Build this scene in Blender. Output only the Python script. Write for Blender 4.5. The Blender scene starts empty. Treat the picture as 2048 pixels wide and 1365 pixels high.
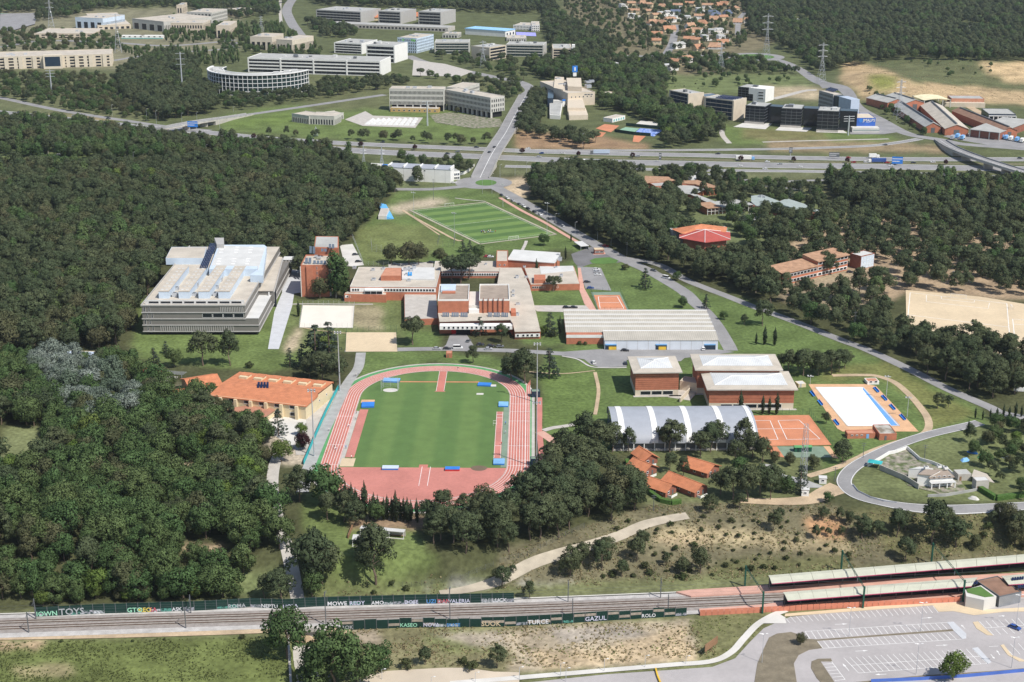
import bpy, bmesh, math, random
import numpy as np
from mathutils import Vector, Matrix
R = math.radians
random.seed(7)
rng = np.random.default_rng(7)
scene = bpy.context.scene
COL = scene.collection
# ------------------------------------------------------------------ camera
CX, CY, F, TH, HC = 1024.0, 682.5, 2918.0, R(18.5), 251.0
cam_d = bpy.data.cameras.new('camera'); cam = bpy.data.objects.new('camera', cam_d); COL.objects.link(cam)
cam.location = (0, 0, HC); cam.rotation_euler = (math.pi/2-TH, 0, 0)
cam_d.sensor_fit = 'HORIZONTAL'; cam_d.sensor_width = 36; cam_d.lens = 36*F/2048
cam_d.clip_start = 5; cam_d.clip_end = 30000
scene.camera = cam
# ------------------------------------------------------------------ sky and sun
SUN = Vector((18.3, -16.0, 31.5)).normalized()
wd = bpy.data.worlds.new('World'); scene.world = wd; wd.use_nodes = True
nt = wd.node_tree; nt.nodes.clear()
sky = nt.nodes.new('ShaderNodeTexSky'); sky.sky_type = 'NISHITA'; sky.sun_disc = False
sky.sun_elevation = math.asin(SUN.z); sky.sun_rotation = math.atan2(SUN.x, SUN.y)
bg = nt.nodes.new('ShaderNodeBackground'); bg.inputs[1].default_value = 0.1
wo = nt.nodes.new('ShaderNodeOutputWorld')
nt.links.new(sky.outputs[0], bg.inputs[0]); nt.links.new(bg.outputs[0], wo.inputs[0])
sl = bpy.data.lights.new('sun', 'SUN'); sl.energy = 4.3; sl.angle = R(0.53); sl.color = (1, .955, .88)
so = bpy.data.objects.new('sun', sl); COL.objects.link(so)
so.rotation_euler = (-SUN).to_track_quat('-Z', 'Y').to_euler(); so.location = (300, -100, 600)
vs = scene.view_settings; vs.view_transform = 'Standard'; vs.look = 'None'; vs.exposure = 0.22; vs.gamma = 1; vs.use_curve_mapping = False
# ------------------------------------------------------------------ pixel -> place
CT, ST = math.cos(TH), math.sin(TH)
def ray(px, py):
    x = (px-CX)/F; y = -(py-CY)/F
    return (x, CT + y*ST, -ST + y*CT)
def onz(px, py, z):
    d = ray(px, py); t = (z-HC)/d[2]
    return (d[0]*t, d[1]*t)
def proj(x, y, z):
    zz = z-HC
    dep = y*CT - zz*ST
    return (CX + F*x/dep, CY - F*(y*ST + zz*CT)/dep)
LOW = -10.0
_ux = [-200, 300, 560, 640, 900, 1150, 1300, 1500, 2300]; _uy = [1090, 1090, 1090, 1110, 1100, 1050, 1020, 1008, 1012]
_lx = [-200, 300, 700, 1000, 1300, 1520, 1800, 2300];     _ly = [1212, 1200, 1186, 1180, 1165, 1155, 1135, 1100]
UP = np.array([onz(a, b, 0) for a, b in zip(_ux, _uy)]); LO = np.array([onz(a, b, LOW) for a, b in zip(_lx, _ly)])
def smooth(t): t = np.clip(t, 0, 1); return t*t*(3-2*t)
MX, MY = onz(1775, 165, 8)
TR0 = onz(612, 1262, LOW); TR1 = onz(625, 1420, LOW)      # cutting of the underpass
def hgt(X, Y):
    X = np.asarray(X, float); Y = np.asarray(Y, float)
    yu = np.interp(X, UP[:, 0], UP[:, 1]); yl = np.interp(X, LO[:, 0], LO[:, 1])
    z = LOW*smooth((yu-Y)/(yu-yl))
    z = z + 45*smooth((Y-2150)/2600) + 60*smooth((Y-4500)/3000)
    z = z + 17*np.exp(-(((X-MX)/60)**2+((Y-MY)/85)**2)) + 9*np.exp(-(((X-MX-150)/90)**2+((Y-MY-190)/110)**2))
    u = (Y-TR0[1])/(TR1[1]-TR0[1]); xc = TR0[0]+u*(TR1[0]-TR0[0])
    z = z - 5.0*smooth((6.5-np.abs(X-xc))/1.5)*smooth((TR0[1]+2.5-Y)/1.5)
    return z
def G(px, py, dz=0.0):
    d = ray(px, py); lo = (70-HC)/d[2] if d[2] < -1e-3 else 0; hi = (-25-HC)/d[2]
    for _ in range(34):
        m = (lo+hi)/2
        if HC+d[2]*m > float(hgt(d[0]*m, d[1]*m))+dz: lo = m
        else: hi = m
    return Vector((d[0]*lo, d[1]*lo, HC+d[2]*lo))
def topz(px, ytop, ybase):
    """height above the ground at (px,ybase) of the point seen at row ytop straight above it"""
    p = G(px, ybase); d = ray(px, ytop)
    return HC + d[2]*p.y/d[1] - p.z
def gz(x, y): return float(hgt(x, y))
# ------------------------------------------------------------------ materials
MATS = {}
def mat(name, col, rough=.85, var=.12, scale=.25, spec=.3, metal=0, fine=0, attr=None, col2=None, sc2=.05, bump=0):
    if name in MATS: return MATS[name]
    m = bpy.data.materials.new(name); m.use_nodes = True; t = m.node_tree; N = t.nodes; L = t.links
    b = N['Principled BSDF']; b.inputs['Roughness'].default_value = rough; b.inputs['Metallic'].default_value = metal
    b.inputs['Specular IOR Level'].default_value = spec
    if attr:
        a = N.new('ShaderNodeAttribute'); a.attribute_name = attr; src = a.outputs['Color']
    else:
        c = N.new('ShaderNodeRGB'); c.outputs[0].default_value = (*col, 1); src = c.outputs[0]
    geo = N.new('ShaderNodeNewGeometry')
    def nz(s, det):
        n = N.new('ShaderNodeTexNoise'); n.inputs['Scale'].default_value = s; n.inputs['Detail'].default_value = det
        L.new(geo.outputs['Position'], n.inputs['Vector']); return n
    if col2:
        n = nz(sc2, 4); mp = N.new('ShaderNodeMapRange'); mp.inputs[1].default_value = .42; mp.inputs[2].default_value = .62
        L.new(n.outputs['Fac'], mp.inputs[0])
        x = N.new('ShaderNodeMix'); x.data_type = 'RGBA'; L.new(mp.outputs[0], x.inputs[0]); L.new(src, x.inputs[6]); x.inputs[7].default_value = (*col2, 1)
        src = x.outputs[2]
    if var:
        n = nz(scale, 5); mp = N.new('ShaderNodeMapRange'); mp.inputs[1].default_value = .3; mp.inputs[2].default_value = .7
        mp.inputs[3].default_value = 1-var; mp.inputs[4].default_value = 1+var
        L.new(n.outputs['Fac'], mp.inputs[0])
        v = N.new('ShaderNodeVectorMath'); v.operation = 'SCALE'; L.new(src, v.inputs[0]); L.new(mp.outputs[0], v.inputs['Scale']); src = v.outputs[0]
    if fine:
        n = nz(scale*9, 3); mp = N.new('ShaderNodeMapRange'); mp.inputs[1].default_value = .3; mp.inputs[2].default_value = .7
        mp.inputs[3].default_value = 1-fine; mp.inputs[4].default_value = 1+fine
        L.new(n.outputs['Fac'], mp.inputs[0])
        v = N.new('ShaderNodeVectorMath'); v.operation = 'SCALE'; L.new(src, v.inputs[0]); L.new(mp.outputs[0], v.inputs['Scale']); src = v.outputs[0]
        if bump:
            bm = N.new('ShaderNodeBump'); bm.inputs['Strength'].default_value = bump; bm.inputs['Distance'].default_value = .4
            L.new(n.outputs['Fac'], bm.inputs['Height']); L.new(bm.outputs[0], b.inputs['Normal'])
    L.new(src, b.inputs['Base Color'])
    MATS[name] = m; return m
def M(k): return MATS[k]
for k, c, kw in [
    ('asphalt', (.27,.265,.265), dict(var=.14, scale=.09, fine=.06)), ('asphalt_dark', (.17,.167,.17), dict(var=.18, scale=.09, fine=.06)),
    ('concrete', (.47,.44,.4), dict(var=.12, fine=.05)), ('concrete_light', (.6,.58,.54), dict(var=.1, scale=.12)), ('concrete_grey', (.36,.36,.35), dict(var=.14)),
    ('kerb', (.5,.48,.45), {}), ('paint', (.78,.78,.76), dict(var=.1)), ('dirt', (.47,.36,.24), dict(var=.2, scale=.12, fine=.1)),
    ('sand', (.62,.5,.34), dict(var=.09, scale=.05, fine=.05)), ('sand_white', (.72,.67,.59), dict(var=.06, scale=.08)),
    ('track_red', (.5,.185,.145), dict(var=.1, scale=.12, fine=.05)), ('track_faded', (.5,.2,.165), dict(var=.13, scale=.07, fine=.06)),
    ('clay', (.56,.23,.125), dict(var=.14, scale=.1, fine=.06)), ('green_rubber', (.1,.3,.12), dict(var=.12)), ('green_court', (.2,.27,.2), {}),
    ('brick', (.45,.17,.1), dict(var=.12, scale=.4, fine=.1)), ('brick_dark', (.28,.11,.075), dict(var=.15, scale=.4)), ('brick_light', (.52,.25,.16), dict(var=.12)),
    ('roof_tan', (.5,.45,.38), dict(var=.13, scale=.12, fine=.05)), ('roof_grey', (.4,.4,.38), dict(var=.13, scale=.12, fine=.05)), ('roof_white', (.58,.58,.565), dict(var=.08, scale=.15)),
    ('roof_brown', (.33,.27,.22), dict(var=.15)), ('tile', (.52,.2,.1), dict(var=.16, scale=.35, fine=.12)), ('tile_old', (.4,.24,.15), dict(var=.22, scale=.35, fine=.15)), ('tile_red', (.4,.085,.07), dict(var=.1)),
    ('cream', (.66,.55,.36), dict(var=.06)), ('cream_pale', (.62,.55,.44), dict(var=.06)), ('unit_white', (.64,.68,.74), dict(var=.06)), ('white_wall', (.78,.77,.74), dict(var=.05)), ('beige', (.6,.52,.41), dict(var=.07)), ('precast', (.5,.49,.45), dict(var=.08)),
    ('grey_panel', (.19,.18,.165), dict(var=.06, rough=.55)), ('grey_light', (.41,.4,.385), dict(var=.05)), ('metal', (.55,.57,.6), dict(var=.05, rough=.4, metal=.4)), ('metal_dark', (.16,.17,.18), dict(var=.05, rough=.5, metal=.3)),
    ('blue_grey', (.46,.53,.64), dict(var=.05, rough=.5)), ('sky_metal', (.55,.64,.74), dict(var=.06, rough=.45)), ('glass', (.014,.018,.024), dict(var=0, rough=.12, spec=.35)), ('glass_blue', (.022,.04,.065), dict(var=0, rough=.12, spec=.35)), ('glass_green', (.015,.035,.035), dict(var=0, rough=.12, spec=.4)),
    ('solar', (.012,.02,.06), dict(var=0, rough=.15, spec=.6)), ('solar_grey', (.12,.15,.19), dict(var=.1, rough=.25, spec=.5)), ('frame_white', (.75,.75,.74), dict(var=0)), ('black', (.015,.015,.017), dict(var=0)),
    ('blue_mat', (.035,.2,.62), dict(var=.12)), ('blue_light', (.2,.42,.72), dict(var=.15)), ('red_paint', (.5,.03,.03), {}), ('green_dark', (.008,.036,.028), dict(var=.15)), ('green_metal', (.02,.09,.06), dict(var=.05)),
    ('pool_white', (.86,.88,.9), dict(var=.02)), ('pool_blue', (.14,.34,.7), dict(var=.06)), ('water_blue', (.02,.26,.6), dict(var=.05, rough=.1)), ('deck', (.62,.38,.22), dict(var=.12, scale=.2, fine=.06)),
    ('wood', (.26,.15,.085), dict(var=.15)), ('yellow', (.7,.45,.05), {}), ('orange', (.7,.2,.06), {}), ('teal', (.04,.4,.42), {}), ('pink_pave', (.58,.34,.27), dict(var=.1, scale=.3)), ('grey_pave', (.52,.53,.55), dict(var=.08)),
    ('ballast', (.3,.27,.25), dict(var=.18, scale=.5, fine=.15)), ('ballast_light', (.46,.44,.42), dict(var=.18, scale=.3, fine=.1)), ('rail', (.2,.11,.075), dict(rough=.5, metal=.3)), ('sleeper', (.66,.6,.5), {}),
    ('green_roof', (.33,.38,.36), dict(var=.1)), ('canopy_roof', (.52,.52,.42), dict(var=.08)), ('hedge_soil', (.16,.12,.08), {}), ('bark', (.17,.125,.095), dict(var=.2)), ('bark_pale', (.4,.37,.33), dict(var=.2)),
    ('pitch_light', (.115,.225,.045), dict(var=.1, scale=.06, fine=.08)), ('pitch_dark', (.075,.17,.035), dict(var=.1, scale=.06, fine=.08)), ('infield', (.095,.185,.045), dict(var=.14, scale=.04, fine=.1)), ('infield_light', (.13,.225,.055), dict(var=.12, scale=.05, fine=.1)),
    ('rust_roof', (.27,.16,.11), dict(var=.2)), ('skin', (.5,.33,.25), dict(var=0)), ('pallet', (.35,.3,.25), dict(var=.25, scale=1))]:
    mat(k, c, **kw)
def stripe_mat(name, c1, c2, period, rz, rough=.8, duty=.5, edge=.08):
    m = mat(name, c1, rough=rough, var=.1, scale=.15, fine=.05); t = m.node_tree; N = t.nodes; L = t.links
    b = N['Principled BSDF']; old = b.inputs['Base Color'].links[0].from_socket
    geo = N.new('ShaderNodeNewGeometry'); dp = N.new('ShaderNodeVectorMath'); dp.operation = 'DOT_PRODUCT'
    dp.inputs[1].default_value = (math.cos(rz), math.sin(rz), 0); L.new(geo.outputs['Position'], dp.inputs[0])
    mo = N.new('ShaderNodeMath'); mo.operation = 'PINGPONG'; L.new(dp.outputs['Value'], mo.inputs[0]); mo.inputs[1].default_value = period
    mp = N.new('ShaderNodeMapRange'); mp.inputs[1].default_value = period*(duty-edge); mp.inputs[2].default_value = period*(duty+edge); L.new(mo.outputs[0], mp.inputs[0])
    x = N.new('ShaderNodeMix'); x.data_type = 'RGBA'; x.blend_type = 'MULTIPLY'; L.new(mp.outputs[0], x.inputs[0]); L.new(old, x.inputs[6])
    x.inputs[7].default_value = (c2[0]/c1[0], c2[1]/c1[1], c2[2]/c1[2], 1); L.new(x.outputs[2], b.inputs['Base Color'])
    return m
def leaf_mat(name, col, col2, attr='tone'):
    m = bpy.data.materials.new(name); m.use_nodes = True; t = m.node_tree; N = t.nodes; L = t.links
    b = N['Principled BSDF']; b.inputs['Roughness'].default_value = .75; b.inputs['Specular IOR Level'].default_value = .15
    oi = N.new('ShaderNodeObjectInfo'); x = N.new('ShaderNodeMix'); x.data_type = 'RGBA'
    L.new(oi.outputs['Random'], x.inputs[0]); x.inputs[6].default_value = (*col, 1); x.inputs[7].default_value = (*col2, 1)
    a = N.new('ShaderNodeAttribute'); a.attribute_name = attr
    v = N.new('ShaderNodeVectorMath'); v.operation = 'SCALE'; L.new(x.outputs[2], v.inputs[0]); L.new(a.outputs['Fac'], v.inputs['Scale'])
    L.new(v.outputs[0], b.inputs['Base Color'])
    tr = N.new('ShaderNodeBsdfTranslucent'); L.new(v.outputs[0], tr.inputs[0]); ad = N.new('ShaderNodeMixShader'); ad.inputs[0].default_value = .32; L.new(b.outputs[0], ad.inputs[1]); L.new(tr.outputs[0], ad.inputs[2]); L.new(ad.outputs[0], N['Material Output'].inputs[0])
    MATS[name] = m; return m
# ------------------------------------------------------------------ mesh helpers
def link(o, parent=None):
    COL.objects.link(o)
    if parent is not None: o.parent = parent
    return o
def tag(o, label=None, cat=None, group=None, kind=None):
    if label: o['label'] = label
    if cat: o['category'] = cat
    if group: o['group'] = group
    if kind: o['kind'] = kind
    return o
def thing(name, label, cat, loc=(0,0,0), rz=0, group=None):
    o = bpy.data.objects.new(name, None); o.empty_display_size = .5; o.location = loc; o.rotation_euler = (0,0,rz)
    link(o); return tag(o, label, cat, group)
class MB:
    def __init__(s): s.v = []; s.f = []; s.m = []; s.mats = []; s.cur = 0
    def use(s, m):
        if isinstance(m, str): m = MATS[m]
        if m not in s.mats: s.mats.append(m)
        s.cur = s.mats.index(m); return s
    def add(s, vs, fs):
        n = len(s.v); s.v += [tuple(p) for p in vs]
        for f in fs: s.f.append([i+n for i in f]); s.m.append(s.cur)
        return s
    def box(s, x0, x1, y0, y1, z0, z1):
        return s.add([(x0,y0,z0),(x1,y0,z0),(x1,y1,z0),(x0,y1,z0),(x0,y0,z1),(x1,y0,z1),(x1,y1,z1),(x0,y1,z1)],
                     [(3,2,1,0),(4,5,6,7),(0,1,5,4),(1,2,6,5),(2,3,7,6),(3,0,4,7)])
    def prism(s, poly, z0, z1):
        a = sum(poly[i][0]*poly[(i+1)%len(poly)][1]-poly[(i+1)%len(poly)][0]*poly[i][1] for i in range(len(poly)))
        if a < 0: poly = poly[::-1]
        n = len(poly)
        g = lambda z, p, i: z[i] if isinstance(z, (list, tuple)) else z
        return s.add([(p[0],p[1],g(z0,p,i)) for i, p in enumerate(poly)]+[(p[0],p[1],g(z1,p,i)) for i, p in enumerate(poly)],
                     [list(range(n))[::-1], list(range(n,2*n))]+[(i,(i+1)%n,n+(i+1)%n,n+i) for i in range(n)])
    def beam(s, a, b, r, r2=None, n=6):
        a = Vector(a); b = Vector(b); d = (b-a)
        if d.length < 1e-6: return s
        d.normalize(); u = d.orthogonal().normalized(); w = d.cross(u); r2 = r if r2 is None else r2
        vs = []
        for p, q in ((a, r), (b, r2)):
            for i in range(n):
                t = 2*math.pi*i/n+math.pi/n; vs.append(p+(u*math.cos(t)+w*math.sin(t))*q)
        return s.add(vs, [list(range(n))[::-1], list(range(n,2*n))]+[(i,(i+1)%n,n+(i+1)%n,n+i) for i in range(n)])
    def cyl(s, x, y, z0, z1, r, r2=None, n=12): return s.beam((x,y,z0),(x,y,z1),r,r2,n)
    def quad(s, *p): return s.add(p, [list(range(len(p)))])
    def mesh(s, name):
        me = bpy.data.meshes.new(name); me.from_pydata(s.v, [], s.f)
        for m in s.mats: me.materials.append(m)
        if len(s.mats) > 1: me.polygons.foreach_set('material_index', s.m)
        return me
    def build(s, name, m=None, parent=None, smooth=False):
        if m is not None: s.use(m); s.m = [s.cur]*len(s.f) if len(s.mats) == 1 else s.m
        me = s.mesh(name)
        if smooth: me.polygons.foreach_set('use_smooth', [True]*len(me.polygons))
        return link(bpy.data.objects.new(name, me), parent)
def box(name, m, parent, *a): return MB().use(m).box(*a).build(name, None, parent)
def copy_thing(root, loc, rz=0, scale=None):
    r = root.copy(); COL.objects.link(r); r.location = loc; r.rotation_euler = (0,0,rz)
    if scale: r.scale = (scale,)*3
    def rec(a, b):
        for ch in KIDS.get(a.name, []) or list(a.children):
            c = ch.copy(); COL.objects.link(c); c.parent = b; rec(ch, c)
    rec(root, r); return r
KIDS = {}
# exclusion list for planting: world polygons (n,2)
EXCL = []
def excl(pts, grow=0.0):
    p = np.array([(q[0], q[1]) for q in pts], float)
    if grow:
        c = p.mean(0); d = p-c; l = np.linalg.norm(d, axis=1, keepdims=True)+1e-6; p = c+d*(1+grow/l)
    EXCL.append(p)
def inpoly(P, poly):
    x, y = P[:,0], P[:,1]; r = np.zeros(len(P), bool); n = len(poly)
    for i in range(n):
        x0, y0 = poly[i]; x1, y1 = poly[(i+1) % n]
        if y0 == y1: continue
        c = ((y0 > y) != (y1 > y)) & (x < (x1-x0)*(y-y0)/(y1-y0)+x0); r ^= c
    return r
ROAD = [None]; OFF = [0.0, 0]
def bump_up(parent):
    if parent is None: OFF[1] += 1; OFF[0] = OFF[1]*.0013
    return OFF[0]
ORD = 'first second third fourth fifth sixth seventh eighth ninth tenth eleventh twelfth thirteenth fourteenth fifteenth sixteenth seventeenth eighteenth nineteenth twentieth'.split()
def ordn(i):
    if i < 20: return ORD[i]
    n = i+1; return ('twenty-' if n < 30 else 'thirty-' if n < 40 else 'forty-' if n < 50 else 'fifty-')+(ORD[n % 10-1] if n % 10 else 'tenth')
def sheet(name, px, m, z=.03, parent=None, world=None, ex=True, kind='structure', flat=None, thick=0):
    """a flat patch of ground cover; px are photo pixels of its corners"""
    P = world if world else [G(a, b)[:2] for a, b in px]
    zb = flat if flat is not None else max(gz(*p) for p in P)
    if ex: excl(P, 1.0)
    mb = MB().use(m); z += bump_up(parent)
    if thick: mb.prism([tuple(p) for p in P], zb+z-thick, zb+z)
    else:
        a = sum(P[i][0]*P[(i+1)%len(P)][1]-P[(i+1)%len(P)][0]*P[i][1] for i in range(len(P)))
        if a < 0: P = P[::-1]
        mb.quad(*[(p[0], p[1], zb+z) for p in P])
    o = mb.build(name, None, parent)
    if parent is None:
        ROAD[0] = o
        if kind: tag(o, kind=kind)
    return o
def catmull(P, n=6):
    P = [Vector(p) for p in P]; out = []
    Q = [P[0]*2-P[1]]+P+[P[-1]*2-P[-2]]
    for i in range(1, len(Q)-2):
        a, b, c, d = Q[i-1:i+3]
        for k in range(n):
            t = k/n; out.append(.5*((2*b)+(c-a)*t+(2*a-5*b+4*c-d)*t*t+(3*b-a-3*c+d)*t**3))
    out.append(P[-1]); return out
def ribbon(name, px, width, m, z=.04, parent=None, ex=True, n=6, zs=None, kind='structure', world=None, drape=True, step=None, off=0):
    P = [Vector(p).to_2d() for p in world] if world else [G(a, b).to_2d() for a, b in px]
    C = catmull(P, n) if n > 1 else P
    if zs is not None: Z = np.interp(np.linspace(0, 1, len(C)), np.linspace(0, 1, len(zs)), zs)
    V = []; Fc = []; L = []; Rr = []; z += bump_up(parent)
    for i, c in enumerate(C):
        t = (C[min(i+1, len(C)-1)]-C[max(i-1, 0)]).normalized(); nn = Vector((-t.y, t.x))
        w = width[0]+(width[1]-width[0])*i/(len(C)-1) if isinstance(width, tuple) else width
        for k, s in enumerate((1, .5, 0, -.5, -1)):
            q = c+nn*(w/2*s+off); V.append((q.x, q.y, (gz(q.x, q.y) if zs is None else Z[i])+z))
        L.append((c+nn*(w/2+off))[:]); Rr.append((c-nn*(w/2-off))[:])
        if i:
            a = 5*(i-1); b = 5*i
            for k in range(4): Fc.append((a+k, a+k+1, b+k+1, b+k))
    o = MB().use(m).add(V, Fc).build(name, None, parent)
    if parent is None:
        ROAD[0] = o
        if kind: tag(o, kind=kind)
    if ex: EXCL.append(np.array(L+Rr[::-1]))
    return C
# ------------------------------------------------------------------ lettering and figures, shaped once
TXT = {}
for w_ in ['JMALPS','IOWN','TOYS','GTO','KEO','SA','ASK','ROMA','NEPTU','HOLA','MOWE','REDY','AMO','DOSE','UZI','DAN','VALERIA','TREBOL','LUCK','ROK','KASEO','NOVA','SKATE','SUOK','TURCE','GAZUL','ROLO']:
    cu = bpy.data.curves.new(w_, 'FONT'); cu.body = w_; cu.size = 1; cu.extrude = .012; cu.resolution_u = 2; cu.offset = .012; o = bpy.data.objects.new('tmp', cu); TXT[w_] = bpy.data.meshes.new_from_object(o.evaluated_get(bpy.context.evaluated_depsgraph_get())); bpy.data.objects.remove(o)
def person_mesh(shirt, trousers, run):
    bm = bmesh.new(); s = .35 if run else .08
    pts = dict(pel=(0,0,.95), ch=(0.03 if run else 0,0,1.32), nk=(.04 if run else 0,0,1.5), hd=(.06 if run else 0,0,1.66), hl=(0,.1,.9), kl=(s*.9,.11,.5), fl=(s*.2 if run else .02,.11,.06), tl=(s*.2+.14,.11,.05), hr=(0,-.1,.9), kr=(-s*.2,-.11,.48), fr=(-s*1.3,-.11,.16 if run else .06), tr=(-s*1.3+.12,-.11,.1 if run else .05), sl=(0,.2,1.42), el=(-s*.6,.26,1.15), wl=(s*.2,.25,.95), sr=(0,-.2,1.42), er=(s*.4,-.26,1.15), wr=(s*1.1,-.22,1.1 if run else .93))
    v = {k: bm.verts.new(p) for k, p in pts.items()}
    for a, c in [e.split() for e in ('pel ch','ch nk','nk hd','pel hl','hl kl','kl fl','fl tl','pel hr','hr kr','kr fr','fr tr','ch sl','sl el','el wl','ch sr','sr er','er wr')]: bm.edges.new((v[a], v[c]))
    me = bpy.data.meshes.new('person_skeleton'); bm.to_mesh(me); bm.free(); o = bpy.data.objects.new('tmp', me); COL.objects.link(o); md = o.modifiers.new('s', 'SKIN'); sub = o.modifiers.new('u', 'SUBSURF'); sub.levels = 1; sub.render_levels = 1
    rad = dict(pel=.15, ch=.16, nk=.06, hd=.12, hl=.1, kl=.065, fl=.05, tl=.04, hr=.1, kr=.065, fr=.05, tr=.04, sl=.07, el=.05, wl=.04, sr=.07, er=.05, wr=.04)
    for i, k in enumerate(pts): me.skin_vertices[0].data[i].radius = (rad[k], rad[k]*(1.15 if k in ('pel','ch') else 1)); me.skin_vertices[0].data[i].use_root = (k == 'pel')
    dg = bpy.context.evaluated_depsgraph_get(); r = bpy.data.meshes.new_from_object(o.evaluated_get(dg)); bpy.data.objects.remove(o)
    for m in ('skin', shirt, trousers, 'black'): r.materials.append(MATS[m])
    for f in r.polygons: z = f.center.z; f.material_index = (3 if z > 1.7 else 0) if z > 1.5 else (0 if (abs(f.center.y) > .2 and z < 1.15 and z > .85) else (1 if z > .92 else (2 if z > .5 or not run else 0)))
    return r
PM = [person_mesh('white_wall','black',False), person_mesh('blue_mat','black',False), person_mesh('red_paint','black',False), person_mesh('black','white_wall',True), person_mesh('white_wall','blue_mat',True), person_mesh('yellow','black',True)]
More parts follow.
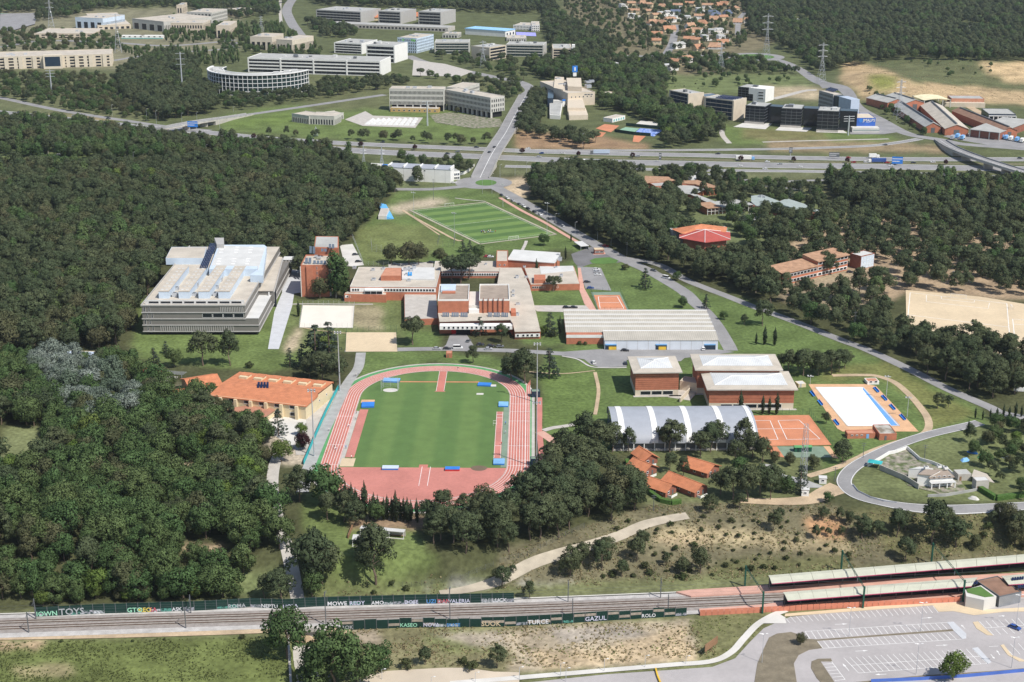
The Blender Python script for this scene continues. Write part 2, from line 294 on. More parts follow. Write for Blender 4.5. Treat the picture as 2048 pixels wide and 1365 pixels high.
# ------------------------------------------------------------------ ground
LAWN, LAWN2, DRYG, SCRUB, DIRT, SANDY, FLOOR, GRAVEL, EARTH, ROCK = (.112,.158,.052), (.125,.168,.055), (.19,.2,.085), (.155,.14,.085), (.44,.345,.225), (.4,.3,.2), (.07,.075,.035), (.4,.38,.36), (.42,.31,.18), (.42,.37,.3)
LAND = [
 ([(-600,-200),(2700,-200),(2700,335),(-600,335)], (.1,.115,.052)),
 ([(1090,-60),(1560,-60),(1560,75),(1500,110),(1420,150),(1330,150),(1240,140),(1180,100)], (.17,.15,.09)),
 ([(-100,20),(480,15),(480,100),(230,140),(-100,140)], (.2,.19,.12)),
 ([(440,232),(560,212),(790,208),(1000,212),(985,285),(700,280),(440,262)], LAWN2), ([(460,245),(580,225),(600,245),(460,258)], (.13,.18,.05)),
 ([(600,150),(800,160),(1010,150),(1010,215),(800,215),(620,225)], (.12,.13,.06)),
 ([(1030,262),(1180,270),(1300,290),(1300,300),(1040,300)], (.3,.2,.12)),
 ([(1440,250),(1700,262),(1790,270),(1800,285),(1600,290),(1450,290)], LAWN2), ([(1480,255),(1640,262),(1660,278),(1490,280)], (.17,.16,.07)),
 ([(1540,280),(1800,285),(1900,295),(1900,306),(1540,303)], (.26,.2,.12)),
 ([(1300,150),(1600,150),(1640,175),(1560,190),(1340,185),(1290,170)], (.14,.17,.07)), ([(1520,170),(1640,176),(1640,200),(1540,195)], (.4,.33,.22)),
 ([(1680,120),(1760,135),(1830,165),(1960,175),(2100,190),(2100,215),(1830,195),(1760,190),(1740,205),(1690,170)], EARTH), ([(1735,150),(1790,150),(1800,175),(1745,185)], (.2,.21,.06)), ([(1800,125),(1970,130),(2000,170),(1850,160),(1790,145)], (.12,.13,.06)),
 ([(1950,125),(2150,125),(2150,170),(2010,165)], (.5,.37,.21)), ([(1600,60),(1700,70),(1710,110),(1640,115)], (.12,.16,.06)),
 ([(0,225),(330,250),(300,330),(0,345)], (.12,.15,.06)), ([(0,150),(230,150),(300,250),(120,235),(0,215)], (.13,.14,.07)), ([(20,225),(200,235),(240,245),(60,228)], (.33,.25,.16)),
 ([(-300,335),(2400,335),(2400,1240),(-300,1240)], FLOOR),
 ([(1000,320),(2100,338),(2100,365),(1500,360),(1000,350)], (.13,.14,.07)), ([(700,325),(960,325),(940,390),(800,395),(720,345)], (.13,.15,.07)),
 ([(800,380),(960,376),(1010,400),(1150,480),(1180,520),(1140,500),(1000,505),(890,530),(710,530),(705,490),(730,450),(770,410)], LAWN), ([(715,455),(780,445),(860,455),(880,490),(840,525),(730,525),(712,490)], (.15,.175,.065)),
 ([(775,415),(830,400),(905,398),(905,405),(830,420),(790,430)], (.45,.38,.28)),
 ([(1000,360),(1075,355),(1050,395),(1030,400),(1000,378)], (.48,.38,.26)),
 ([(1600,440),(1750,430),(2100,470),(2100,600),(1990,600),(1820,585),(1760,610),(1640,560),(1560,540)], (.36,.27,.18)), ([(1520,540),(1700,540),(1760,600),(1700,640),(1560,600)], (.3,.24,.16)),
 ([(1150,340),(1700,380),(1700,450),(1300,450),(1200,420)], (.14,.14,.07)),
 ([(1060,560),(1180,500),(1300,545),(1420,590),(1500,600),(1640,665),(1800,740),(1960,815),(1980,850),(1700,950),(1640,960),(1540,900),(1200,900),(1085,960),(1080,780),(1090,700),(1180,690),(1040,690),(1020,600)], LAWN),
 ([(1650,735),(1780,725),(1830,760),(1960,830),(1860,860),(1830,800),(1760,755),(1640,765)], (.16,.17,.06)),
 ([(1080,740),(1130,735),(1190,740),(1190,830),(1090,860)], (.115,.165,.05)),
 ([(270,600),(560,590),(600,600),(640,720),(540,745),(270,720)], LAWN2), ([(590,600),(870,600),(880,700),(560,705)], (.13,.155,.06)), ([(605,650),(600,700),(560,705),(585,660)], (.44,.36,.25)), ([(700,610),(770,612),(760,660),(705,655)], (.3,.26,.16)),
 ([(720,700),(900,705),(1000,715),(1040,760),(1000,750),(880,725),(780,735),(715,770)], LAWN), ([(800,660),(880,665),(880,700),(820,700)], LAWN),
 ([(330,760),(560,850),(640,770),(670,800),(610,930),(560,930),(530,880),(480,850)], (.42,.36,.28)),
 ([(600,990),(640,985),(760,1040),(830,1060),(880,1130),(790,1165),(690,1180),(655,1150),(610,1060)], (.125,.16,.055)), ([(690,1035),(850,1030),(870,1052),(820,1062),(700,1058)], (.24,.17,.11)),
 ([(0,855),(70,850),(105,880),(95,940),(0,930)], (.17,.19,.09)), ([(330,925),(400,930),(390,960),(340,945)], (.46,.36,.25)), ([(365,1090),(440,1090),(430,1115),(370,1112)], (.4,.3,.2)),
 ([(1700,940),(1780,900),(1960,850),(2150,840),(2150,1005),(1800,1005),(1705,985)], (.14,.16,.07)), ([(1270,885),(1640,890),(1660,980),(1500,1010),(1290,1010)], (.13,.145,.065)), ([(1270,385),(1640,385),(1660,450),(1500,500),(1330,470)], (.14,.165,.075)),
 ([(600,1160),(1000,1160),(1000,1185),(600,1200)], (.13,.15,.06)), ([(430,1150),(560,1140),(560,1190),(400,1195)], (.15,.18,.08)),
 ([(1000,1100),(1150,1060),(1300,1010),(1640,1000),(1700,1030),(2100,1020),(2100,1140),(1500,1165),(1000,1185)], SCRUB),
 ([(1290,1065),(1400,1050),(1560,1070),(1700,1090),(1700,1110),(1560,1095),(1400,1090)], (.34,.28,.17)), ([(1300,1078),(1370,1068),(1440,1082),(1360,1092)], (.45,.35,.22)), ([(1600,1030),(1690,1045),(1690,1075),(1650,1080),(1610,1055)], (.38,.22,.12)), ([(1700,1020),(2100,1018),(2100,1100),(1800,1120)], (.13,.125,.06)), ([(1440,1120),(1700,1110),(1700,1140),(1400,1160)], (.13,.13,.06)),
 ([(850,1172),(1050,1166),(1540,1150),(1540,1168),(1390,1180),(1000,1195),(850,1190)], GRAVEL),
 ([(-300,1240),(2400,1100),(2400,1700),(-300,1700)], (.15,.16,.075)),
 ([(-300,1290),(520,1275),(600,1300),(600,1600),(-300,1600)], (.125,.15,.05)), ([(-50,1285),(90,1283),(80,1298),(-50,1302)], (.36,.27,.17)), ([(20,1335),(140,1325),(150,1350),(40,1358)], (.25,.22,.12)),
 ([(640,1250),(1380,1245),(1440,1320),(1000,1350),(700,1340)], (.2,.185,.1)), ([(640,1262),(760,1258),(760,1290),(650,1285)], (.36,.3,.22)), ([(850,1265),(1000,1255),(1020,1300),(900,1310),(850,1290)], (.19,.2,.09)), ([(860,1270),(1050,1258),(1080,1280),(1040,1300),(940,1290)], (.36,.31,.24)),
 ([(1000,1262),(1120,1250),(1380,1240),(1410,1320),(1200,1335),(1010,1345),(1030,1310)], (.4,.335,.24)), ([(1060,1300),(1200,1300),(1370,1250),(1390,1320),(1080,1340)], DIRT), ([(1100,1255),(1250,1250),(1300,1270),(1120,1290)], (.33,.29,.24)),
 ([(1380,1240),(1540,1225),(1540,1250),(1470,1310),(1400,1325)], (.16,.16,.075)),
]
# a grid whose cells widen with distance
ys = [395.0]
while ys[-1] < 9000: ys.append(ys[-1]+(1.7 if ys[-1] < 480 else 2.4*(ys[-1]/560)**1.6))
ys = [120., 250., 330., 370.] + ys; ys = np.array(ys); us = np.linspace(-.62, .62, 560)
YY = np.repeat(ys[:, None], len(us), 1); XX = us[None, :]*(YY+120)
ZZ = hgt(XX, YY); ny, nx = XX.shape
P2 = np.stack([XX.ravel(), YY.ravel()], 1)
# project every vertex to find its land cover
dep = P2[:,1]*CT-(ZZ.ravel()-HC)*ST
PX = CX+F*P2[:,0]/dep; PY = CY-F*(P2[:,1]*ST+(ZZ.ravel()-HC)*CT)/dep
PP = np.stack([PX, PY], 1)
jx = np.sin(PX*.11+PY*.07)*4+np.sin(PX*.31-PY*.19)*2.2; jy = np.sin(PX*.09-PY*.21+1)*2+np.sin(PX*.27+PY*.4)*1.2
PJ = PP+np.stack([jx, jy*.7], 1)
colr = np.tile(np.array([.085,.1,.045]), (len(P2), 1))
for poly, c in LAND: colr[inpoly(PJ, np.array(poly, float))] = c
C3 = colr.reshape(ny, nx, 3)
for _ in range(2):
    C3[1:-1,1:-1] = (C3[1:-1,1:-1]*2+C3[:-2,1:-1]+C3[2:,1:-1]+C3[1:-1,:-2]+C3[1:-1,2:])/6
ground_mat = mat('ground', (1,1,1), rough=.95, var=.26, scale=.06, fine=.28, attr='land', spec=.1, bump=.35)
def grid_mesh(name, V, ny, nx):
    me = bpy.data.meshes.new(name); me.vertices.add(len(V)); me.vertices.foreach_set('co', V.astype(np.float32).ravel())
    i = np.arange((ny-1)*(nx-1)); r, c = i//(nx-1), i % (nx-1); a = r*nx+c
    q = np.stack([a, a+1, a+nx+1, a+nx], 1).ravel().astype(np.int32)
    me.loops.add(len(q)); me.loops.foreach_set('vertex_index', q)
    me.polygons.add(len(i)); me.polygons.foreach_set('loop_start', (np.arange(len(i))*4).astype(np.int32))
    me.update(calc_edges=True); me.polygons.foreach_set('use_smooth', np.ones(len(i), bool)); return me
me = grid_mesh('ground', np.stack([XX.ravel(), YY.ravel(), ZZ.ravel()], 1), ny, nx)
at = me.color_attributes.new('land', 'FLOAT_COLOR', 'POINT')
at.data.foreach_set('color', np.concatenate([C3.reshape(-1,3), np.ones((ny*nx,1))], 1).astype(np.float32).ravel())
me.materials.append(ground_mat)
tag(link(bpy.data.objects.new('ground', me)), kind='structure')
# ------------------------------------------------------------------ roads, paths, courts
def Z(x0, y0, s):
    return lambda *p: [(x0+p[i]/s, y0+p[i+1]/s) for i in range(0, len(p), 2)]
zA = Z(0,0,3.9); zB = Z(500,0,3.9); zC = Z(1000,0,3.793); zD = Z(1520,0,3.879)
zE = Z(0,340,3.9); zF = Z(500,340,3.9); zG = Z(1000,340,3.793); zH = Z(1520,340,3.879)
zI = Z(0,680,3.9); zJ = Z(500,680,3.9); zK = Z(1000,680,3.793); zL = Z(1520,680,3.879)
zM = Z(0,1015,3.9); zN = Z(500,1015,3.9); zO = Z(1000,1015,3.793); zP = Z(1520,1015,3.879)
MU = [(-60,219),(150,240),(300,256),(420,266),(520,276),(620,283),(731,289),(850,294),(970,299),(1040,302),(1200,307),(1400,311),(1540,315),(1700,318),(1850,319),(2120,319)]
ML = [(-60,231),(150,251),(300,268),(420,279),(520,287),(620,295),(731,303),(850,309),(970,314),(1100,320),(1200,324),(1400,328),(1540,331),(1700,333),(1850,335),(2120,340)]
MS = [(1010,333),(1200,337),(1400,341),(1600,343),(1800,347),(1960,352),(2120,362)]
MT = [(1030,301),(1200,301.5),(1330,301),(1520,299),(1640,296),(1740,292),(1800,285),(1840,278)]
ribbon('median_strip', [((a[0]+b[0])/2, (a[1]+b[1])/2) for a, b in zip(MU, ML)], 7, mat('median', (.16,.15,.085), var=.25, scale=.3, fine=.2), z=.03)
for nm, px, w in [('motorway_carriageway', MU, 17), ('motorway_carriageway', ML, 22), ('service_road', MS, 10), ('slip_road', MT, 9)]:
    c = ribbon(nm, px, w, 'asphalt')
    for s in (-1, 1): ribbon('edge_line', px, .5, 'paint', z=.075, off=s*(w/2-.9), parent=ROAD[0], ex=False)
ribbon('slip_road', [(-40,190),(5,197),(103,218),(180,231),(260,243),(328,253),(420,262)], 9, 'asphalt', z=.05)
ribbon('service_road', [(-40,321),(100,327),(215,332),(320,331),(440,325),(500,322)], 12, 'asphalt', z=.05)
ribbon('service_road', [(60,330),(110,312),(150,297)], 6, 'asphalt', z=.06)
ribbon('service_road', [(1390,345),(1520,363),(1640,361),(1780,360),(1900,360),(1960,368),(2120,375)], 6, 'asphalt', z=.055)
ribbon('service_road', [(1510,372),(1560,375),(1600,380)], 5, 'asphalt', z=.06)
# upper business park roads
ribbon('avenue', [(600,-20),(575,15),(580,40),(600,70),(610,80)], 16, 'asphalt', z=.05)
ribbon('avenue', [(565,-20),(560,10),(562,45)], 5, 'concrete', z=.06)
ribbon('avenue', [(1052,190),(1062,180),(1040,165),(990,155),(920,140),(850,125),(815,112)], 14, 'asphalt', z=.05)
ribbon('avenue', [(330,256),(400,243),(480,232),(620,212),(700,200),(770,190)], 10, 'asphalt', z=.06)
ribbon('avenue', [(0,95),(90,82),(230,86),(330,92),(430,85),(470,80)], 12, 'asphalt', z=.05)
ribbon('avenue', [(225,122),(280,113),(340,106),(450,98),(470,85)], 10, 'asphalt', z=.05)
ribbon('avenue', [(2100,302),(1990,294),(1920,288),(1880,280),(1830,272),(1800,262),(1760,240),(1715,215),(1690,180),(1640,165),(1600,140),(1560,122),(1510,112),(1460,110),(1330,113),(1230,112)], 13, 'asphalt', z=.05)
ribbon('avenue', [(1330,113),(1345,85),(1352,50)], 11, 'asphalt', z=.06)
ribbon('avenue', [(1475,70),(1478,40),(1490,25)], 8, 'asphalt', z=.06)
ribbon('avenue', [(1630,155),(1650,175),(1655,172)], 7, 'asphalt', z=.06)
sheet('roundabout_road', None, 'asphalt', .06, world=[(lambda c: (c[0]+38*math.cos(t), c[1]+38*math.sin(t)))(G(1510,114)) for t in np.linspace(0, 6.1, 26)])
sheet('roundabout_island', None, 'infield', .11, world=[(lambda c: (c[0]+25*math.cos(t), c[1]+25*math.sin(t)))(G(1510,114)) for t in np.linspace(0, 6.1, 26)])
sheet('car_park', zB(1275,470,1520,500,1740,560,1640,600,1265,590), 'concrete', .05)
sheet('car_park', [(0,28),(75,26),(70,50),(30,62),(0,66)], 'asphalt', .05); sheet('sports_court', [(0,27),(75,28),(72,42),(0,42)], mat('court_far', (.12,.3,.2)), .08)
ribbon('access_road', zC(1680,975,1690,1030,1740,1090), 5, 'concrete', z=.06); ribbon('access_road', zD(20,1105,350,1095,1000,1080), 4, 'concrete', z=.06)
ribbon('access_road', zD(100,770,330,710,440,700), 9, 'concrete', z=.06); ribbon('access_road', [(1940,215),(1990,240),(2040,262)], 9, 'dirt', z=.05)
sheet('factory_yard', zD(1560,1030,1850,1050,2120,1130,2120,1170,1900,1150,1500,1080,1420,1060), 'asphalt', .05)
sheet('factory_yard', zD(680,880,860,890,1060,1030,960,1045,700,1045), 'asphalt', .055)
# roundabout by the pitch and campus roads
rc = G(967, 366)
sheet('roundabout_road', None, 'asphalt', .05, world=[(rc.x+23*math.cos(t), rc.y+23*math.sin(t)) for t in np.linspace(0, 6.1, 28)])
ri = G(972, 366)
sheet('roundabout_island', None, 'infield', .1, world=[(ri.x+8.5*math.cos(t), ri.y+8.5*math.sin(t)*1.3) for t in np.linspace(0, 6.1, 28)])
ribbon('road', [(790,379),(860,379),(920,374),(950,370)], 9, 'asphalt', z=.06)
R1 = [(985,372),(1000,380),(1040,402),(1079,424),(1125,451),(1169,477),(1211,500),(1253,522),(1295,541),(1332,562),(1369,585),(1390,606),(1412,626),(1435,655),(1456,690),(1462,702)]
ribbon('campus_road', R1, (11, 7.5), 'asphalt', z=.07)
ribbon('pavement', [(1000,396),(1040,420),(1090,446),(1130,470),(1165,490)], 3, 'pink_pave', z=.09)
ribbon('campus_road', [(1245,516),(1317,530),(1369,559),(1412,577),(1454,593),(1507,614),(1538,625),(1597,647),(1680,680),(1734,700),(1816,738),(1894,778),(1979,815),(2000,826),(2060,838)], 6.5, 'asphalt', z=.06)
sheet('gate_forecourt', zG(540,640,720,575,830,590,980,690,900,705,690,715,600,745,560,700), 'asphalt_dark', .065)
sheet('gate_island', zG(680,690,720,672,830,665,900,690,880,708,780,716,700,712), 'infield', .11)
carpark = sheet('campus_car_park', zG(585,735,765,745,845,918,650,905), 'asphalt', .08)
sheet('paved_path', zG(590,745,612,745,640,900,720,1045,738,1075,690,1072,640,1020,600,910), 'pink_pave', .085)
sheet('yard', zG(240,1030,650,1030,740,1075,470,1080,280,1075), 'concrete', .06)
ribbon('campus_road', [(690,701),(780,700),(870,698.5),(950,700),(1020,702),(1060,704),(1124,708),(1175,713)], 6, 'asphalt', z=.06)
sheet('entrance_forecourt', zF(1560,1290,1600,1275,1690,1285,1740,1365,1790,1410,1480,1410,1530,1365), 'asphalt', .07)
sheet('warehouse_forecourt', zK(430,95,800,70,1640,72,1780,95,1400,140,1370,165,960,155,960,205,760,212,690,190,640,150,520,130), 'asphalt', .07)
ribbon('pavement', zK(470,125,590,150,690,205,830,214,960,212), 1.2, 'kerb', z=.12)
ribbon('trackside_path', [(722,706),(717,735),(702,757),(690,776),(672,815),(650,860),(630,905),(614,945),(605,985)], 5.2, 'concrete_grey', z=.05)
sheet('walkway', zF(255,775,390,785,395,960,345,965,330,1060,225,1400,140,1400,190,1110,250,960), 'grey_pave', .07)
ribbon('pavement', zF(330,1050,420,1048,800,1050,960,1050), 1.6, 'concrete', z=.09)
sheet('beach_court', zF(413,1058,815,1062,803,1235,386,1232), 'sand_white', .09)
sheet('sand_court', zF(752,1270,1140,1270,1150,1420,745,1420), 'sand', .09)
sheet('courtyard', zF(1200,965,1455,965,1465,1160,1205,1170), 'concrete', .06)
sheet('parking_strip', zF(700,590,800,580,890,745,790,755,740,750), 'concrete_light', .06)
sheet('campus_car_park', zF(1080,735,1430,720,1430,765,1080,762), 'concrete', .05)
# tennis court behind the warehouse
sheet('court_surround', zG(690,930,910,928,978,1072,745,1074), 'green_court', .06)
ct = sheet('tennis_court', zG(712,952,908,952,965,1068,748,1070), 'clay', .09)
for a in (zG(745,965,890,965), zG(760,1055,940,1055), zG(745,965,760,1055), zG(890,965,940,1055), zG(755,1010,905,1010)): ribbon('court_line', a, .35, 'paint', z=.12, n=1, parent=ROAD[0], ex=False)
# clay courts by the vault, green court with sheds
ct = [(1496,832),(1618,831),(1663,891),(1516,893)]
sheet('clay_courts', ct, 'clay', .06)
for a in ([(1508,859),(1612,858)],[(1506,842),(1540,842)],[(1556,842),(1598,841)],[(1513,880),(1556,880)],[(1574,880),(1640,879)],[(1506,842),(1513,880)],[(1540,842),(1556,880)],[(1556,842),(1574,880)],[(1598,841),(1640,879)]): ribbon('court_line', a, .3, 'paint', z=.1, n=1, parent=ROAD[0], ex=False)
sheet('green_court', zL(130,830,490,830,560,915,190,915), 'green_court', .07)
sheet('court_apron', zL(40,830,130,830,190,915,100,900), 'clay', .07); sheet('court_apron', zL(490,828,540,828,610,925,562,915), 'deck', .065)
sheet('path_junction', zL(0,960,90,970,190,1050,330,1080,500,1140,480,1150,380,1150,200,1080,80,1000), 'concrete_grey', .06)
# loop road on the right and dirt tracks
LR = [(2120,1008),(2048,1012),(1960,1017),(1880,1019),(1800,1012),(1725,996),(1694,976),(1690,956),(1715,930),(1780,897),(1850,872),(1935,852),(1960,846)]
ribbon('loop_road', LR, 6.5, 'asphalt', z=.08); ribbon('edge_line', LR, .25, 'paint', z=.11, off=2.9, parent=ROAD[0], ex=False); ribbon('edge_line', LR, .25, 'paint', z=.11, off=-2.9, parent=ROAD[0], ex=False)
ribbon('dirt_path', zL(560,278,780,275,900,282,1040,330,1150,420,1240,520,1300,610,1305,690,1240,745,1040,805,860,870,760,920,600,990,440,1040,370,1060), 3.6, 'dirt', z=.06)
ribbon('dirt_track', [(1680,975),(1655,985),(1620,1000),(1560,1004),(1480,1002)], (11, 5), 'dirt', z=.07)
ribbon('dirt_track', [(1375,1032),(1330,1040),(1290,1050),(1240,1072),(1180,1092),(1110,1112),(1060,1130),(1000,1162),(940,1180),(880,1188)], 4.5, mat('dirt_pale', (.42,.37,.29), var=.15), z=.12, n=10)
ribbon('dirt_path', [(1030,742),(1120,748),(1190,742)], 1, 'dirt', z=.05); ribbon('dirt_path', [(1190,745),(1197,780),(1193,815),(1190,830)], 1.8, 'dirt', z=.05)
ribbon('paving_path', zK(330,690,400,670,470,660,560,645), 3.2, 'concrete', z=.07)
ribbon('brick_path', zK(300,700,420,780,520,850,590,900), 4.5, 'pink_pave', z=.07); ribbon('brick_path', zK(300,440,300,560,300,700,330,1000), 2.6, 'track_faded', z=.065)
ribbon('lane', [(560,905),(548,935),(545,985),(556,1040),(570,1085),(582,1130),(592,1180),(598,1215)], 5, 'concrete', z=.08)
# underpass road and the cutting it comes out of
ribbon('lane', [(605,1292),(612,1330),(622,1400)], 8, 'concrete', z=.12, ex=True)
# field pavings
sheet('school_yard', zI(1050,260,1390,290,1300,400,1180,370,1060,330), 'concrete', .06)
sheet('school_yard', zJ(110,640,200,540,290,580,430,600,440,640,330,840,240,780,180,740), 'concrete_light', .06)
sheet('school_yard', zJ(440,620,610,410,690,390,500,760,430,900,360,900,340,800), 'concrete', .05)
ribbon('garden_path', [(700,668),(640,662),(600,655)], 1, 'dirt', z=.05)
# sand football field on the right
fx = zH(1165,955,1920,1040,1945,1430,1080,1300)
fw = [G(*p) for p in fx]
sheet('sand_field', zH(1130,935,1700,985,2250,1075,2250,1460,1850,1440,1380,1260,1200,1240,1135,1150), 'sand', .06)
sf = [zH(1165,955,1915,1040), zH(1165,955,1140,1210), zH(1915,1040,1945,1400), zH(1150,1128,1925,1222), zH(1290,975,1290,1025,1770,1080,1780,1035), zH(1405,985,1410,1005,1660,1032,1665,1015), zH(1960,1160,1985,1400), zH(1960,1160,2250,1185), zH(1965,1200,2250,1215)]
for a in sf: ribbon('field_line', a, .4, 'paint', z=.1, n=1, parent=ROAD[0], ex=False)
# parking by the station
pk = sheet('station_car_park', [(1000,1372),(1211,1350),(1343,1341),(1425,1335),(1470,1318),(1500,1285),(1527,1258),(1560,1243),(1580,1235),(1880,1203),(2250,1172),(2250,1460),(1000,1460)], mat('lot', (.4,.375,.37), var=.1, scale=.07, fine=.04), .06)
ribbon('pavement', [(900,1368),(1000,1360),(1211,1342),(1343,1331),(1422,1324),(1462,1306),(1488,1278),(1514,1251),(1545,1232),(1572,1222)], 2.6, 'concrete_light', z=.14)
sheet('dirt_lot', zN(830,1365,900,1320,1060,1280,1500,1255,1680,1255,1900,1285,2100,1290,2100,1500,700,1500), mat('dust', (.55,.47,.37), var=.1, scale=.08), .06)
sheet('pavement', zP(-20,905,120,815,190,855,205,905), 'concrete_light', .15)
sheet('pavement', zP(195,830,1340,735,1560,730,1700,800,2250,770,2250,810,1900,815,1660,842,1500,810,1385,815,1340,765,190,852), 'sand', .13)
sheet('planted_island', zP(70,1015,130,985,240,972,330,1000,345,1028,440,1040,482,1096,380,1110,300,1150,262,1215,300,1460,-60,1460,-20,1215,30,1100), mat('soil', (.2,.17,.12), var=.2, scale=.3, fine=.15), .16, thick=.12)
sheet('planted_island', zP(400,1200,450,1180,550,1178,560,1200,470,1200,580,1365,600,1460,560,1460,440,1330,395,1250), 'soil', .16, thick=.12)
sheet('planted_island', zP(300,1020,440,1030,1500,950,1510,962,440,1040,400,1035), 'soil', .15, thick=.1)
sheet('pavement', zP(1450,895,1500,892,1600,985,1600,1020,1570,1028,1500,960), 'grey_pave', .15, thick=.1); sheet('pavement', zP(1645,1098,1690,1090,1795,1205,1770,1220), 'grey_pave', .15, thick=.1)
sheet('pavement', zP(1650,895,1690,890,1750,950,1810,998,1760,995,1680,945), 'sand', .15, thick=.1); sheet('pavement', zP(1865,1075,1890,1068,1950,1150,2050,1190,2200,1190,2200,1200,2010,1200,1920,1150), 'sand', .15, thick=.1)
sheet('planted_strip', zP(700,1365,1250,1310,1800,1275,2250,1235,2250,1262,1600,1305,900,1365), 'soil', .15, thick=.1)
PKZ = pk.data.vertices[0].co.z+.03
def stalls(a0, a1, b0, b1, n, parent):
    a0, a1, b0, b1 = [G(*zP(*q)[0]) for q in (a0, a1, b0, b1)]
    for i in range(n+1):
        p = a0.lerp(a1, i/n); q = b0.lerp(b1, i/n)
        d = (q-p).to_2d().normalized(); s = Vector((-d.y, d.x))*.09; z = PKZ
        o = MB().use('paint').quad((p.x-s.x,p.y-s.y,z),(q.x-s.x,q.y-s.y,z),(q.x+s.x,q.y+s.y,z),(p.x+s.x,p.y+s.y,z)).build('stall_line', None, parent)
        if o.data.polygons[0].normal.z < 0: o.data.flip_normals()
def pline(a, b, w, parent, zz=.004):
    p, q = G(*zP(*a)[0]), G(*zP(*b)[0]); p.z = q.z = PKZ; d = (q-p).to_2d().normalized(); s = Vector((-d.y, d.x))*w/2
    o = MB().use('paint').quad((p.x-s.x,p.y-s.y,p.z+zz),(q.x-s.x,q.y-s.y,p.z+zz),(q.x+s.x,q.y+s.y,p.z+zz),(p.x+s.x,p.y+s.y,p.z+zz)).build('marking', None, parent)
    if o.data.polygons[0].normal.z < 0: o.data.flip_normals()
stalls((190,855),(1340,768),(232,900),(1382,820),26,pk); stalls((350,967),(1450,897),(390,1028),(1500,950),24,pk)
stalls((445,1042),(1510,968),(490,1098),(1572,1026),23,pk); stalls((650,1172),(1645,1098),(708,1230),(1704,1160),21,pk); stalls((708,1230),(1704,1160),(765,1290),(1762,1216),21,pk)
stalls((470,1197),(580,1348),(548,1192),(660,1340),6,pk); stalls((1700,888),(2200,850),(1750,940),(2250,905),10,pk); stalls((1772,952),(2250,918),(1812,995),(2300,955),9,pk); stalls((1880,1068),(2250,1040),(1960,1150),(2300,1120),6,pk)
for a, b in [((190,855),(232,900)),((350,967),(1450,897)),((490,1098),(1572,1026)),((650,1172),(765,1290)),((708,1230),(1704,1160)),((1750,940),(2250,905)),((765,1290),(1762,1216)),((1704,1160),(1762,1216)),((548,1192),(660,1340)),((1775,1085),(1850,1080))]: pline(a, b, .18, pk)
def arrow(a, b, parent):
    p, q = G(*zP(*a)[0]), G(*zP(*b)[0]); d = (q-p).to_2d(); L = d.length; d.normalize(); s = Vector((-d.y, d.x)); z = PKZ; p = p.to_2d(); k = p+d*L*.6; e = p+d*L
    pts = [p-s*.12, k-s*.12, k-s*.45, e, k+s*.45, k+s*.12, p+s*.12]
    o = MB().use('paint').quad(*[(v.x, v.y, z) for v in pts]).build('arrow_marking', None, parent)
    if o.data.polygons[0].normal.z < 0: o.data.flip_normals()
for a, b in [((580,912),(680,908)),((1250,865),(1340,858)),((740,1120),(840,1115)),((1365,1076),(1460,1072)),((690,1272),(640,1215)),((980,1298),(890,1302)),((1790,1145),(1820,1180)),((1860,1150),(1835,1112)),((1850,848),(1900,846)),((1590,945),(1560,915))]: arrow(a, b, pk)
# ------------------------------------------------------------------ running track
TC = Vector((-38.0, 623.0)); TA = R(-0.8); SL = 42.2; RI = 36.8; LW = 1.22; NL = 6
def T(u, v):
    c, s = math.cos(TA), math.sin(TA); return (TC.x+u*c-v*s, TC.y+u*s+v*c)
def oval(r, n=26):
    P = []
    for i in range(n+1): t = math.pi*i/n; P.append((r*math.cos(t), SL+r*math.sin(t)))
    for i in range(n+1): t = math.pi+math.pi*i/n; P.append((r*math.cos(t), -SL+r*math.sin(t)))
    return P
def ring(name, r0, r1, m, z, parent, n=26):
    a = oval(r0, n); b = oval(r1, n); k = len(a)
    V = [(*T(*p), z) for p in a]+[(*T(*p), z) for p in b]
    return MB().use(m).add(V, [(i, k+i, k+(i+1) % k, (i+1) % k) for i in range(k)]).build(name, None, parent)
RO = RI+LW*NL+.3
trk = ring('running_track', RI-.3, RO, 'track_red', .1, None); tag(trk, kind='structure')
excl([T(*p) for p in oval(RO+5)])
for i in range(NL+1): ring('lane_line', RI+i*LW-.09, RI+i*LW+.09, 'paint', .104, trk)
ring('kerb', RI-.5, RI-.3, 'kerb', .14, trk)
gb = ring('trackside_band', RO, RO+2.6, 'green_rubber', .08, None); tag(gb, kind='structure')
ga = ring('trackside_apron', RO+2.6, RO+4.0, 'concrete', .07, None); tag(ga, kind='structure')
# extra sprint lanes on the right-hand straight
q = MB().use('track_red').quad((*T(RO-.1,-SL-6),.103),(*T(RO+1.9,-SL-2),.103),(*T(RO+1.9,SL+24),.103),(*T(RO-.1,SL+15),.103)).build('sprint_lane', None, trk)
for a in (RO-.1, RO+.9, RO+1.8): MB().use('paint').quad((*T(a-.07,-SL-2),.107),(*T(a+.07,-SL-2),.107),(*T(a+.07,SL+16),.107),(*T(a-.07,SL+16),.107)).build('lane_line', None, trk)
for v in (SL, SL-10, SL-20, -SL, -SL+6, -20, 10): MB().use('paint').quad((*T(RI,v),.108),(*T(RO+1.6,v),.108),(*T(RO+1.6,v+.2),.108),(*T(RI,v+.2),.108)).build('start_line', None, trk)
for v in (-SL, -20, 15): MB().use('paint').quad((*T(-RO,v),.108),(*T(-RI,v),.108),(*T(-RI,v+.2),.108),(*T(-RO,v+.2),.108)).build('start_line', None, trk)
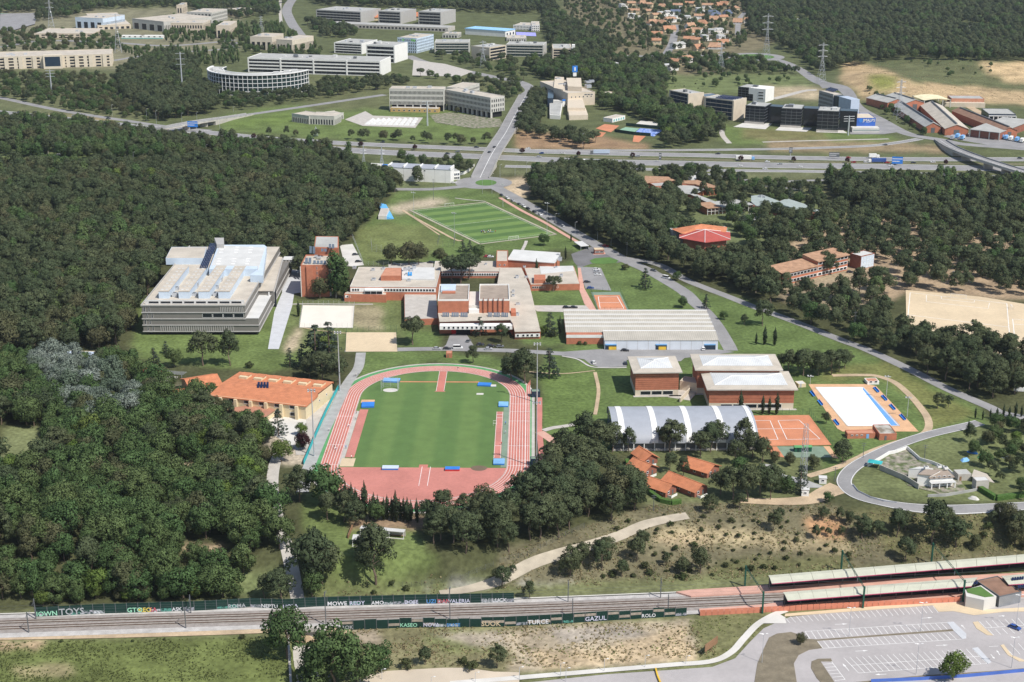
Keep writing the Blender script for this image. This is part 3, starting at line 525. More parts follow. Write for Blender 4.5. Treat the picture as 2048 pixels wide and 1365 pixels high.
# infield: lawn with faint mown bands, faded red D at the near end
inn = oval(RI-.5); VB = -SL-2.5
fl = bpy.data.objects.new('infield_lawn', None)
def clipv(P, v, keep_above):
    out = []
    for i in range(len(P)):
        a, b = P[i], P[(i+1) % len(P)]; ia = (a[1] >= v) == keep_above; ib = (b[1] >= v) == keep_above
        if ia: out.append(a)
        if ia != ib: t = (v-a[1])/(b[1]-a[1]); out.append((a[0]+(b[0]-a[0])*t, v))
    return out
stripe_mat('infield_mown', (.098,.172,.05), (.122,.198,.058), 9.5, TA, duty=.5, edge=.14)
lawn = MB().use('infield_mown').quad(*[(*T(*p), .05) for p in clipv(inn, VB, True)]).build('infield_lawn'); tag(lawn, kind='structure')
dd = MB().use('track_faded').quad(*[(*T(*p), .06) for p in clipv(inn, VB, False)]).build('throwing_fan'); tag(dd, kind='structure')
def tq(name, m, u0, u1, v0, v1, z, parent): return MB().use(m).quad((*T(u0,v0),z),(*T(u1,v0),z),(*T(u1,v1),z),(*T(u0,v1),z)).build(name, None, parent)
def tpx(px, py): # pixel -> track coordinates
    p = G(px, py); d = Vector((p.x-TC.x, p.y-TC.y)); c, s = math.cos(TA), math.sin(TA); return (d.x*c+d.y*s, -d.x*s+d.y*c)
tq('runway', 'track_red', -1.5, 2.3, VB-.1, VB+3.2, .075, lawn)
for u in (-.2, 3.4): tq('runway_line', 'paint', u, u+.2, VB-19, VB+1, .085, dd)
u, v = tpx(880, 783); tq('runway', 'track_red', u-2, u+2, v, RI+SL-.5, .075, lawn); tq('runway', 'track_red', u-2.6, u+2.6, v-.8, v, .078, lawn)
for du in (-2, 1.85): tq('runway_line', 'paint', u+du, u+du+.15, v, RI+SL-.5, .085, lawn)
u0, v0 = tpx(800, 764); u1, v1 = tpx(958, 769); tq('crossing_path', 'clay', u0, u-2, v0-.7, v0+.7, .065, lawn); tq('crossing_path', 'clay', u+2, u1, v0-.7, v0+.7, .065, lawn)
# long-jump lane (left) and vault lane (right)
tq('jump_lane', 'track_faded', -RI+2.2, -RI+6.2, -34, 24, .08, lawn); tq('gravel_edge', 'concrete', -RI+.4, -RI+2.1, -42, 22, .072, lawn)
tq('sand_pit', 'sand', -RI+1, -RI+7, -44, -35, .09, lawn); tq('sand_pit', 'deck', -RI+1.5, -RI+8, 33, 37, .09, lawn)
tq('vault_lane', 'track_faded', RI-6.4, RI-3.2, -34, 22, .08, lawn); tq('gravel_edge', 'green_court', RI-3.1, RI-.4, -44, 30, .072, lawn)
for du in (-6.3, -3.5): tq('runway_line', 'paint', RI+du, RI+du+.14, -34, 22, .09, lawn)
for v in (-20, 14, 18): tq('runway_line', 'paint', RI-6.3, RI-3.4, v, v+.25, .091, lawn)
u, v = tpx(958, 937)
MB().use('hedge_soil').quad(*[(*T(u+3.6*math.cos(t)*(1+.06*math.sin(3*t)), v+2.9*math.sin(t)), .07) for t in np.linspace(0, 6.1, 22)]).build('shot_put_circle', None, lawn)
u, v = tpx(781, 781)
MB().use('concrete_light').quad(*[(*T(u+3.7*math.cos(t), v+2.7*math.sin(t)), .08) for t in np.linspace(0, 6.1, 22)]).build('throwing_circle', None, lawn)
u, v = tpx(960, 788.5); tq('board', 'concrete_light', u-1.7, u+1.7, v-1.2, v+1.2, .08, lawn)
def landing(label, px, py, w, d, h, top, side, rz=0):
    p = G(px, py); t = thing('landing_mat', label, 'landing mat', (p.x, p.y, .05), TA+rz)
    for i in (0, 1, 2):
        a = -w/2+i*w/3; mb = MB().use(side).box(a+.02, a+w/3-.02, -d/2, d/2, .1, h*.78).build('foam_block', None, t)
    box('top_cover', top, t, -w/2-.04, w/2+.04, -d/2-.04, d/2+.04, h*.78, h)
    box('pallet_base', 'wood', t, -w/2+.1, w/2-.1, -d/2+.1, d/2-.1, 0, .1)
landing('blue high jump mat beside the upper sand pit', 736, 812, 6, 6, .8, 'blue_mat', 'blue_mat', R(4))
landing('pale blue mat with striped side on the near red fan', 781, 938, 7, 3.2, .9, 'sky_metal', 'blue_mat')
landing('bright blue mat with red side on the near edge of the infield', 905, 940.5, 6.2, 2.8, 1, 'blue_mat', 'red_paint')
landing('blue pole vault mat at the far end of the right runway', 1007, 811, 4.6, 5.5, .8, 'blue_light', 'blue_mat')
landing('pale blue pole vault mat at the near end of the right runway', 998, 926, 4.8, 5.5, .8, 'blue_light', 'blue_mat')
landing('faded blue mat with red corner beside the throwing cage', 783, 763, 8.2, 4.6, .9, 'blue_light', 'blue_mat', R(-5))
landing('rumpled dark blue mat at the right end of the crossing path', 969, 771, 6.5, 4, .7, 'blue_mat', 'blue_mat', R(-6))
landing('small pale mat beside the rumpled dark blue mat', 987, 773, 2.6, 2.6, .4, 'concrete_light', 'blue_light')
# throwing cage
p = G(780, 779); t = thing('throwing_cage', 'net throwing cage on posts around the pale circle', 'cage', (p.x, p.y, .05), TA)
pts = [(-4,-3.2),(-4.4,0),(-3.4,2.6),(0,3.6),(3.4,2.6),(4.4,0),(4,-3.2)]
for a in pts: MB().use('metal').cyl(*a, 0, 5.5, .07, n=5).build('post', None, t)
for a, b in zip(pts, pts[1:]):
    n = MB().use('metal')
    for k in range(6): f = k/5; n.beam((a[0],a[1],.3+5*f),(b[0],b[1],.3+5*f), .022, n=3)
    for k in range(1, 6): f = k/6; x = a[0]+(b[0]-a[0])*f; y = a[1]+(b[1]-a[1])*f; n.beam((x,y,.2),(x,y,5.4), .022, n=3)
    n.build('net', None, t)
for k, (px, py) in enumerate([(990,846),(990,851)]):
    p = G(px, py); t = thing('hurdle', 'white hurdle on the infield near the right runway, '+('upper' if k == 0 else 'lower')+' of two', 'hurdle', (p.x,p.y,.05), TA)
    MB().use('frame_white').box(-.9,.9,-.03,.03,.9,1.05).build('bar', None, t)
    for s in (-1, 1): MB().use('frame_white').box(s*.8-.04,s*.8+.04,-.03,.03,0,.9).box(s*.8-.04,s*.8+.04,-.5,.1,0,.06).build('foot', None, t)
# fence of green mesh on the left of the path
# ------------------------------------------------------------------ grass pitch
FA, FB, FC, FD = [G(*p).to_2d() for p in ((820,421),(972,405),(1112,469.5),(960,489))]
e1 = (FB-FA); ang = math.atan2(e1.y, e1.x)
stripe_mat('pitch_mown', (.145,.23,.062), (.085,.155,.042), (FD-FA).length/13, ang+math.pi/2, duty=.5, edge=.12)
pitch = MB().use('pitch_mown').quad(*[(p.x,p.y,.05) for p in (FA,FD,FC,FB)]).build('grass_pitch'); tag(pitch, kind='structure'); excl((FA,FB,FC,FD), 4)
for a, b in ((FA,FB),(FB,FC),(FC,FD),(FD,FA)): ribbon('pitch_border', None, 1.7, mat('pale_path', (.42,.38,.3)), z=.06, world=[a*1, b*1], n=1, parent=pitch, ex=False)
def pf(u, v): return FA.lerp(FB, u).lerp(FD.lerp(FC, u), v)
for a, b in (((.04,.04),(.96,.04)),((.96,.04),(.96,.96)),((.96,.96),(.04,.96)),((.04,.96),(.04,.04)),((.04,.5),(.96,.5))): ribbon('pitch_line', None, .2, 'paint', z=.075, world=[pf(*a), pf(*b)], n=1, parent=pitch, ex=False)
ribbon('garden_path', zF(1190,315,1260,360,1440,460,1600,545,1660,555), 2, 'dirt', z=.05)
ribbon('garden_path', zG(165,620,190,570,200,540), 2.2, 'concrete', z=.05)
ribbon('garden_path', zF(1600,222,1700,235,1840,248), 1.5, 'concrete', z=.05); ribbon('garden_path', zF(1200,325,1330,410,1480,510), 1.2, 'dirt', z=.05)
def goal(label, p, rz, w=7.3, h=2.44, d=2):
    t = thing('football_goal', label, 'goal', (p[0], p[1], gz(p[0],p[1])+.05), rz)
    for s in (-1, 1): MB().use('frame_white').beam((s*w/2,0,0),(s*w/2,0,h), .09).build('post', None, t)
    MB().use('frame_white').beam((-w/2,0,h),(w/2,0,h), .09).build('crossbar', None, t)
    n = MB().use('frame_white')
    for k in range(13): x = -w/2+w*k/12; n.beam((x,0,h),(x,d*.5,h*.92), .014, n=3).beam((x,d*.5,h*.92),(x,d,0), .014, n=3)
    for k in range(5): f = k/4; n.beam((-w/2,d*.5+d*.5*f,h*.92*(1-f)+.02),(w/2,d*.5+d*.5*f,h*.92*(1-f)+.02), .014, n=3)
    n.build('net', None, t)
goal('white football goal at the near end of the striped grass pitch', G(1027,480), ang+math.pi, 7.3)
goal('white football goal at the far end of the striped grass pitch', G(899,413.5), ang, 7.3)
goal('white football goal by the pines at the far end of the sand field', G(*zH(1537,1000)[0]), R(-20), 9, 2.6)
goal('white football goal at the right edge of the sand field', G(*zH(1945,1080)[0]), R(-100), 5, 2.2)
# ------------------------------------------------------------------ building kit
WCACHE = {}
def wmesh(w, h, glass='glass', frame='frame_white', mull=0):
    k = (round(w,2), round(h,2), glass, frame, mull)
    if k not in WCACHE:
        f = min(.12, w*.09); mb = MB().use(frame)
        mb.box(-w/2,w/2,-.14,.02,0,f).box(-w/2,w/2,-.14,.02,h-f,h).box(-w/2,-w/2+f,-.14,.02,f,h-f).box(w/2-f,w/2,-.14,.02,f,h-f)
        for i in range(mull): x = -w/2+w*(i+1)/(mull+1); mb.box(x-.05,x+.05,-.12,.02,f,h-f)
        mb.use(glass).box(-w/2+f,w/2-f,-.05,.01,f,h-f); WCACHE[k] = mb.mesh('window')
    return WCACHE[k]
class Bld:
    def __init__(s, name, label, FL, FR, BL, ybase=None, h=None, cat='building', group=None, mar=1.5, xb=None):
        if h is None: h = topz(FL[0] if xb is None else xb, FL[1], ybase)
        s.h = h
        # ground level under the building, refined once
        g0 = onz(FL[0], FL[1], h); s.zg = gz(*g0); g0 = onz(*FL, s.zg+h); s.zg = gz(*g0); zt = s.zg+h
        a, b, c = [Vector(onz(*p, zt)) for p in (FL, FR, BL)]
        u = b-a; s.w = u.length; s.a = math.atan2(u.y, u.x); n = Vector((-u.y, u.x)).normalized(); s.d = abs((c-a).dot(n)); s.o = a
        s.t = thing(name, label, cat, (a.x, a.y, s.zg), s.a, group); s.wp = s.rp = None
        excl([s.W(0,0), s.W(s.w,0), s.W(s.w,s.d), s.W(0,s.d)], mar)
    def W(s, x, y): c, q = math.cos(s.a), math.sin(s.a); return (s.o.x+x*c-y*q, s.o.y+x*q+y*c)
    def loc(s, px, py, z): # pixel at local height z -> local x,y
        p = Vector(onz(px, py, s.zg+z))-s.o; c, q = math.cos(s.a), math.sin(s.a); return (p.x*c+p.y*q, -p.x*q+p.y*c)
    def box(s, name, m, x0, x1, y0, y1, z0, z1, parent=None):
        o = MB().use(m).box(x0,x1,y0,y1,z0,z1).build(name, None, parent or s.t)
        if name == 'wall' and not s.wp: s.wp = o
        if name == 'roof' and not s.rp: s.rp = o
        return o
    def pr(s, name, m, px, z0, z1, ex=False, parent=None):
        P = [s.loc(a, b, z1) for a, b in px]
        if ex: excl([s.W(*p) for p in P], 1.2)
        return MB().use(m).prism(P, z0, z1).build(name, None, parent or s.t)
    def body(s, wall, roof, z0=-1.2, z1=None, par=.5, x0=0, x1=None, y0=0, y1=None, pm=None, nm='wall'):
        """walls, recessed roof and a parapet round it"""
        z1 = s.h if z1 is None else z1; x1 = s.w if x1 is None else x1; y1 = s.d if y1 is None else y1
        w = s.box(nm, wall, x0, x1, y0, y1, z0, z1-par)
        s.box('roof', roof, x0+.35, x1-.35, y0+.35, y1-.35, z1-par, z1-par+.12)
        pp = MB().use(pm or wall).box(x0-.03,x1+.03,y0-.03,y0+.32,z1-par,z1).box(x0-.03,x1+.03,y1-.32,y1+.03,z1-par,z1).box(x0-.03,x0+.32,y0+.32,y1-.32,z1-par,z1).box(x1-.32,x1+.03,y0+.32,y1-.32,z1-par,z1); pp.build('parapet', None, s.t)
        return w
    def wins(s, face, u0, u1, n, z, w, h, glass='glass', frame='frame_white', mull=0, off=0, nm='window'):
        me = wmesh(w, h, glass, frame, mull)
        for i in range(n):
            u = u0+(u1-u0)*(i+.5)/n
            p, r = {'F': ((u, -off, z), 0), 'R': ((s.w+off, u, z), math.pi/2), 'L': ((-off, u, z), -math.pi/2), 'B': ((u, s.d+off, z), math.pi)}[face]
            o = bpy.data.objects.new(nm, me); o.location = p; o.rotation_euler = (0,0,r); link(o, s.wp or s.t)
    def band(s, name, m, face, u0, u1, z0, z1, proud=.15, at=None):
        if face == 'F': y = 0 if at is None else at; a = (u0,u1,y-proud,y,z0,z1)
        elif face == 'L': a = (-proud,0,u0,u1,z0,z1)
        elif face == 'R': a = (s.w,s.w+proud,u0,u1,z0,z1)
        else: a = (u0,u1,s.d,s.d+proud,z0,z1)
        return s.box(name, m, *a)
    def kit(s, px, z0, hs=(1.2, 2), m='metal', nm='roof_unit', size=(1.5, 2.6)):
        for a, b in px:
            x, y = s.loc(a, b, z0); w = random.uniform(*size)/2; d = random.uniform(*size)/2; h = random.uniform(*hs)
            mb = MB().use(m).box(x-w,x+w,y-d,y+d,z0,z0+h).use('metal_dark').box(x-w*.6,x+w*.6,y-d*.6,y+d*.6,z0+h,z0+h+.15); mb.build(nm, None, s.rp or s.t)
def panels(b, px4, z, nx, ny, m='solar', tilt=.35, nm='solar_panel', gap=.12):
    """rows of tilted panels inside a pixel quad (FL,FR,BR,BL) on a roof at height z"""
    q = [Vector(b.loc(*p, z)) for p in px4]
    if tilt >= .5: q[3] = q[0].lerp(q[3], .33); q[2] = q[1].lerp(q[2], .33); tilt = .8
    for j in range(ny):
        for i in range(nx):
            def L(u, v): return q[0].lerp(q[1], u).lerp(q[3].lerp(q[2], u), v)
            u0, u1 = (i+gap)/nx, (i+1-gap)/nx; v0, v1 = (j+gap)/ny, (j+1-gap)/ny
            a, c, d, e = L(u0,v0), L(u1,v0), L(u1,v1), L(u0,v1); t = (e-a).length*tilt
            V = [(a.x,a.y,z+.25),(c.x,c.y,z+.25),(d.x,d.y,z+.25+t),(e.x,e.y,z+.25+t)]
            mb = MB().use(m).add(V+[(x,y,zz-.1) for x,y,zz in V], [(0,1,2,3),(7,6,5,4),(0,4,5,1),(1,5,6,2),(2,6,7,3),(3,7,4,0)])
            mb.use('metal').box(e.x,e.x+.08,e.y-.08,e.y,z,z+.15+t).box(d.x-.08,d.x,d.y-.08,d.y,z,z+.15+t).box(a.x,a.x+.08,a.y,a.y+.08,z,z+.2)
            mb.build(nm, None, b.t)
def gable(name, label, p, L, Wd, rz, hw, hr, wall='wood', roof='tile', over=.7, cat='house', door=True, group=None, wn=2, chimney=False, hip=0, ex=1.5):
    """ridge along local x; p = ground point of the centre"""
    t = thing(name, label, cat, (p[0], p[1], gz(p[0], p[1])), rz, group); z0 = -1
    mb = MB().use(wall).box(-L/2,L/2,-Wd/2,Wd/2,z0,hw)
    if not hip: mb.add([(-L/2,-Wd/2,hw),(-L/2,Wd/2,hw),(-L/2,0,hr-.1)], [(0,2,1)]).add([(L/2,-Wd/2,hw),(L/2,Wd/2,hw),(L/2,0,hr-.1)], [(0,1,2)])
    wl = mb.build('wall', None, t)
    a, b = L/2+over, Wd/2+over; k = hw-(hr-hw)/(Wd/2)*over; r = a-hip
    for s in (-1, 1):
        V = [(-a,s*b,k),(a,s*b,k),(r,0,hr),(-r,0,hr)]; V += [(x,y,z+.22) for x,y,z in V]
        MB().use(roof).add(V, [(0,1,2,3),(7,6,5,4),(0,4,5,1),(1,5,6,2),(2,6,7,3),(3,7,4,0)]).build('roof_slope', None, t)
        if hip:
            V = [(s*a,-b,k),(s*a,b,k),(s*r,0,hr)]; V += [(x,y,z+.2) for x,y,z in V]; MB().use(roof).add(V, [(0,1,2),(5,4,3),(0,3,4,1),(1,4,5,2),(2,5,3,0)]).build('roof_slope', None, t)
    MB().use(roof).box(-r,r,-.18,.18,hr+.12,hr+.32).build('ridge', None, t)
    me = wmesh(min(1.2, Wd*.18), 1.1)
    for s in (-1, 1):
        for i in range(wn):
            x = -L/2+L*(i+.5)/wn; o = bpy.data.objects.new('window', me); o.location = (x, s*(Wd/2), hw*.42); o.rotation_euler = (0,0,0 if s < 0 else math.pi); link(o, wl)
        o = bpy.data.objects.new('window', me); o.location = (s*L/2, -Wd*.22, hw*.42); o.rotation_euler = (0,0,math.pi/2*s); link(o, wl)
    if door: MB().use('metal_dark').box(L/2,L/2+.08,Wd*.1,Wd*.1+1,0,2.05).build('door', None, t)
    if chimney: MB().use('white_wall').box(L*.2,L*.2+.7,.4,1.1,hw,hr+.9).build('chimney', None, t)
    c, q = math.cos(rz), math.sin(rz); excl([(p[0]+x*c-y*q, p[1]+x*q+y*c) for x, y in ((-a,-b),(a,-b),(a,b),(-a,b))], ex)
    return t
def text(body, size, loc, rot, m, parent, nm='lettering', ext=.02):
    me = TXT[body].copy(); me.materials.clear(); me.materials.append(MATS[m]); q = bpy.data.objects.new(nm, me); q.location = loc; q.rotation_euler = rot; q.scale = (size,)*3; return link(q, parent)
# ------------------------------------------------------------------ campus buildings
# grey research building
b = Bld('research_building', 'large grey research building with flat white roof, rooftop plant and solar strip', (282,613), (490,613), (342,494), ybase=671, mar=4)
h = b.h; w, d = b.w, b.d; f = h/4.6; z1 = h-4*f
ext = (b.loc(517,639,z1+2*f)[0]-w)
b.box('ground_floor', 'black', 3, w+ext-2, 1.5, d-1, -1, z1)
for k in range(4):
    x1 = w+ext if k < 2 else w; zz = z1+k*f; dd = d if k > 1 else d
    fl = b.box('storey', 'grey_panel', .25, x1-.25, .25, (d-.25), zz, zz+f)
    b.box('floor_slab', 'grey_light', -.15, x1+.15, -.2, d, zz-.22, zz+.18)
    if k == 0:
        for i in range(34): x = w*.17+i*(w*.72/34); b.box('louvre', 'grey_light', x, x+.35, -.06, .25, zz+.4, zz+f-.4)
    if k == 3:
        for i in range(14): x = w*.76+i*(w*.23/14); b.box('louvre', 'grey_light', x, x+.35, -.06, .25, zz+.4, zz+f-.4)
    if k == 2: b.wins('F', w*.58, w-.8, 4, zz+.7, w*.095, f-1.2, off=-.24)
    for u in ([.03,.075] if k % 2 else [.05,.1]): b.wins('F', w*u-.4, w*u+.4, 1, zz+.4, .8, f-.8, off=-.24)
    b.wins('L', 4, d-4, 10, zz+.9, 2.2, f-1.7, off=-.24)
b.box('terrace', 'roof_white', w, w+ext, .3, d*.45, z1+2*f+.18, z1+2*f+.3)
b.box('roof_terrace', 'roof_tan', .2, w-.2, .2, d-.3, h-.05, h+.1)
b.box('parapet', 'grey_light', -.15, w+.15, -.2, .25, h+.1, h+.9); b.box('parapet', 'grey_light', -.15, .25, .25, d, h+.1, h+.9); b.box('parapet', 'grey_light', w-.25, w+.15, .25, d*.55, h+.1, h+.9)
b.box('roof_band', 'roof_white', 1.5, w-1, 3.5, 4, h+.1, h+2.4); b.wins('F', 3, w-2, 8, h+.5, w*.1, 1.4, off=-3.5)
for u0, u1 in ((1240,1320),(1395,1480),(1550,1635),(1705,1795)):
    p0 = zE(u0, 1005)[0]; p1 = zE(u1, 1005)[0]; x0, y0 = b.loc(*p0, h+.1); x1, _ = b.loc(*p1, h+.1); yb = y0+d*.42
    sh = b.box('roof_shed', 'sky_metal', x0, x1, y0, yb, h+.1, h+4.2); b.box('shed_roof', 'roof_tan', x0-.2, x1+.2, y0-.2, yb, h+4.2, h+4.45)
    for i in range(8):
        for s in (.28, .72): b.box('skylight', 'roof_white', x0+(x1-x0)*s-.7, x0+(x1-x0)*s+.7, y0+2+i*(yb-y0-4)/8, y0+3+i*(yb-y0-4)/8, h+4.45, h+4.75)
b.kit(zE(1365,990,1380,940,1400,880,1420,840,1515,980,1530,920,1560,860,1680,980,1690,930,1710,870,1725,830), h+.1, (1.2,3.2), 'metal', size=(2,4))
b.pr('roof_hall', 'sky_metal', zE(1292,690,1590,690,1610,602,1338,602), h, h+4); b.pr('hall_roof', 'roof_tan', zE(1296,686,1588,686,1606,604,1340,604), h+4, h+4.2)
b.pr('roof_hall', 'sky_metal', zE(1630,775,2010,775)+zF(0,820,100,825,130,600,110,585)+zE(1702,585), h, h+4.4); b.pr('hall_roof', 'roof_white', zE(1650,745,2010,750)+zF(60,790,118,605)+zE(1715,590), h+4.4, h+4.6)
for i, y in enumerate((605,625,645,695,715,735)):
    for x in (1735,1850,1960): 
        u, v = b.loc(*zE(x-(y-600)*.25, y)[0], h+4.6); b.box('skylight', 'frame_white', u-1.1, u+1.1, v-.6, v+.6, h+4.6, h+4.9)
panels(b, zE(1555,770,1620,770,1695,578,1638,578), h+4.7, 5, 11, 'solar', .12)
b.pr('stair_tower', 'grey_light', zE(1690,580,1746,580,1746,530,1672,530), h, h+7)
b2h = topz(546,582,623)
P = zF(-60,945,182,945,252,680,185,675,120,820,-60,825)
b.pr('entrance_wing', 'grey_panel', P, 4.5, b2h-.2, ex=True); b.pr('wing_roof', 'roof_tan', P, b2h-.2, b2h)
for k in range(4): b.pr('floor_slab', 'grey_light', [(x+2.5, y+1.5) for x, y in zF(-60,945,182,945,252,680,200,680,140,900,-60,905)], b2h-1.2-k*2.4, b2h-.8-k*2.4)
for x in (60,155): 
    u, v = b.loc(*zF(x, 1108)[0], 0); MB().use('frame_white').cyl(u, v, -.5, b2h-.5, .35).build('column', None, b.t)
u, v = b.loc(*zF(120,1085)[0], 0); b.box('entrance_glass', 'glass', u-8, u+6, v+4, v+4.4, 0, b2h-1)
# skywalk
p0 = G(566, 552); b = Bld('skywalk', 'white lattice footbridge joining the grey building to the brick tower', zF(255,695)[0], zF(400,695)[0], zF(262,670)[0], h=11, cat='footbridge', mar=0)
b.box('deck', 'concrete', 0, b.w, 0, b.d, 6.6, 7); b.box('roof', 'roof_white', -.2, b.w+.2, -.2, b.d+.2, 10.2, 10.5)
for y in (0.1, b.d-.1):
    m = MB().use('frame_white'); n = 6
    for i in range(n): x0, x1 = b.w*i/n, b.w*(i+1)/n; m.beam((x0,y,7),(x1,y,10.2) if i % 2 else (x1,y,10.2), .12, n=4).beam((x0,y,10.2),(x1,y,7), .12, n=4).beam((x0,y,7),(x0,y,10.2), .12, n=4)
    m.build('lattice_side', None, b.t)
# brick tower
b = Bld('brick_tower', 'tall red brick block with rooftop solar collectors beside the skywalk', zF(395,742)[0], zF(612,742)[0], zF(428,662)[0], ybase=594, mar=2)
b.body('brick', 'roof_tan', par=.8); h = b.h
b.box('pilaster', 'brick', b.w*.2, b.w*.45, -.9, 0, -1, h-.3); b.box('pilaster', 'concrete_light', -.5, 0, -.3, 2, -1, h-1); b.box('pilaster', 'concrete_light', b.w, b.w+.7, 1, 4, -1, h-1)
for k in range(6): b.wins('R', 2, b.d-1, 3, 1.5+k*3.1, 1.6, 1.6); b.wins('F', b.w*.56, b.w*.6, 1, 1.5+k*3.1, .5, 1.6)
b.pr('rear_block', 'brick', zF(500,605,690,612,690,520,512,518), -1, h+2.6, ex=True); b.pr('rear_roof', 'roof_grey', zF(508,598,682,605,684,524,518,522), h+2.6, h+2.9)
panels(b, zF(425,735,480,735,490,690,440,690), h-.5, 2, 1, 'solar_grey', .5); panels(b, zF(490,735,600,738,595,712,495,710), h-.5, 4, 1, 'solar_grey', .5); panels(b, zF(460,655,510,660,520,605,470,600), h-.5, 2, 1, 'solar_grey', .5); panels(b, zF(612,615,660,618,662,585,615,582), h+2.9, 2, 1, 'solar_grey', .5); panels(b, zF(552,640,600,642,602,620,555,618), h+2.9, 2, 1, 'solar_grey', .5)
b.kit(zF(515,680,540,690,560,560,600,540,580,590), h, (1,1.8))
# long low building
b = Bld('teaching_building', 'long low teaching building with tan flat roof and window strip', zF(780,908)[0], zF(1452,912)[0], zF(762,757)[0], h=8.6, mar=2)
b.body('brick', 'roof_tan', par=.5, pm='concrete_light')
b.box('window_wall', 'white_wall', .2, b.w-.2, -.1, 0, 5.2, 7.6); b.wins('F', 1, 5.5, 3, 5.6, 1.3, 1.6, off=.1); b.wins('F', 20, b.w-1, 17, 5.6, 1.5, 1.6, off=.1)
b.box('glazed_porch', 'frame_white', 9, 19.5, -3.6, -.1, 4.8, 7.4); 
for i in range(3): b.box('porch_pane', 'glass', 9.2+i*3.45, 12.4+i*3.45, -3.72, -3.6, 5, 6.6)
lh = 4.6
lw = b.pr('lower_wing', 'brick', zF(735,970,1062,978,1070,935,760,930), -1, lh, ex=True); b.pr('wing_roof', 'roof_tan', zF(740,966,1058,973,1066,938,764,934), lh, lh+.15)
x0, y0 = b.loc(*zF(737,970)[0], lh); x1, _ = b.loc(*zF(1060,976)[0], lh)
b.box('window_wall', 'white_wall', x0+.3, x1-.3, y0-.12, y0-.02, 2.4, 4.1); b.wins('F', x0+.8, x1-.8, 11, 2.7, 1.2, 1.1, off=-y0+.12)
b.pr('terrace_block', 'brick', zF(1203,968,1455,968,1466,1160,1206,1170), -1, 3.6, ex=True); b.pr('terrace_paving', 'concrete', zF(1206,968,1452,968,1462,1156,1209,1166), 3.6, 3.75)
b.pr('brick_penthouse', 'brick', zF(1020,828,1178,828,1180,765,1060,765), 8.2, 11.2); b.pr('penthouse_roof', 'brick_light', zF(1024,825,1174,825,1176,768,1064,768), 11.2, 11.4)
b.pr('plant_deck', 'roof_white', zF(1185,850,1440,852,1440,762,1185,762), 8.2, 9.2); b.kit(zF(1210,790,1240,780,1220,820,1260,790,1280,770), 9.2, (1,2)); b.kit(zF(960,785,965,860,1240,868,815,770,1040,775), 8.3, (.8,1.4)); panels(b, zF(1230,830,1265,830,1265,812,1230,812), 9.3, 2, 1, 'water_blue', .3)
# rear corridors
b = Bld('rear_corridor', 'low brick corridor with strip windows behind the courtyard pines', zF(1430,790)[0], zF(1950,790)[0], zF(1430,712)[0], h=4.6, mar=1)
b.body('brick', 'roof_tan', par=.4, pm='concrete_light'); b.box('window_wall', 'white_wall', .3, b.w-.3, -.1, 0, 1.4, 3.6); b.wins('F', 1, b.w-1, 26, 1.7, 1.25, 1.5, off=.1); b.kit(zF(1840,740), 4.3, (.8,1.2))
b = Bld('brick_store', 'small brick block left of the sloping brick hall', zF(1922,712)[0], zF(2012,712)[0], zF(1905,628)[0], h=8.5, mar=1); b.body('brick', 'roof_tan', par=.5); b.wins('F', .6, b.w-.6, 2, 5.5, 1, 1)
# right wing
b = Bld('right_wing', 'long tan roofed wing running from the sloping brick hall to the near lawn', zG(112,1228)[0], zG(308,1224)[0], zG(0,740)[0], ybase=680, mar=1)
h = b.h; P = zG(112,1228,308,1224,225,880,162,742,0,742,-20,860,20,900,75,1080,95,1160)
b.pr('wall', 'brick', P, -1, h-.3, ex=True); b.pr('roof', 'roof_tan', P, h-.3, h)
x0, y0 = b.loc(*zG(115,1230)[0], h-.3)
b.box('window_wall', 'white_wall', .3, b.w-.3, y0-.15, y0-.03, 1.3, 3.2); b.wins('F', b.w*.25, b.w*.75, 3, 1.6, 1.4, 1.4, off=-y0+.15); b.wins('F', .6, b.w*.2, 1, 1.6, 1.3, 1.4, off=-y0+.15); b.wins('F', b.w*.8, b.w-.6, 1, 1.6, 1.3, 1.4, off=-y0+.15)
b.kit(zG(100,930,100,960,135,1025,130,1105,105,1075,130,820), h, (.8,1.6)); b.pr('brick_box', 'brick', zG(85,1085,122,1085,118,1050,82,1050), h, h+2)
b.pr('east_wing', 'brick', zG(230,872,606,866,562,735,180,742), -1, 3.9, ex=True); b.pr('east_roof', 'roof_tan', zG(234,868,602,862,560,738,186,745), 3.9, 4.2); b.pr('white_roof', 'roof_white', zG(310,790,560,765,555,728,300,732), 4.2, 4.35)
b.pr('brick_box', 'brick', zG(258,835,345,833,345,795,258,795), 4.2, 6.6); b.kit(zG(185,740,200,820,425,745,465,810), 4.3, (.8,1.5))
x0, y0 = b.loc(*zG(232,872)[0], 3.9); x1, _ = b.loc(*zG(604,866)[0], 3.9); b.wins('F', x0+.8, x0+9, 6, 1.6, 1.2, 1.3, off=-y0); b.wins('F', x1-14, x1-.8, 9, 1.6, 1.2, 1.3, off=-y0)
b = Bld('brick_hall', 'brick hall with long sloping roof behind the right wing', zG(60,668)[0], zG(412,692)[0], zG(48,618)[0], h=8, mar=1)
b.box('wall', 'brick', 0, b.w, 0, b.d, -1, 6.6); m = MB().use('roof_white'); W_, D_ = b.w, b.d
m.add([(-.4,-.5,7.0),(W_+.4,-.5,7.0),(W_+.4,D_+.4,9.4),(-.4,D_+.4,9.4),(-.4,-.5,6.6),(W_+.4,-.5,6.6),(W_+.4,D_+.4,6.6),(-.4,D_+.4,6.6)], [(0,1,2,3),(7,6,5,4),(0,4,5,1),(1,5,6,2),(2,6,7,3),(3,7,4,0)]).build('sloping_roof', None, b.t); b.kit(zG(440,665,455,690), 7, (1.5,2.5))
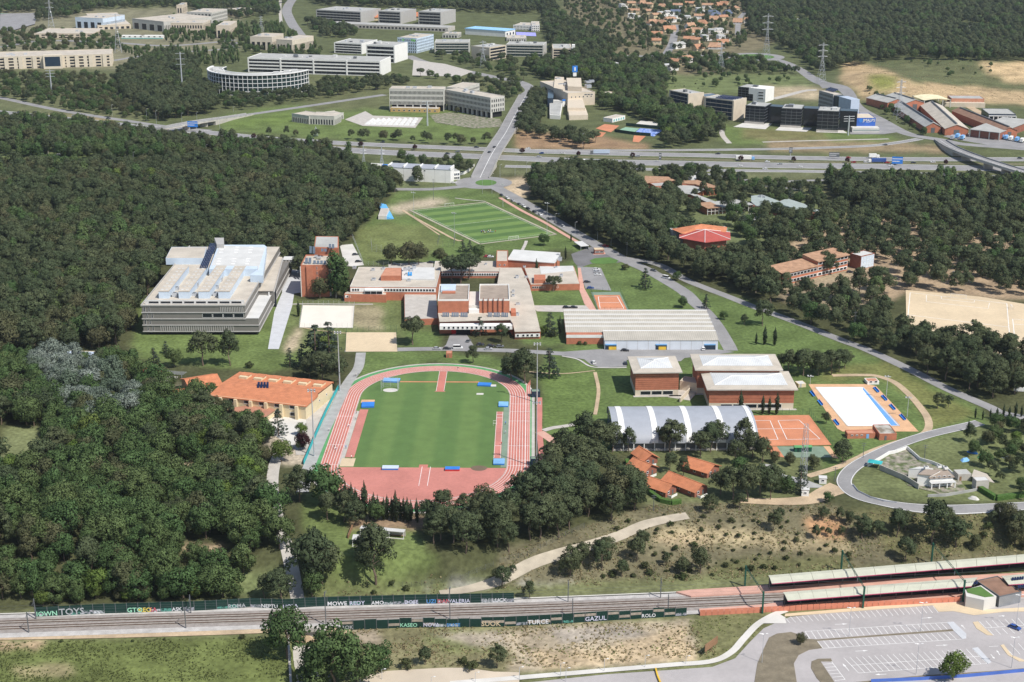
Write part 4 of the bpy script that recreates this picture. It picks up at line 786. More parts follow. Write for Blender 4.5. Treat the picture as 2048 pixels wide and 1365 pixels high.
# auditorium with entrance wing
b = Bld('auditorium', 'tall brick auditorium of two blocks with fins and a low entrance wing', zF(1465,1012)[0], zF(2024,1010)[0], zF(1456,892)[0], h=15.4, mar=1)
h = b.h; xa = b.loc(*zF(1705,1012)[0], h)[0]; xb_ = b.loc(*zF(1788,1012)[0], h)[0]
b.body('brick', 'roof_brown', par=.9, x1=xa, pm='white_wall'); b.body('brick', 'roof_brown', par=.9, x0=xb_, pm='white_wall')
b.box('link', 'concrete_light', xa+.05, xb_-.05, 1.5, b.d-2, -1, 11.5); b.box('link_front', 'white_wall', xa+.1, xb_-.1, -1, 1.4, 7, 9.8)
for i in range(5): x = xb_+2.2+i*(b.w-xb_-3)/5; b.box('fin', 'brick_dark', x, x+.35, -.7, 0, 7, h+.7)
b.box('roof_slab', 'sky_metal', 1, xa*.55, b.d*.55, b.d-2, h-.7, h+.6); b.box('roof_curb', 'brick', 2, xa*.55, b.d*.45, b.d*.55-.05, h-.7, h)
wh = topz(879,641,667); P = zF(1478,1182,2028,1168)+zG(98,1165,75,1085)+zF(2000,1105,1465,1112)
b.pr('entrance_wing', 'brick', P, -1, wh-.4, ex=True); b.pr('wing_roof', 'roof_tan', P, wh-.4, wh)
x0, y0 = b.loc(*zF(1478,1184)[0], wh); x1, y1 = b.loc(*zG(98,1167)[0], wh)
b.box('window_wall', 'white_wall', x0+.2, x1-.3, min(y0,y1)-.16, y0+.3, wh-3.3, wh-1.1); b.wins('F', x0+1.5, x1-1, 15, wh-2.9, 1.2, 1.5, off=-min(y0,y1)+.16)
for a in (zF(1500,1150,1555,1150,1552,1112,1500,1112), zF(1572,1150,1630,1150,1625,1112,1570,1112), zF(1642,1150,1700,1152,1695,1112,1640,1112), zF(1855,1150,1890,1150,1888,1112,1855,1112), zF(1900,1150,1950,1152,1948,1112,1898,1112), zF(1960,1150,2015,1152,2010,1115,1958,1112)): panels(b, a, wh, 4, 1, 'solar_grey', .6)
x, y = b.loc(*zF(1590,1282)[0], 0); b.box('porch', 'red_paint', x-1.2, x+1.2, y, y+2.5, 0, 3.2); b.box('doorway', 'black', x+1.3, x+9, y0-.25, y0+.2, 0, 3)
# long warehouse
b = Bld('warehouse', 'long pale warehouse with ridged fibre-cement roof and white front', zG(795,1290)[0], zG(1655,1290)[0], zG(700,1075)[0], ybase=698.5, h=5.6, mar=2)
h = b.h; xl = b.loc(*zG(505,1250)[0], h)[0]; y1 = b.loc(*zG(505,1248)[0], h)[1]
b.box('wall', 'unit_white', 0, b.w, 0, b.d, -1, h-.3); b.box('side_wing', 'brick', xl, -.05, y1, b.d, -1, h-.3)
b.box('wing_fascia', 'white_wall', xl-.1, -.1, y1-.12, y1-.02, h-2, h-.3)
stripe_mat('ridged_roof', (.47,.44,.38), (.39,.365,.315), .55, b.a, duty=.5, edge=.3)
rows = [b.loc(1300, 340+y/3.793, h)[1] for y in (1290,1230,1196,1166,1136,1106,1074)]; rows[0] = 0; rows[-1] = b.d
for k in range(6):
    a, c = rows[k]-.3*(k == 0), rows[k+1]; xs = 0 if k == 0 else xl
    if c <= y1+.5 : xs = 0
    m = MB().use('ridged_roof'); m.add([(xs-.3,a,h-.25),(b.w+.3,a,h-.25),(b.w+.3,c-.5,h+.75),(xs-.3,c-.5,h+.75),(b.w+.3,c,h-.25),(xs-.3,c,h-.25)], [(0,1,2,3),(3,2,4,5),(1,4,2),(0,3,5)]); m.build('roof_bay', None, b.t)
    b.box('gutter', 'frame_white', xs-.3, b.w+.3, c-.7, c+.1, h+.72, h+1)
for u, ww in ((.055,.1),(.5,.1),(.93,.1)): b.box('loading_door', 'glass_blue', b.w*(u-ww/2), b.w*(u+ww/2), -.12, 0, 0, 2.6); b.box('door_canopy', 'blue_light', b.w*(u-ww/2), b.w*(u+ww/2), -.3, -.02, 2.65, 3.3)
for u in (.07,.51): b.box('timber_stack', 'yellow', b.w*u-2, b.w*u+2, -.5, -.15, .2, 1.8)
for i in range(9): x = b.w*(.1+i*.095); b.box('panel_joint', 'grey_light', x, x+.12, -.06, 0, 0, h-.5)
# brick gyms with hipped white roofs
stripe_mat('ribbed_white', (.62,.63,.63), (.53,.55,.56), .45, 0, duty=.5, edge=.3)
def gym(label, FL, FR, BL, yb, right=True):
    b = Bld('gymnasium', label, FL, FR, BL, ybase=yb, mar=2.5, xb=FL[0]); h = b.h; w, d = b.w, b.d; o = 1.5
    b.box('plinth', 'beige', o, w-o, o, d-o, -1, 3.0); b.box('plinth_step', 'concrete', o-1, w-o+1.5, o-1.6, o, -1, .25)
    zb = 3.0; n = 9; hb = (h-.9-zb)/n; b.box('core', 'brick_dark', o+.1, w-o-.1, o+.1, d-o-.1, zb, h-.9)
    for k in range(n): b.box('brick_band', 'brick', o-.02, w-o+.02, o-.02, d-o+.02, zb+k*hb+.13, zb+(k+1)*hb-.09)
    b.box('eave', 'concrete', 0, w, 0, d, h-.9, h-.35); e = 4.2
    V = [(0,0,h-.35),(w,0,h-.35),(w,d,h-.35),(0,d,h-.35),(e,e,h+.25),(w-e,e,h+.25),(w-e,d-e,h+.25),(e,d-e,h+.25)]
    MB().use('roof_tan').add(V, [(0,1,5,4),(1,2,6,5),(2,3,7,6),(3,0,4,7)]).build('roof_apron', None, b.t)
    r = min(w, d)/2; k = .2 if w < d*1.3 else 0; e2 = r if w > d else w/2
    a = [(e,e,h+.3),(w-e,e,h+.3),(w-e,d-e,h+.3),(e,d-e,h+.3)]; p, q = (e2+.5, d/2, h+1.9), (w-e2-.5, d/2, h+1.9)
    for nm, f in (('roof_slope', (a[0],a[1],q,p)), ('roof_slope', (a[2],a[3],p,q)), ('roof_slope', (a[1],a[2],q)), ('roof_slope', (a[3],a[0],p))): MB().use('ribbed_white').quad(*f).build(nm, None, b.t)
    for x, y in ((a[0],p),(a[3],p),(a[1],q),(a[2],q),(p,q)): MB().use('frame_white').beam(x, y, .16, n=4).build('hip_cap', None, b.t)
    b.wins('F', w*.16, w*.84, max(3, int(w/8)), .55, min(7, w*.68/max(3,int(w/8))-.4), 2.1, off=-o, mull=0); return b
gym('smaller square brick gym with hipped white roof', zK(1010,245)[0], zK(1385,240)[0], zK(965,121)[0], 795)
gym('rear long brick gym with hipped white roof', zK(1480,222)[0], zL(180,229)[0], zK(1410,101)[0], 790)
g = gym('front long brick gym with hipped white roof, four cypresses before it', zK(1570,372)[0], zL(297,380)[0], zK(1480,233)[0], 821)
b = Bld('gym_link', 'low beige entrance link between the square gym and the long gyms', zK(1365,310)[0], zK(1500,330)[0], zK(1365,270)[0], h=5, mar=1); b.body('beige', 'roof_tan', par=.4); b.box('ramp', 'concrete', -2, b.w, -12, -.05, -.5, .25); b.box('ramp_wall', 'beige', b.w-4, b.w-3.4, -16, -.1, -.5, 2.2)
# barrel vaulted hall
p0, p1 = G(1226, 903), G(1516, 901); b = thing('vaulted_hall', 'barrel vaulted sports hall with grey roof and white ribs', 'building', (p0.x, p0.y, 0), math.atan2(p1.y-p0.y, p1.x-p0.x)); Lh = (p1-p0).length; Dp, Hs, Hr = 37, 3.6, 11
c, q = math.cos(b.rotation_euler.z), math.sin(b.rotation_euler.z); excl([(p0.x+x*c-y*q, p0.y+x*q+y*c) for x, y in ((-1,-1),(Lh+1,-1),(Lh+1,Dp+1),(-1,Dp+1))], 0)
prof = [(Dp/2-Dp/2*math.cos(t), Hs+(Hr-Hs)*math.sin(t)**.9) for t in np.linspace(0, math.pi, 25)]
cuts = [0,.045,.085,.27,.31,.505,.545,.735,.775,.955,.985,1]
for i in range(11):
    x0, x1 = Lh*cuts[i], Lh*cuts[i+1]; lift = .12 if i % 2 else 0; m = MB().use('frame_white' if i % 2 else mat('vault_grey', (.36,.38,.42), var=.06, rough=.45))
    V = [(x, y, z+lift) for y, z in prof for x in (x0, x1)]; m.add(V, [(2*k,2*k+1,2*k+3,2*k+2) for k in range(24)]).build('translucent_rib' if i % 2 else 'roof_panel', None, b, smooth=True)
for x, nm in ((.3,'gable_wall'),(Lh-.3,'gable_wall')): MB().use('glass_blue').quad(*[(x, y, z-.1) for y, z in prof]+[(x,Dp-.2,-1),(x,.2,-1)]).build(nm, None, b)
for x in (.15, Lh-.15):
    for k in range(1, 6): y = Dp*k/6; MB().use('metal').box(x-.1,x+.1,y-.15,y+.15,0,Hs+4).build('gable_post', None, b)
MB().use('metal_dark').box(.5,Lh-.5,1.4,1.6,-1,Hs).build('side_glazing', None, b); MB().use('concrete').box(0,Lh,.3,2,-1,.7).build('side_base', None, b)
MB().use('metal_dark').box(.5,Lh-.5,Dp-1.6,Dp-1.4,-1,Hs).build('side_glazing', None, b)
for k in range(15): x = Lh*k/14; MB().use('frame_white').box(x-.2,x+.2,.1,.5,-.5,Hs).build('column', None, b)
# cabins
for px, py, L, W_, rz, lab in [(1290,922,9,7,R(-62),'small orange roofed cabin farthest back beside the vaulted hall'),(1284,944,9.5,8,R(-48),'small orange roofed cabin in front of the farthest one'),(1320,983,11,7.5,R(-42),'orange roofed cabin nearest the clipped hedge'),(1370,978,17,8,R(-47),'longest orange roofed cabin, right of the hedge'),(1401,943,12.5,9.5,R(-40),'orange roofed cabin right of the long one')]:
    t = gable('cabin', lab, G(px, py), L, W_, rz, 2.8, 4.9, 'brick_dark', 'tile', .8, 'cabin', wn=3); MB().use('white_wall').box(L/2+.2,L/2+2.2,-W_*.35,-W_*.35+.2,0,1).box(L/2+2,L/2+2.2,-W_*.35,W_*.2,0,1).build('porch_rail', None, t)
# pool
b = thing('swimming_pool', 'empty white outdoor swimming pool with a blue strip and orange deck', 'swimming pool', (*G(1700,815)[:2], 0))
def lw_(pts): return [(p[0]-b.location.x, p[1]-b.location.y) for p in pts]
deck = [G(*p)[:2] for p in zL(375,345,820,345,900,360,1230,712,640,712,600,690)]; pool = [G(*p)[:2] for p in zL(430,370,800,370,1075,670,680,672)]
excl(deck, 2); MB().use('deck').prism(lw_(deck), -.3, .1).build('deck', None, b); MB().use('pool_white').prism(lw_(pool), -.2, .16).build('pool_cover', None, b)
st = [G(*p)[:2] for p in zL(795,385,805,370,1085,670,1020,670)]; MB().use('pool_blue').prism(lw_(st), -.2, .2).build('lane_strip', None, b)
for i in range(4):
    pp = zL(430,370,800,370,1075,670,680,672); a, c = G(*pp[i]), G(*pp[(i+1) % 4]); d_ = (c-a).normalized(); nn = Vector((-d_.y, d_.x, 0))*.3; o = b.location; MB().use('concrete_light').add([((a-nn).x-o.x,(a-nn).y-o.y,.22),((c-nn).x-o.x,(c-nn).y-o.y,.22),((c+nn).x-o.x,(c+nn).y-o.y,.22),((a+nn).x-o.x,(a+nn).y-o.y,.22)], [(0,1,2,3)]).build('pool_edge', None, b)
bl = [(405,425,'first'),(465,495,'second'),(590,648,'third'),(900,395,'fourth'),(962,458,'fifth'),(1025,530,'sixth'),(1105,608,'seventh')]
for x, y, k in bl:
    p = G(*zL(x, y)[0]); rz = math.atan2(*(lambda v: (v.y, v.x))(G(*zL(1075,670)[0])-G(*zL(800,370)[0]))); t = thing('pool_bench', f"blue poolside bench, {k} of seven counted down the left side then the right", 'bench', (p.x,p.y,.1), rz, 'blue benches around the pool')
    MB().use('blue_mat').box(-3.4,3.4,-.5,.5,.4,.5).build('seat', None, t); MB().use('blue_mat').box(-3.4,3.4,.42,.5,.5,1.1).build('backrest', None, t)
    for s in (-3,-1,1,3): MB().use('frame_white').box(s-.05,s+.05,-.45,.45,0,.4).build('leg', None, t)
b = Bld('pool_shed', 'taller square brick pool shed with stained pale roof', zL(928,730)[0], zL(1062,728)[0], zL(866,657)[0], ybase=881, mar=1.5); b.body('brick', mat('stained_roof', (.5,.48,.43), col2=(.2,.17,.13), sc2=.25), par=.3); b.box('door', 'metal_dark', b.w*.3, b.w*.3+1, -.08, 0, 0, 2.1)
b = Bld('pool_shed', 'lower long brick pool shed with red roof', zL(680,728)[0], zL(895,724)[0], zL(656,700)[0], ybase=878, mar=1.5); b.body('brick', 'brick_light', par=.3); b.box('door', 'blue_light', b.w*.68, b.w*.68+1.2, -.08, 0, 0, 2.1); b.wins('F', 1, b.w*.6, 3, 1.3, 1, .7)
b = Bld('pool_kiosk', 'small kiosk with red roof behind the far end of the pool', zL(835,325)[0], zL(925,322)[0], zL(818,297)[0], ybase=770, mar=1); b.body('white_wall', 'brick_light', par=.2); b.wins('F', .4, b.w-.4, 2, 1, 1.4, 1)
b = Bld('white_container', 'small white container between the gym and the pool', zL(300,345)[0], zL(358,340)[0], zL(290,320)[0], ybase=776, mar=1); b.body('cream', 'roof_white', par=.15); b.box('door', 'grey_light', .6, 1.6, -.07, 0, .1, 2)
for nm, x, y, lab in (('court_shed',292,865,'green metal shed on the green court, left one'),('court_shed',368,862,'green metal shed on the green court, right one')):
    t = thing(nm, lab, 'shed', (*G(*zL(x,y)[0])[:2], .07)); MB().use('green_metal').box(-1.6,1.6,-1.3,1.3,0,2.2).build('wall', None, t); MB().use('green_rubber').add([(-1.8,-1.5,2.2),(1.8,-1.5,2.2),(1.8,1.5,2.2),(-1.8,1.5,2.2),(-1.8,0,2.8),(1.8,0,2.8)], [(0,1,5,4),(2,3,4,5),(0,4,3),(1,2,5)]).build('roof', None, t); MB().use('green_dark').box(-.5,.5,-1.36,-1.3,0,1.9).build('door', None, t)
# school with orange roofs
b = Bld('orange_school', 'cream school with broad orange tiled roof and window strips beside the track', zI(1640,412)[0], zJ(432,496)[0], zI(1760,240)[0], h=8.2, mar=2)
h = b.h; w, d = b.w, b.d; d = b.loc(*zJ(606,322)[0], h)[1]
b.box('wall', 'cream', 0, w, 0, d, -1, h-1.2)
ov = .6; yr = d*.42
MB().use('tile').add([(-ov,-ov,h-1.3),(w+ov,-ov,h-1.3),(w+ov,yr,h+.3),(-ov,yr,h+.3)]+[(-ov,-ov,h-1.6),(w+ov,-ov,h-1.6),(w+ov,yr,h-1.3),(-ov,yr,h-1.3)], [(0,1,2,3),(0,4,5,1),(1,5,6,2),(3,7,4,0)]).build('roof_slope', None, b.t)
MB().use('tile').add([(-ov,yr,h+.3),(w+ov,yr,h+.3),(w+ov,d+ov,h-.3),(-ov,d+ov,h-.3),(-ov,d+ov,h-1.2),(w+ov,d+ov,h-1.2)], [(0,1,2,3),(3,2,5,4)]).build('roof_slope', None, b.t)
for i in range(6): 
    x = w*(.08+i*.16); b.box('dormer_wall', 'cream', x, x+w*.085, d*.7, d*.88, h-1, h+1.1); b.box('dormer_roof', 'tile', x-.2, x+w*.09, d*.76, d*.9, h+1.1, h+1.3)
    b.box('bay', 'cream', x+w*.02, x+w*.05, -1.6, 0, -1, h-1.5); b.wins('F', x-w*.045, x+w*.015, 1, h-3.6, w*.06, 1.8); b.wins('F', x-w*.045, x+w*.015, 1, 1.2, w*.06, 1.8)
panels(b, zJ(50,380,148,384,150,350,60,348), h+.2, 4, 1, 'solar', .3); b.wins('R', 3, d-3, 3, 3.5, 1, 1.2)
b.pr('front_wing', 'cream', zI(1745,545,1900,580)+zJ(50,630,190,545,60,505), -1, 3.4, ex=True); b.pr('wing_roof', mat('tile_dull', (.42,.2,.13), var=.15, fine=.1), zI(1740,540,1895,580)+zJ(55,640,196,545,60,500), 3.4, 3.75)
gable('school_hall', 'orange gabled school hall left of the main orange roof', G(*zI(1575,400)[0]), 15, 17, R(28), 4.8, 7.4, 'cream', 'tile', .8, 'building', door=False, wn=3)
gable('school_annex', 'small low orange roofed annex left of the school hall', G(*zI(1450,440)[0]), 11, 8, R(20), 2.4, 3.8, 'cream', 'tile', .6, 'building', wn=2)
b = Bld('long_canopy', 'long narrow red roofed canopy on posts by the left wood', zI(870,218)[0], zI(1240,256)[0], zI(830,188)[0], h=3.4, cat='canopy', mar=1); b.box('roof', 'tile_red', -.3, b.w+.3, -.3, 4.6, 3.2, 3.5); b.box('rear_wall', 'brick_dark', 0, b.w, 4.2, 4.4, -.5, 3.2)
for i in range(9): MB().use('metal').cyl(b.w*i/8, 0, -.5, 3.2, .1, n=6).build('post', None, b.t)
for i in range(6): MB().use('metal').beam((b.w+.5, i*.8, 3.2), (b.w+13, i*.8+1, 3.2), .06, n=4).build('pergola_bar', None, b.t)
for x in (b.w+5, b.w+12.5): MB().use('metal').cyl(x, .2, -.5, 3.2, .1, n=6).build('post', None, b.t)
b = Bld('wood_shed', 'cream shed with pale blue-grey roof at the edge of the left wood', zI(430,140)[0], zI(745,150)[0], zI(500,82)[0], h=4.5, mar=1); b.body('cream', 'blue_grey', par=.25); b.wins('F', 1, b.w-1, 4, 1.2, 1.2, 1.2); b.box('door', 'wood', b.w*.8, b.w*.8+1.1, -.08, 0, 0, 2.1)
# gate kiosk, shelter, red roofed building
b = Bld('gate_kiosk', 'small brick gate kiosk with flat tan roof', zG(718,605)[0], zG(790,603)[0], zG(716,592)[0], ybase=509, mar=1); b.body('brick_dark', 'sand', par=.3, pm='sand'); b.wins('F', .3, b.w-.3, 2, 1, b.w*.4, 1.1); b.wins('R', .3, b.d-.3, 1, 1, 1.5, 1.1); b.box('kerb_base', 'pink_pave', -1, b.w+1, -1, b.d+1, -.2, .15)
b = Bld('bus_shelter', 'white rounded shelter beside the gate road', zG(560,545)[0], zG(612,580)[0], zG(580,512)[0], h=2.8, mar=.5, cat='shelter'); b.box('roof', 'roof_white', 0, b.w, 0, b.d, 2.5, 2.8); b.box('back', 'metal', 0, b.w, b.d-.15, b.d, 0, 2.5)
for x in (.2, b.w-.2): b.box('post', 'metal', x-.08, x+.08, .1, .3, 0, 2.5)
p = G(1408, 508); t = thing('hexagon_building', 'brick school block under a red and orange hexagonal roof', 'building', (p.x, p.y, 0), R(8)); Rr_ = 17.5; hz = topz(1440, 462, 500); excl([(p.x+20*math.cos(a), p.y+20*math.sin(a)) for a in np.linspace(0, 6, 10)])
hx = [(Rr_*math.cos(R(60*k+15)), Rr_*math.sin(R(60*k+15))) for k in range(6)]; MB().use('brick').prism([(x*.93,y*.93) for x, y in hx], -1, hz).build('wall', None, t)
for k in range(6):
    a, c = hx[k], hx[(k+1) % 6]; MB().use('tile_red').add([(a[0]*1.1,a[1]*1.1,hz-.3),(c[0]*1.1,c[1]*1.1,hz-.3),(0,0,hz+3.4),(a[0]*1.1,a[1]*1.1,hz-.7),(c[0]*1.1,c[1]*1.1,hz-.7)], [(0,1,2),(0,3,4,1)]).build('roof_slope', None, t)
    MB().use('frame_white').beam((a[0]*1.1,a[1]*1.1,hz-.2),(0,0,hz+3.5), .18, n=4).build('ridge_cap', None, t)
for k in range(6):
    a = R(60*k+45); me = wmesh(7, 1.6, mull=3); 
    for z in (1.2, 4.4):
        o = bpy.data.objects.new('window', me); o.location = (math.cos(a)*Rr_*.806, math.sin(a)*Rr_*.806, z); o.rotation_euler = (0,0,a+math.pi/2); link(o, t)
MB().use('tile').add([(-15,2,hz+.6),(15,2,hz+.6),(19,14,hz+1),(-19,14,hz+1),(0,9,hz+5)], [(0,1,4),(1,2,4),(2,3,4),(3,0,4)]).build('upper_roof', None, t); MB().use('roof_grey').box(-19,19,13,19,-1,hz+.4).build('rear_wing', None, t)
zQ = Z(1250,330,3.864); zR = Z(1320,150,5.12); zS = Z(1740,170,6.649); zT = Z(1080,120,7.185); zU = Z(1100,0,4.452); zV = Z(1500,0,3.737); zW = Z(700,300,6.827)
# ------------------------------------------------------------------ brick schools in the right wood
b = Bld('brick_school', 'low brick school with a blank brick front block at the top of the right wood', zQ(235,165)[0], zQ(345,158)[0], zQ(200,145)[0], ybase=386, mar=2); b.body('brick', 'roof_grey', par=.4, y1=12); b.wins('F', .6, b.w-.6, 8, 4, .7, .6)
b.pr('tiled_wing', 'brick', zQ(150,140,385,120,330,95,160,88), -1, 5, ex=True); b.pr('wing_roof', 'tile_old', zQ(145,142,390,120,335,92,155,85), 5, 5.4); b.pr('grey_wing', 'brick', zQ(345,200,520,225,640,180,440,150), -1, 4.4, ex=True); b.pr('grey_roof', 'roof_grey', zQ(335,202,520,230,648,180,440,145), 4.4, 4.8)
b.pr('court_wing', 'brick', zQ(640,180,728,175,560,120,430,125,430,145,540,150), -1, 6, ex=True); b.pr('court_roof', 'tile_old', zQ(636,178,730,172,560,117,425,124,425,140,540,148), 6, 6.4); b.pr('front_canopy', 'green_roof', zQ(330,205,440,235,470,222,350,196), 3.4, 3.7); b.pr('white_unit', 'roof_white', zQ(490,118,550,112,552,80,490,82), 0, 4, ex=True)
b = Bld('gallery_school', 'two storey school with white framed galleries behind the hexagonal roof', zQ(640,335)[0], zQ(985,305)[0], zQ(600,305)[0], ybase=431, mar=2)
b.box('core', 'brick', 0, b.w, 2.2, b.d+5, -1, b.h-.4); b.box('roof', 'tile_old', -.5, b.w*.3, -.6, b.d+5.5, b.h-.4, b.h); b.box('roof', 'roof_grey', b.w*.3, b.w+.5, -.6, b.d+5.5, b.h-.4, b.h-.02); b.box('gallery_floor', 'concrete', 0, b.w, 0, 2.2, b.h*.45, b.h*.45+.3)
for i in range(13): b.box('gallery_post', 'frame_white', b.w*i/12-.15, b.w*i/12+.15, -.1, .2, -.5, b.h-.4)
for z in (.8, b.h*.45+.9): b.wins('F', .5, b.w-.5, 12, z, b.w/14, 1.6, off=-2.2)
b.pr('link_roof', 'roof_grey', zQ(500,225,700,320,740,300,560,230), 4.6, 5); b.pr('link_wall', 'brick', zQ(505,226,698,316,730,300,562,234), -1, 4.6, ex=True)
b = Bld('green_roof_school', 'sprawling school under flat grey-green roofs with a rose covered fence', zQ(990,320)[0], zQ(1420,370)[0], zQ(980,285)[0], h=5.5, mar=2)
b.pr('wall', 'brick_dark', zQ(990,318,1300,360,1420,370,1560,400,1575,375,1420,330,1390,305,1250,262,1180,285,1050,235,980,240,985,290), -1, 5, ex=True); P = zQ(975,285,1010,315,1310,362,1440,355,1570,375,1420,325,1390,303,1250,258,1195,282,1060,230,975,240); b.pr('roof', 'green_roof', P, 5, 5.5)
b.pr('raised_roof', 'green_roof', zQ(1150,290,1310,335,1385,330,1250,272), 5.5, 6.6); b.pr('east_wing', 'brick_light', zQ(1500,405,1565,385,1575,372,1480,350), -1, 4.9, ex=True); b.kit(zQ(1045,250,1060,245,1075,255), 5.5, (.8,1.5)); x, y = b.loc(*zQ(1500,408)[0], 4.6)
b.pr('forecourt', 'concrete_light', zQ(990,370,1110,415,1100,455,980,420,950,380), -.4, .12); 
b = Bld('brick_row', 'long three storey brick school with two tiled roofs stepping up to the right', zH(175,802)[0], zH(447,740)[0], zH(65,767)[0], ybase=580, h=8, mar=2)
def tiled(b, x0, x1, z, nm='roof'):
    d = b.d; MB().use('tile_old').add([(x0-.4,-.8,z-.2),(x1+.4,-.8,z-.2),(x1+.4,d+.6,z+1.6),(x0-.4,d+.6,z+1.6),(x0-.4,-.8,z-.6),(x1+.4,-.8,z-.6),(x1+.4,d+.6,z-.5),(x0-.4,d+.6,z-.5)], [(0,1,2,3),(0,4,5,1),(1,5,6,2),(2,6,7,3),(3,7,4,0)]).build(nm, None, b.t)
b.box('wall', 'brick', 0, b.w, 0, b.d, -1.2, b.h-.5); tiled(b, 0, b.w, b.h)
for k in range(2): b.box('window_wall', 'grey_light', .3, b.w-.3, -.12, 0, 1+k*3.6, 3+k*3.6); b.wins('F', .6, b.w-.6, 10, 1.1+k*3.6, b.w/12, 1.8, off=.12)
x1 = b.loc(*zH(690,662)[0], b.h+2)[0]
b.box('wall', 'brick', b.w, x1, .3, b.d+.3, -1.2, b.h+2); tiled(b, b.w+.2, x1, b.h+2.6)
for k in range(3): b.box('window_wall', 'white_wall' if k == 0 else 'grey_light', b.w+.5, x1-.4, .18, .3, .8+k*3.5, 2.9+k*3.5); b.wins('F', b.w+1, x1-.8, 8, 1+k*3.5, (x1-b.w)/10, 1.7, off=-.18)
b = Bld('brick_cube', 'brick and glass cube at the right end of the brick school row', zH(785,670)[0], zH(890,646)[0], zH(697,648)[0], ybase=540, mar=1); b.body('brick_dark', 'roof_white', par=.4)
for k in range(3): b.wins('F', .3, b.w-.3, 5, .8+k*b.h/3.2, b.w/6, b.h/3.2-.8, 'glass_blue')
b.box('glass_side', 'sky_metal', .3, b.w-.3, -.06, 0, .4, b.h-.6)
# white villa, gardens, huts by the loop road
b = Bld('white_villa', 'white two storey villa with brown roofs inside the loop road', zL(1320,1070)[0], zL(1500,1060)[0], zL(1300,1020)[0], ybase=975, mar=3, cat='house'); h = b.h
b.box('wall', 'white_wall', 0, b.w, 0, b.d, -1, h-.3); b.box('roof', 'roof_brown', -.4, b.w+.4, -.5, b.d+.4, h-.3, h); b.wins('F', .6, b.w-.6, 4, .9, 1.3, 1.5); b.wins('F', .6, b.w-.6, 4, 3.6, 1.3, 1.3)
b.pr('side_block', 'white_wall', zL(1155,1000,1300,1010,1345,1000,1240,985), -1, 4.2, ex=True); b.pr('side_terrace', 'roof_white', zL(1160,998,1296,1006,1338,998,1240,988), 4.2, 4.4); b.pr('mid_block', 'white_wall', zL(1225,1045,1320,1050,1400,1010,1280,1008), -1, 5.2, ex=True); b.pr('mid_roof', 'roof_brown', zL(1225,1042,1325,1050,1405,1008,1282,1004), 5.2, 5.5)
for k in range(4): b.box('pillar', 'white_wall', b.w*k/3-.2, b.w*k/3+.2, -2.4, -2.1, -.5, 2.6)
b.box('porch_roof', 'roof_white', -.4, b.w+.4, -2.6, 0, 2.6, 2.8); b.kit(zL(1290,1000,1390,990,1440,1000), 5, (.8,1.4), 'white_wall')
sheet('villa_garden', zL(920,940,1130,850,1180,860,1240,930,1420,1000,1560,1100,1600,1180,1400,1200,1140,1130,1120,1090,930,1010), mat('garden', (.3,.27,.22), var=.35, scale=.4, col2=(.1,.13,.05), sc2=.3), .07)
def wallline(name, label, px, h, m, th=.3, cat='wall', post=None, world=None):
    P = [G(*p) for p in px] if px else world; o = P[0]; t = thing(name, label, cat, tuple(o))
    for a, c in zip(P, P[1:]):
        d = (c-a).to_2d().normalized(); n = Vector((-d.y, d.x))*th/2; q = [(a.x-n.x-o.x,a.y-n.y-o.y),(c.x-n.x-o.x,c.y-n.y-o.y),(c.x+n.x-o.x,c.y+n.y-o.y),(a.x+n.x-o.x,a.y+n.y-o.y)]; za = [a.z-o.z-.8, c.z-o.z-.8, c.z-o.z-.8, a.z-o.z-.8]
        A = sum(q[i][0]*q[(i+1)%4][1]-q[(i+1)%4][0]*q[i][1] for i in range(4))
        if A < 0: q = q[::-1]; za = za[::-1]
        MB().use(m).prism(q, za, [z+.8+h for z in za]).build('wall_panel', None, t)
    return t
wallline('garden_wall', 'white garden wall along the loop road before the villa', zL(840,985,935,930,1000,890,1060,880,1140,850), 1.6, 'white_wall'); wallline('garden_wall', 'white garden wall behind the villa garden', zL(1140,850,1240,940,1330,965,1440,1010,1500,1060), 1.6, 'white_wall')
wallline('garden_wall', 'pale retaining wall on the near side of the villa garden', zL(930,1010,1120,1090,1230,1160), 2.4, 'concrete'); wallline('garden_wall', 'low stone wall around the yard right of the villa', zL(1300,1220,1440,1215,1640,1180,1710,1165), 1.2, 'concrete_grey')
wallline('hedge', 'clipped bright green hedge curving past the orange cabins', zK(960,930,990,1000,1060,1090,1150,1180,1220,1230,1300,1250,1370,1240), 1.8, mat('hedge_leaf', (.075,.15,.03), var=.3, scale=.8, fine=.3, bump=.8), 1.7, 'hedge')
wallline('hedge', 'dark hedge bank behind the loop road at the right edge', zL(1700,1165,1830,1245,2048,1215,2300,1200), 2, 'hedge_leaf', 2, 'hedge')
b = Bld('garden_shed', 'grey flat roofed shed right of the villa', zL(1680,1095)[0], zL(1780,1090)[0], zL(1660,1065)[0], ybase=982, mar=1, cat='shed'); b.body('concrete', 'roof_white', par=.15); b.box('door', 'wood', .6, 1.5, -.08, 0, 0, 2)
b = Bld('garden_hut', 'old hut with grey roof above the flat shed', zL(1540,1045)[0], zL(1640,1040)[0], zL(1560,1005)[0], h=3, mar=1, cat='shed'); b.body('concrete', 'roof_grey', par=.15); b.box('door', 'wood', .6, 1.5, -.08, 0, 0, 2); b.pr('lean_to', 'roof_tan', zL(1640,1060,1820,1110,1760,1040,1660,1005), 2.2, 2.4, ex=True)
t = thing('tent_canopy', 'teal garden canopy at the left corner of the villa garden', 'canopy', tuple(G(*zL(890,985)[0])), R(-25)); MB().use('teal').add([(-3,-2,2.3),(3,-2,2.3),(3,2,2.3),(-3,2,2.3),(0,0,3.2)], [(0,1,4),(1,2,4),(2,3,4),(3,0,4)]).build('cloth', None, t)
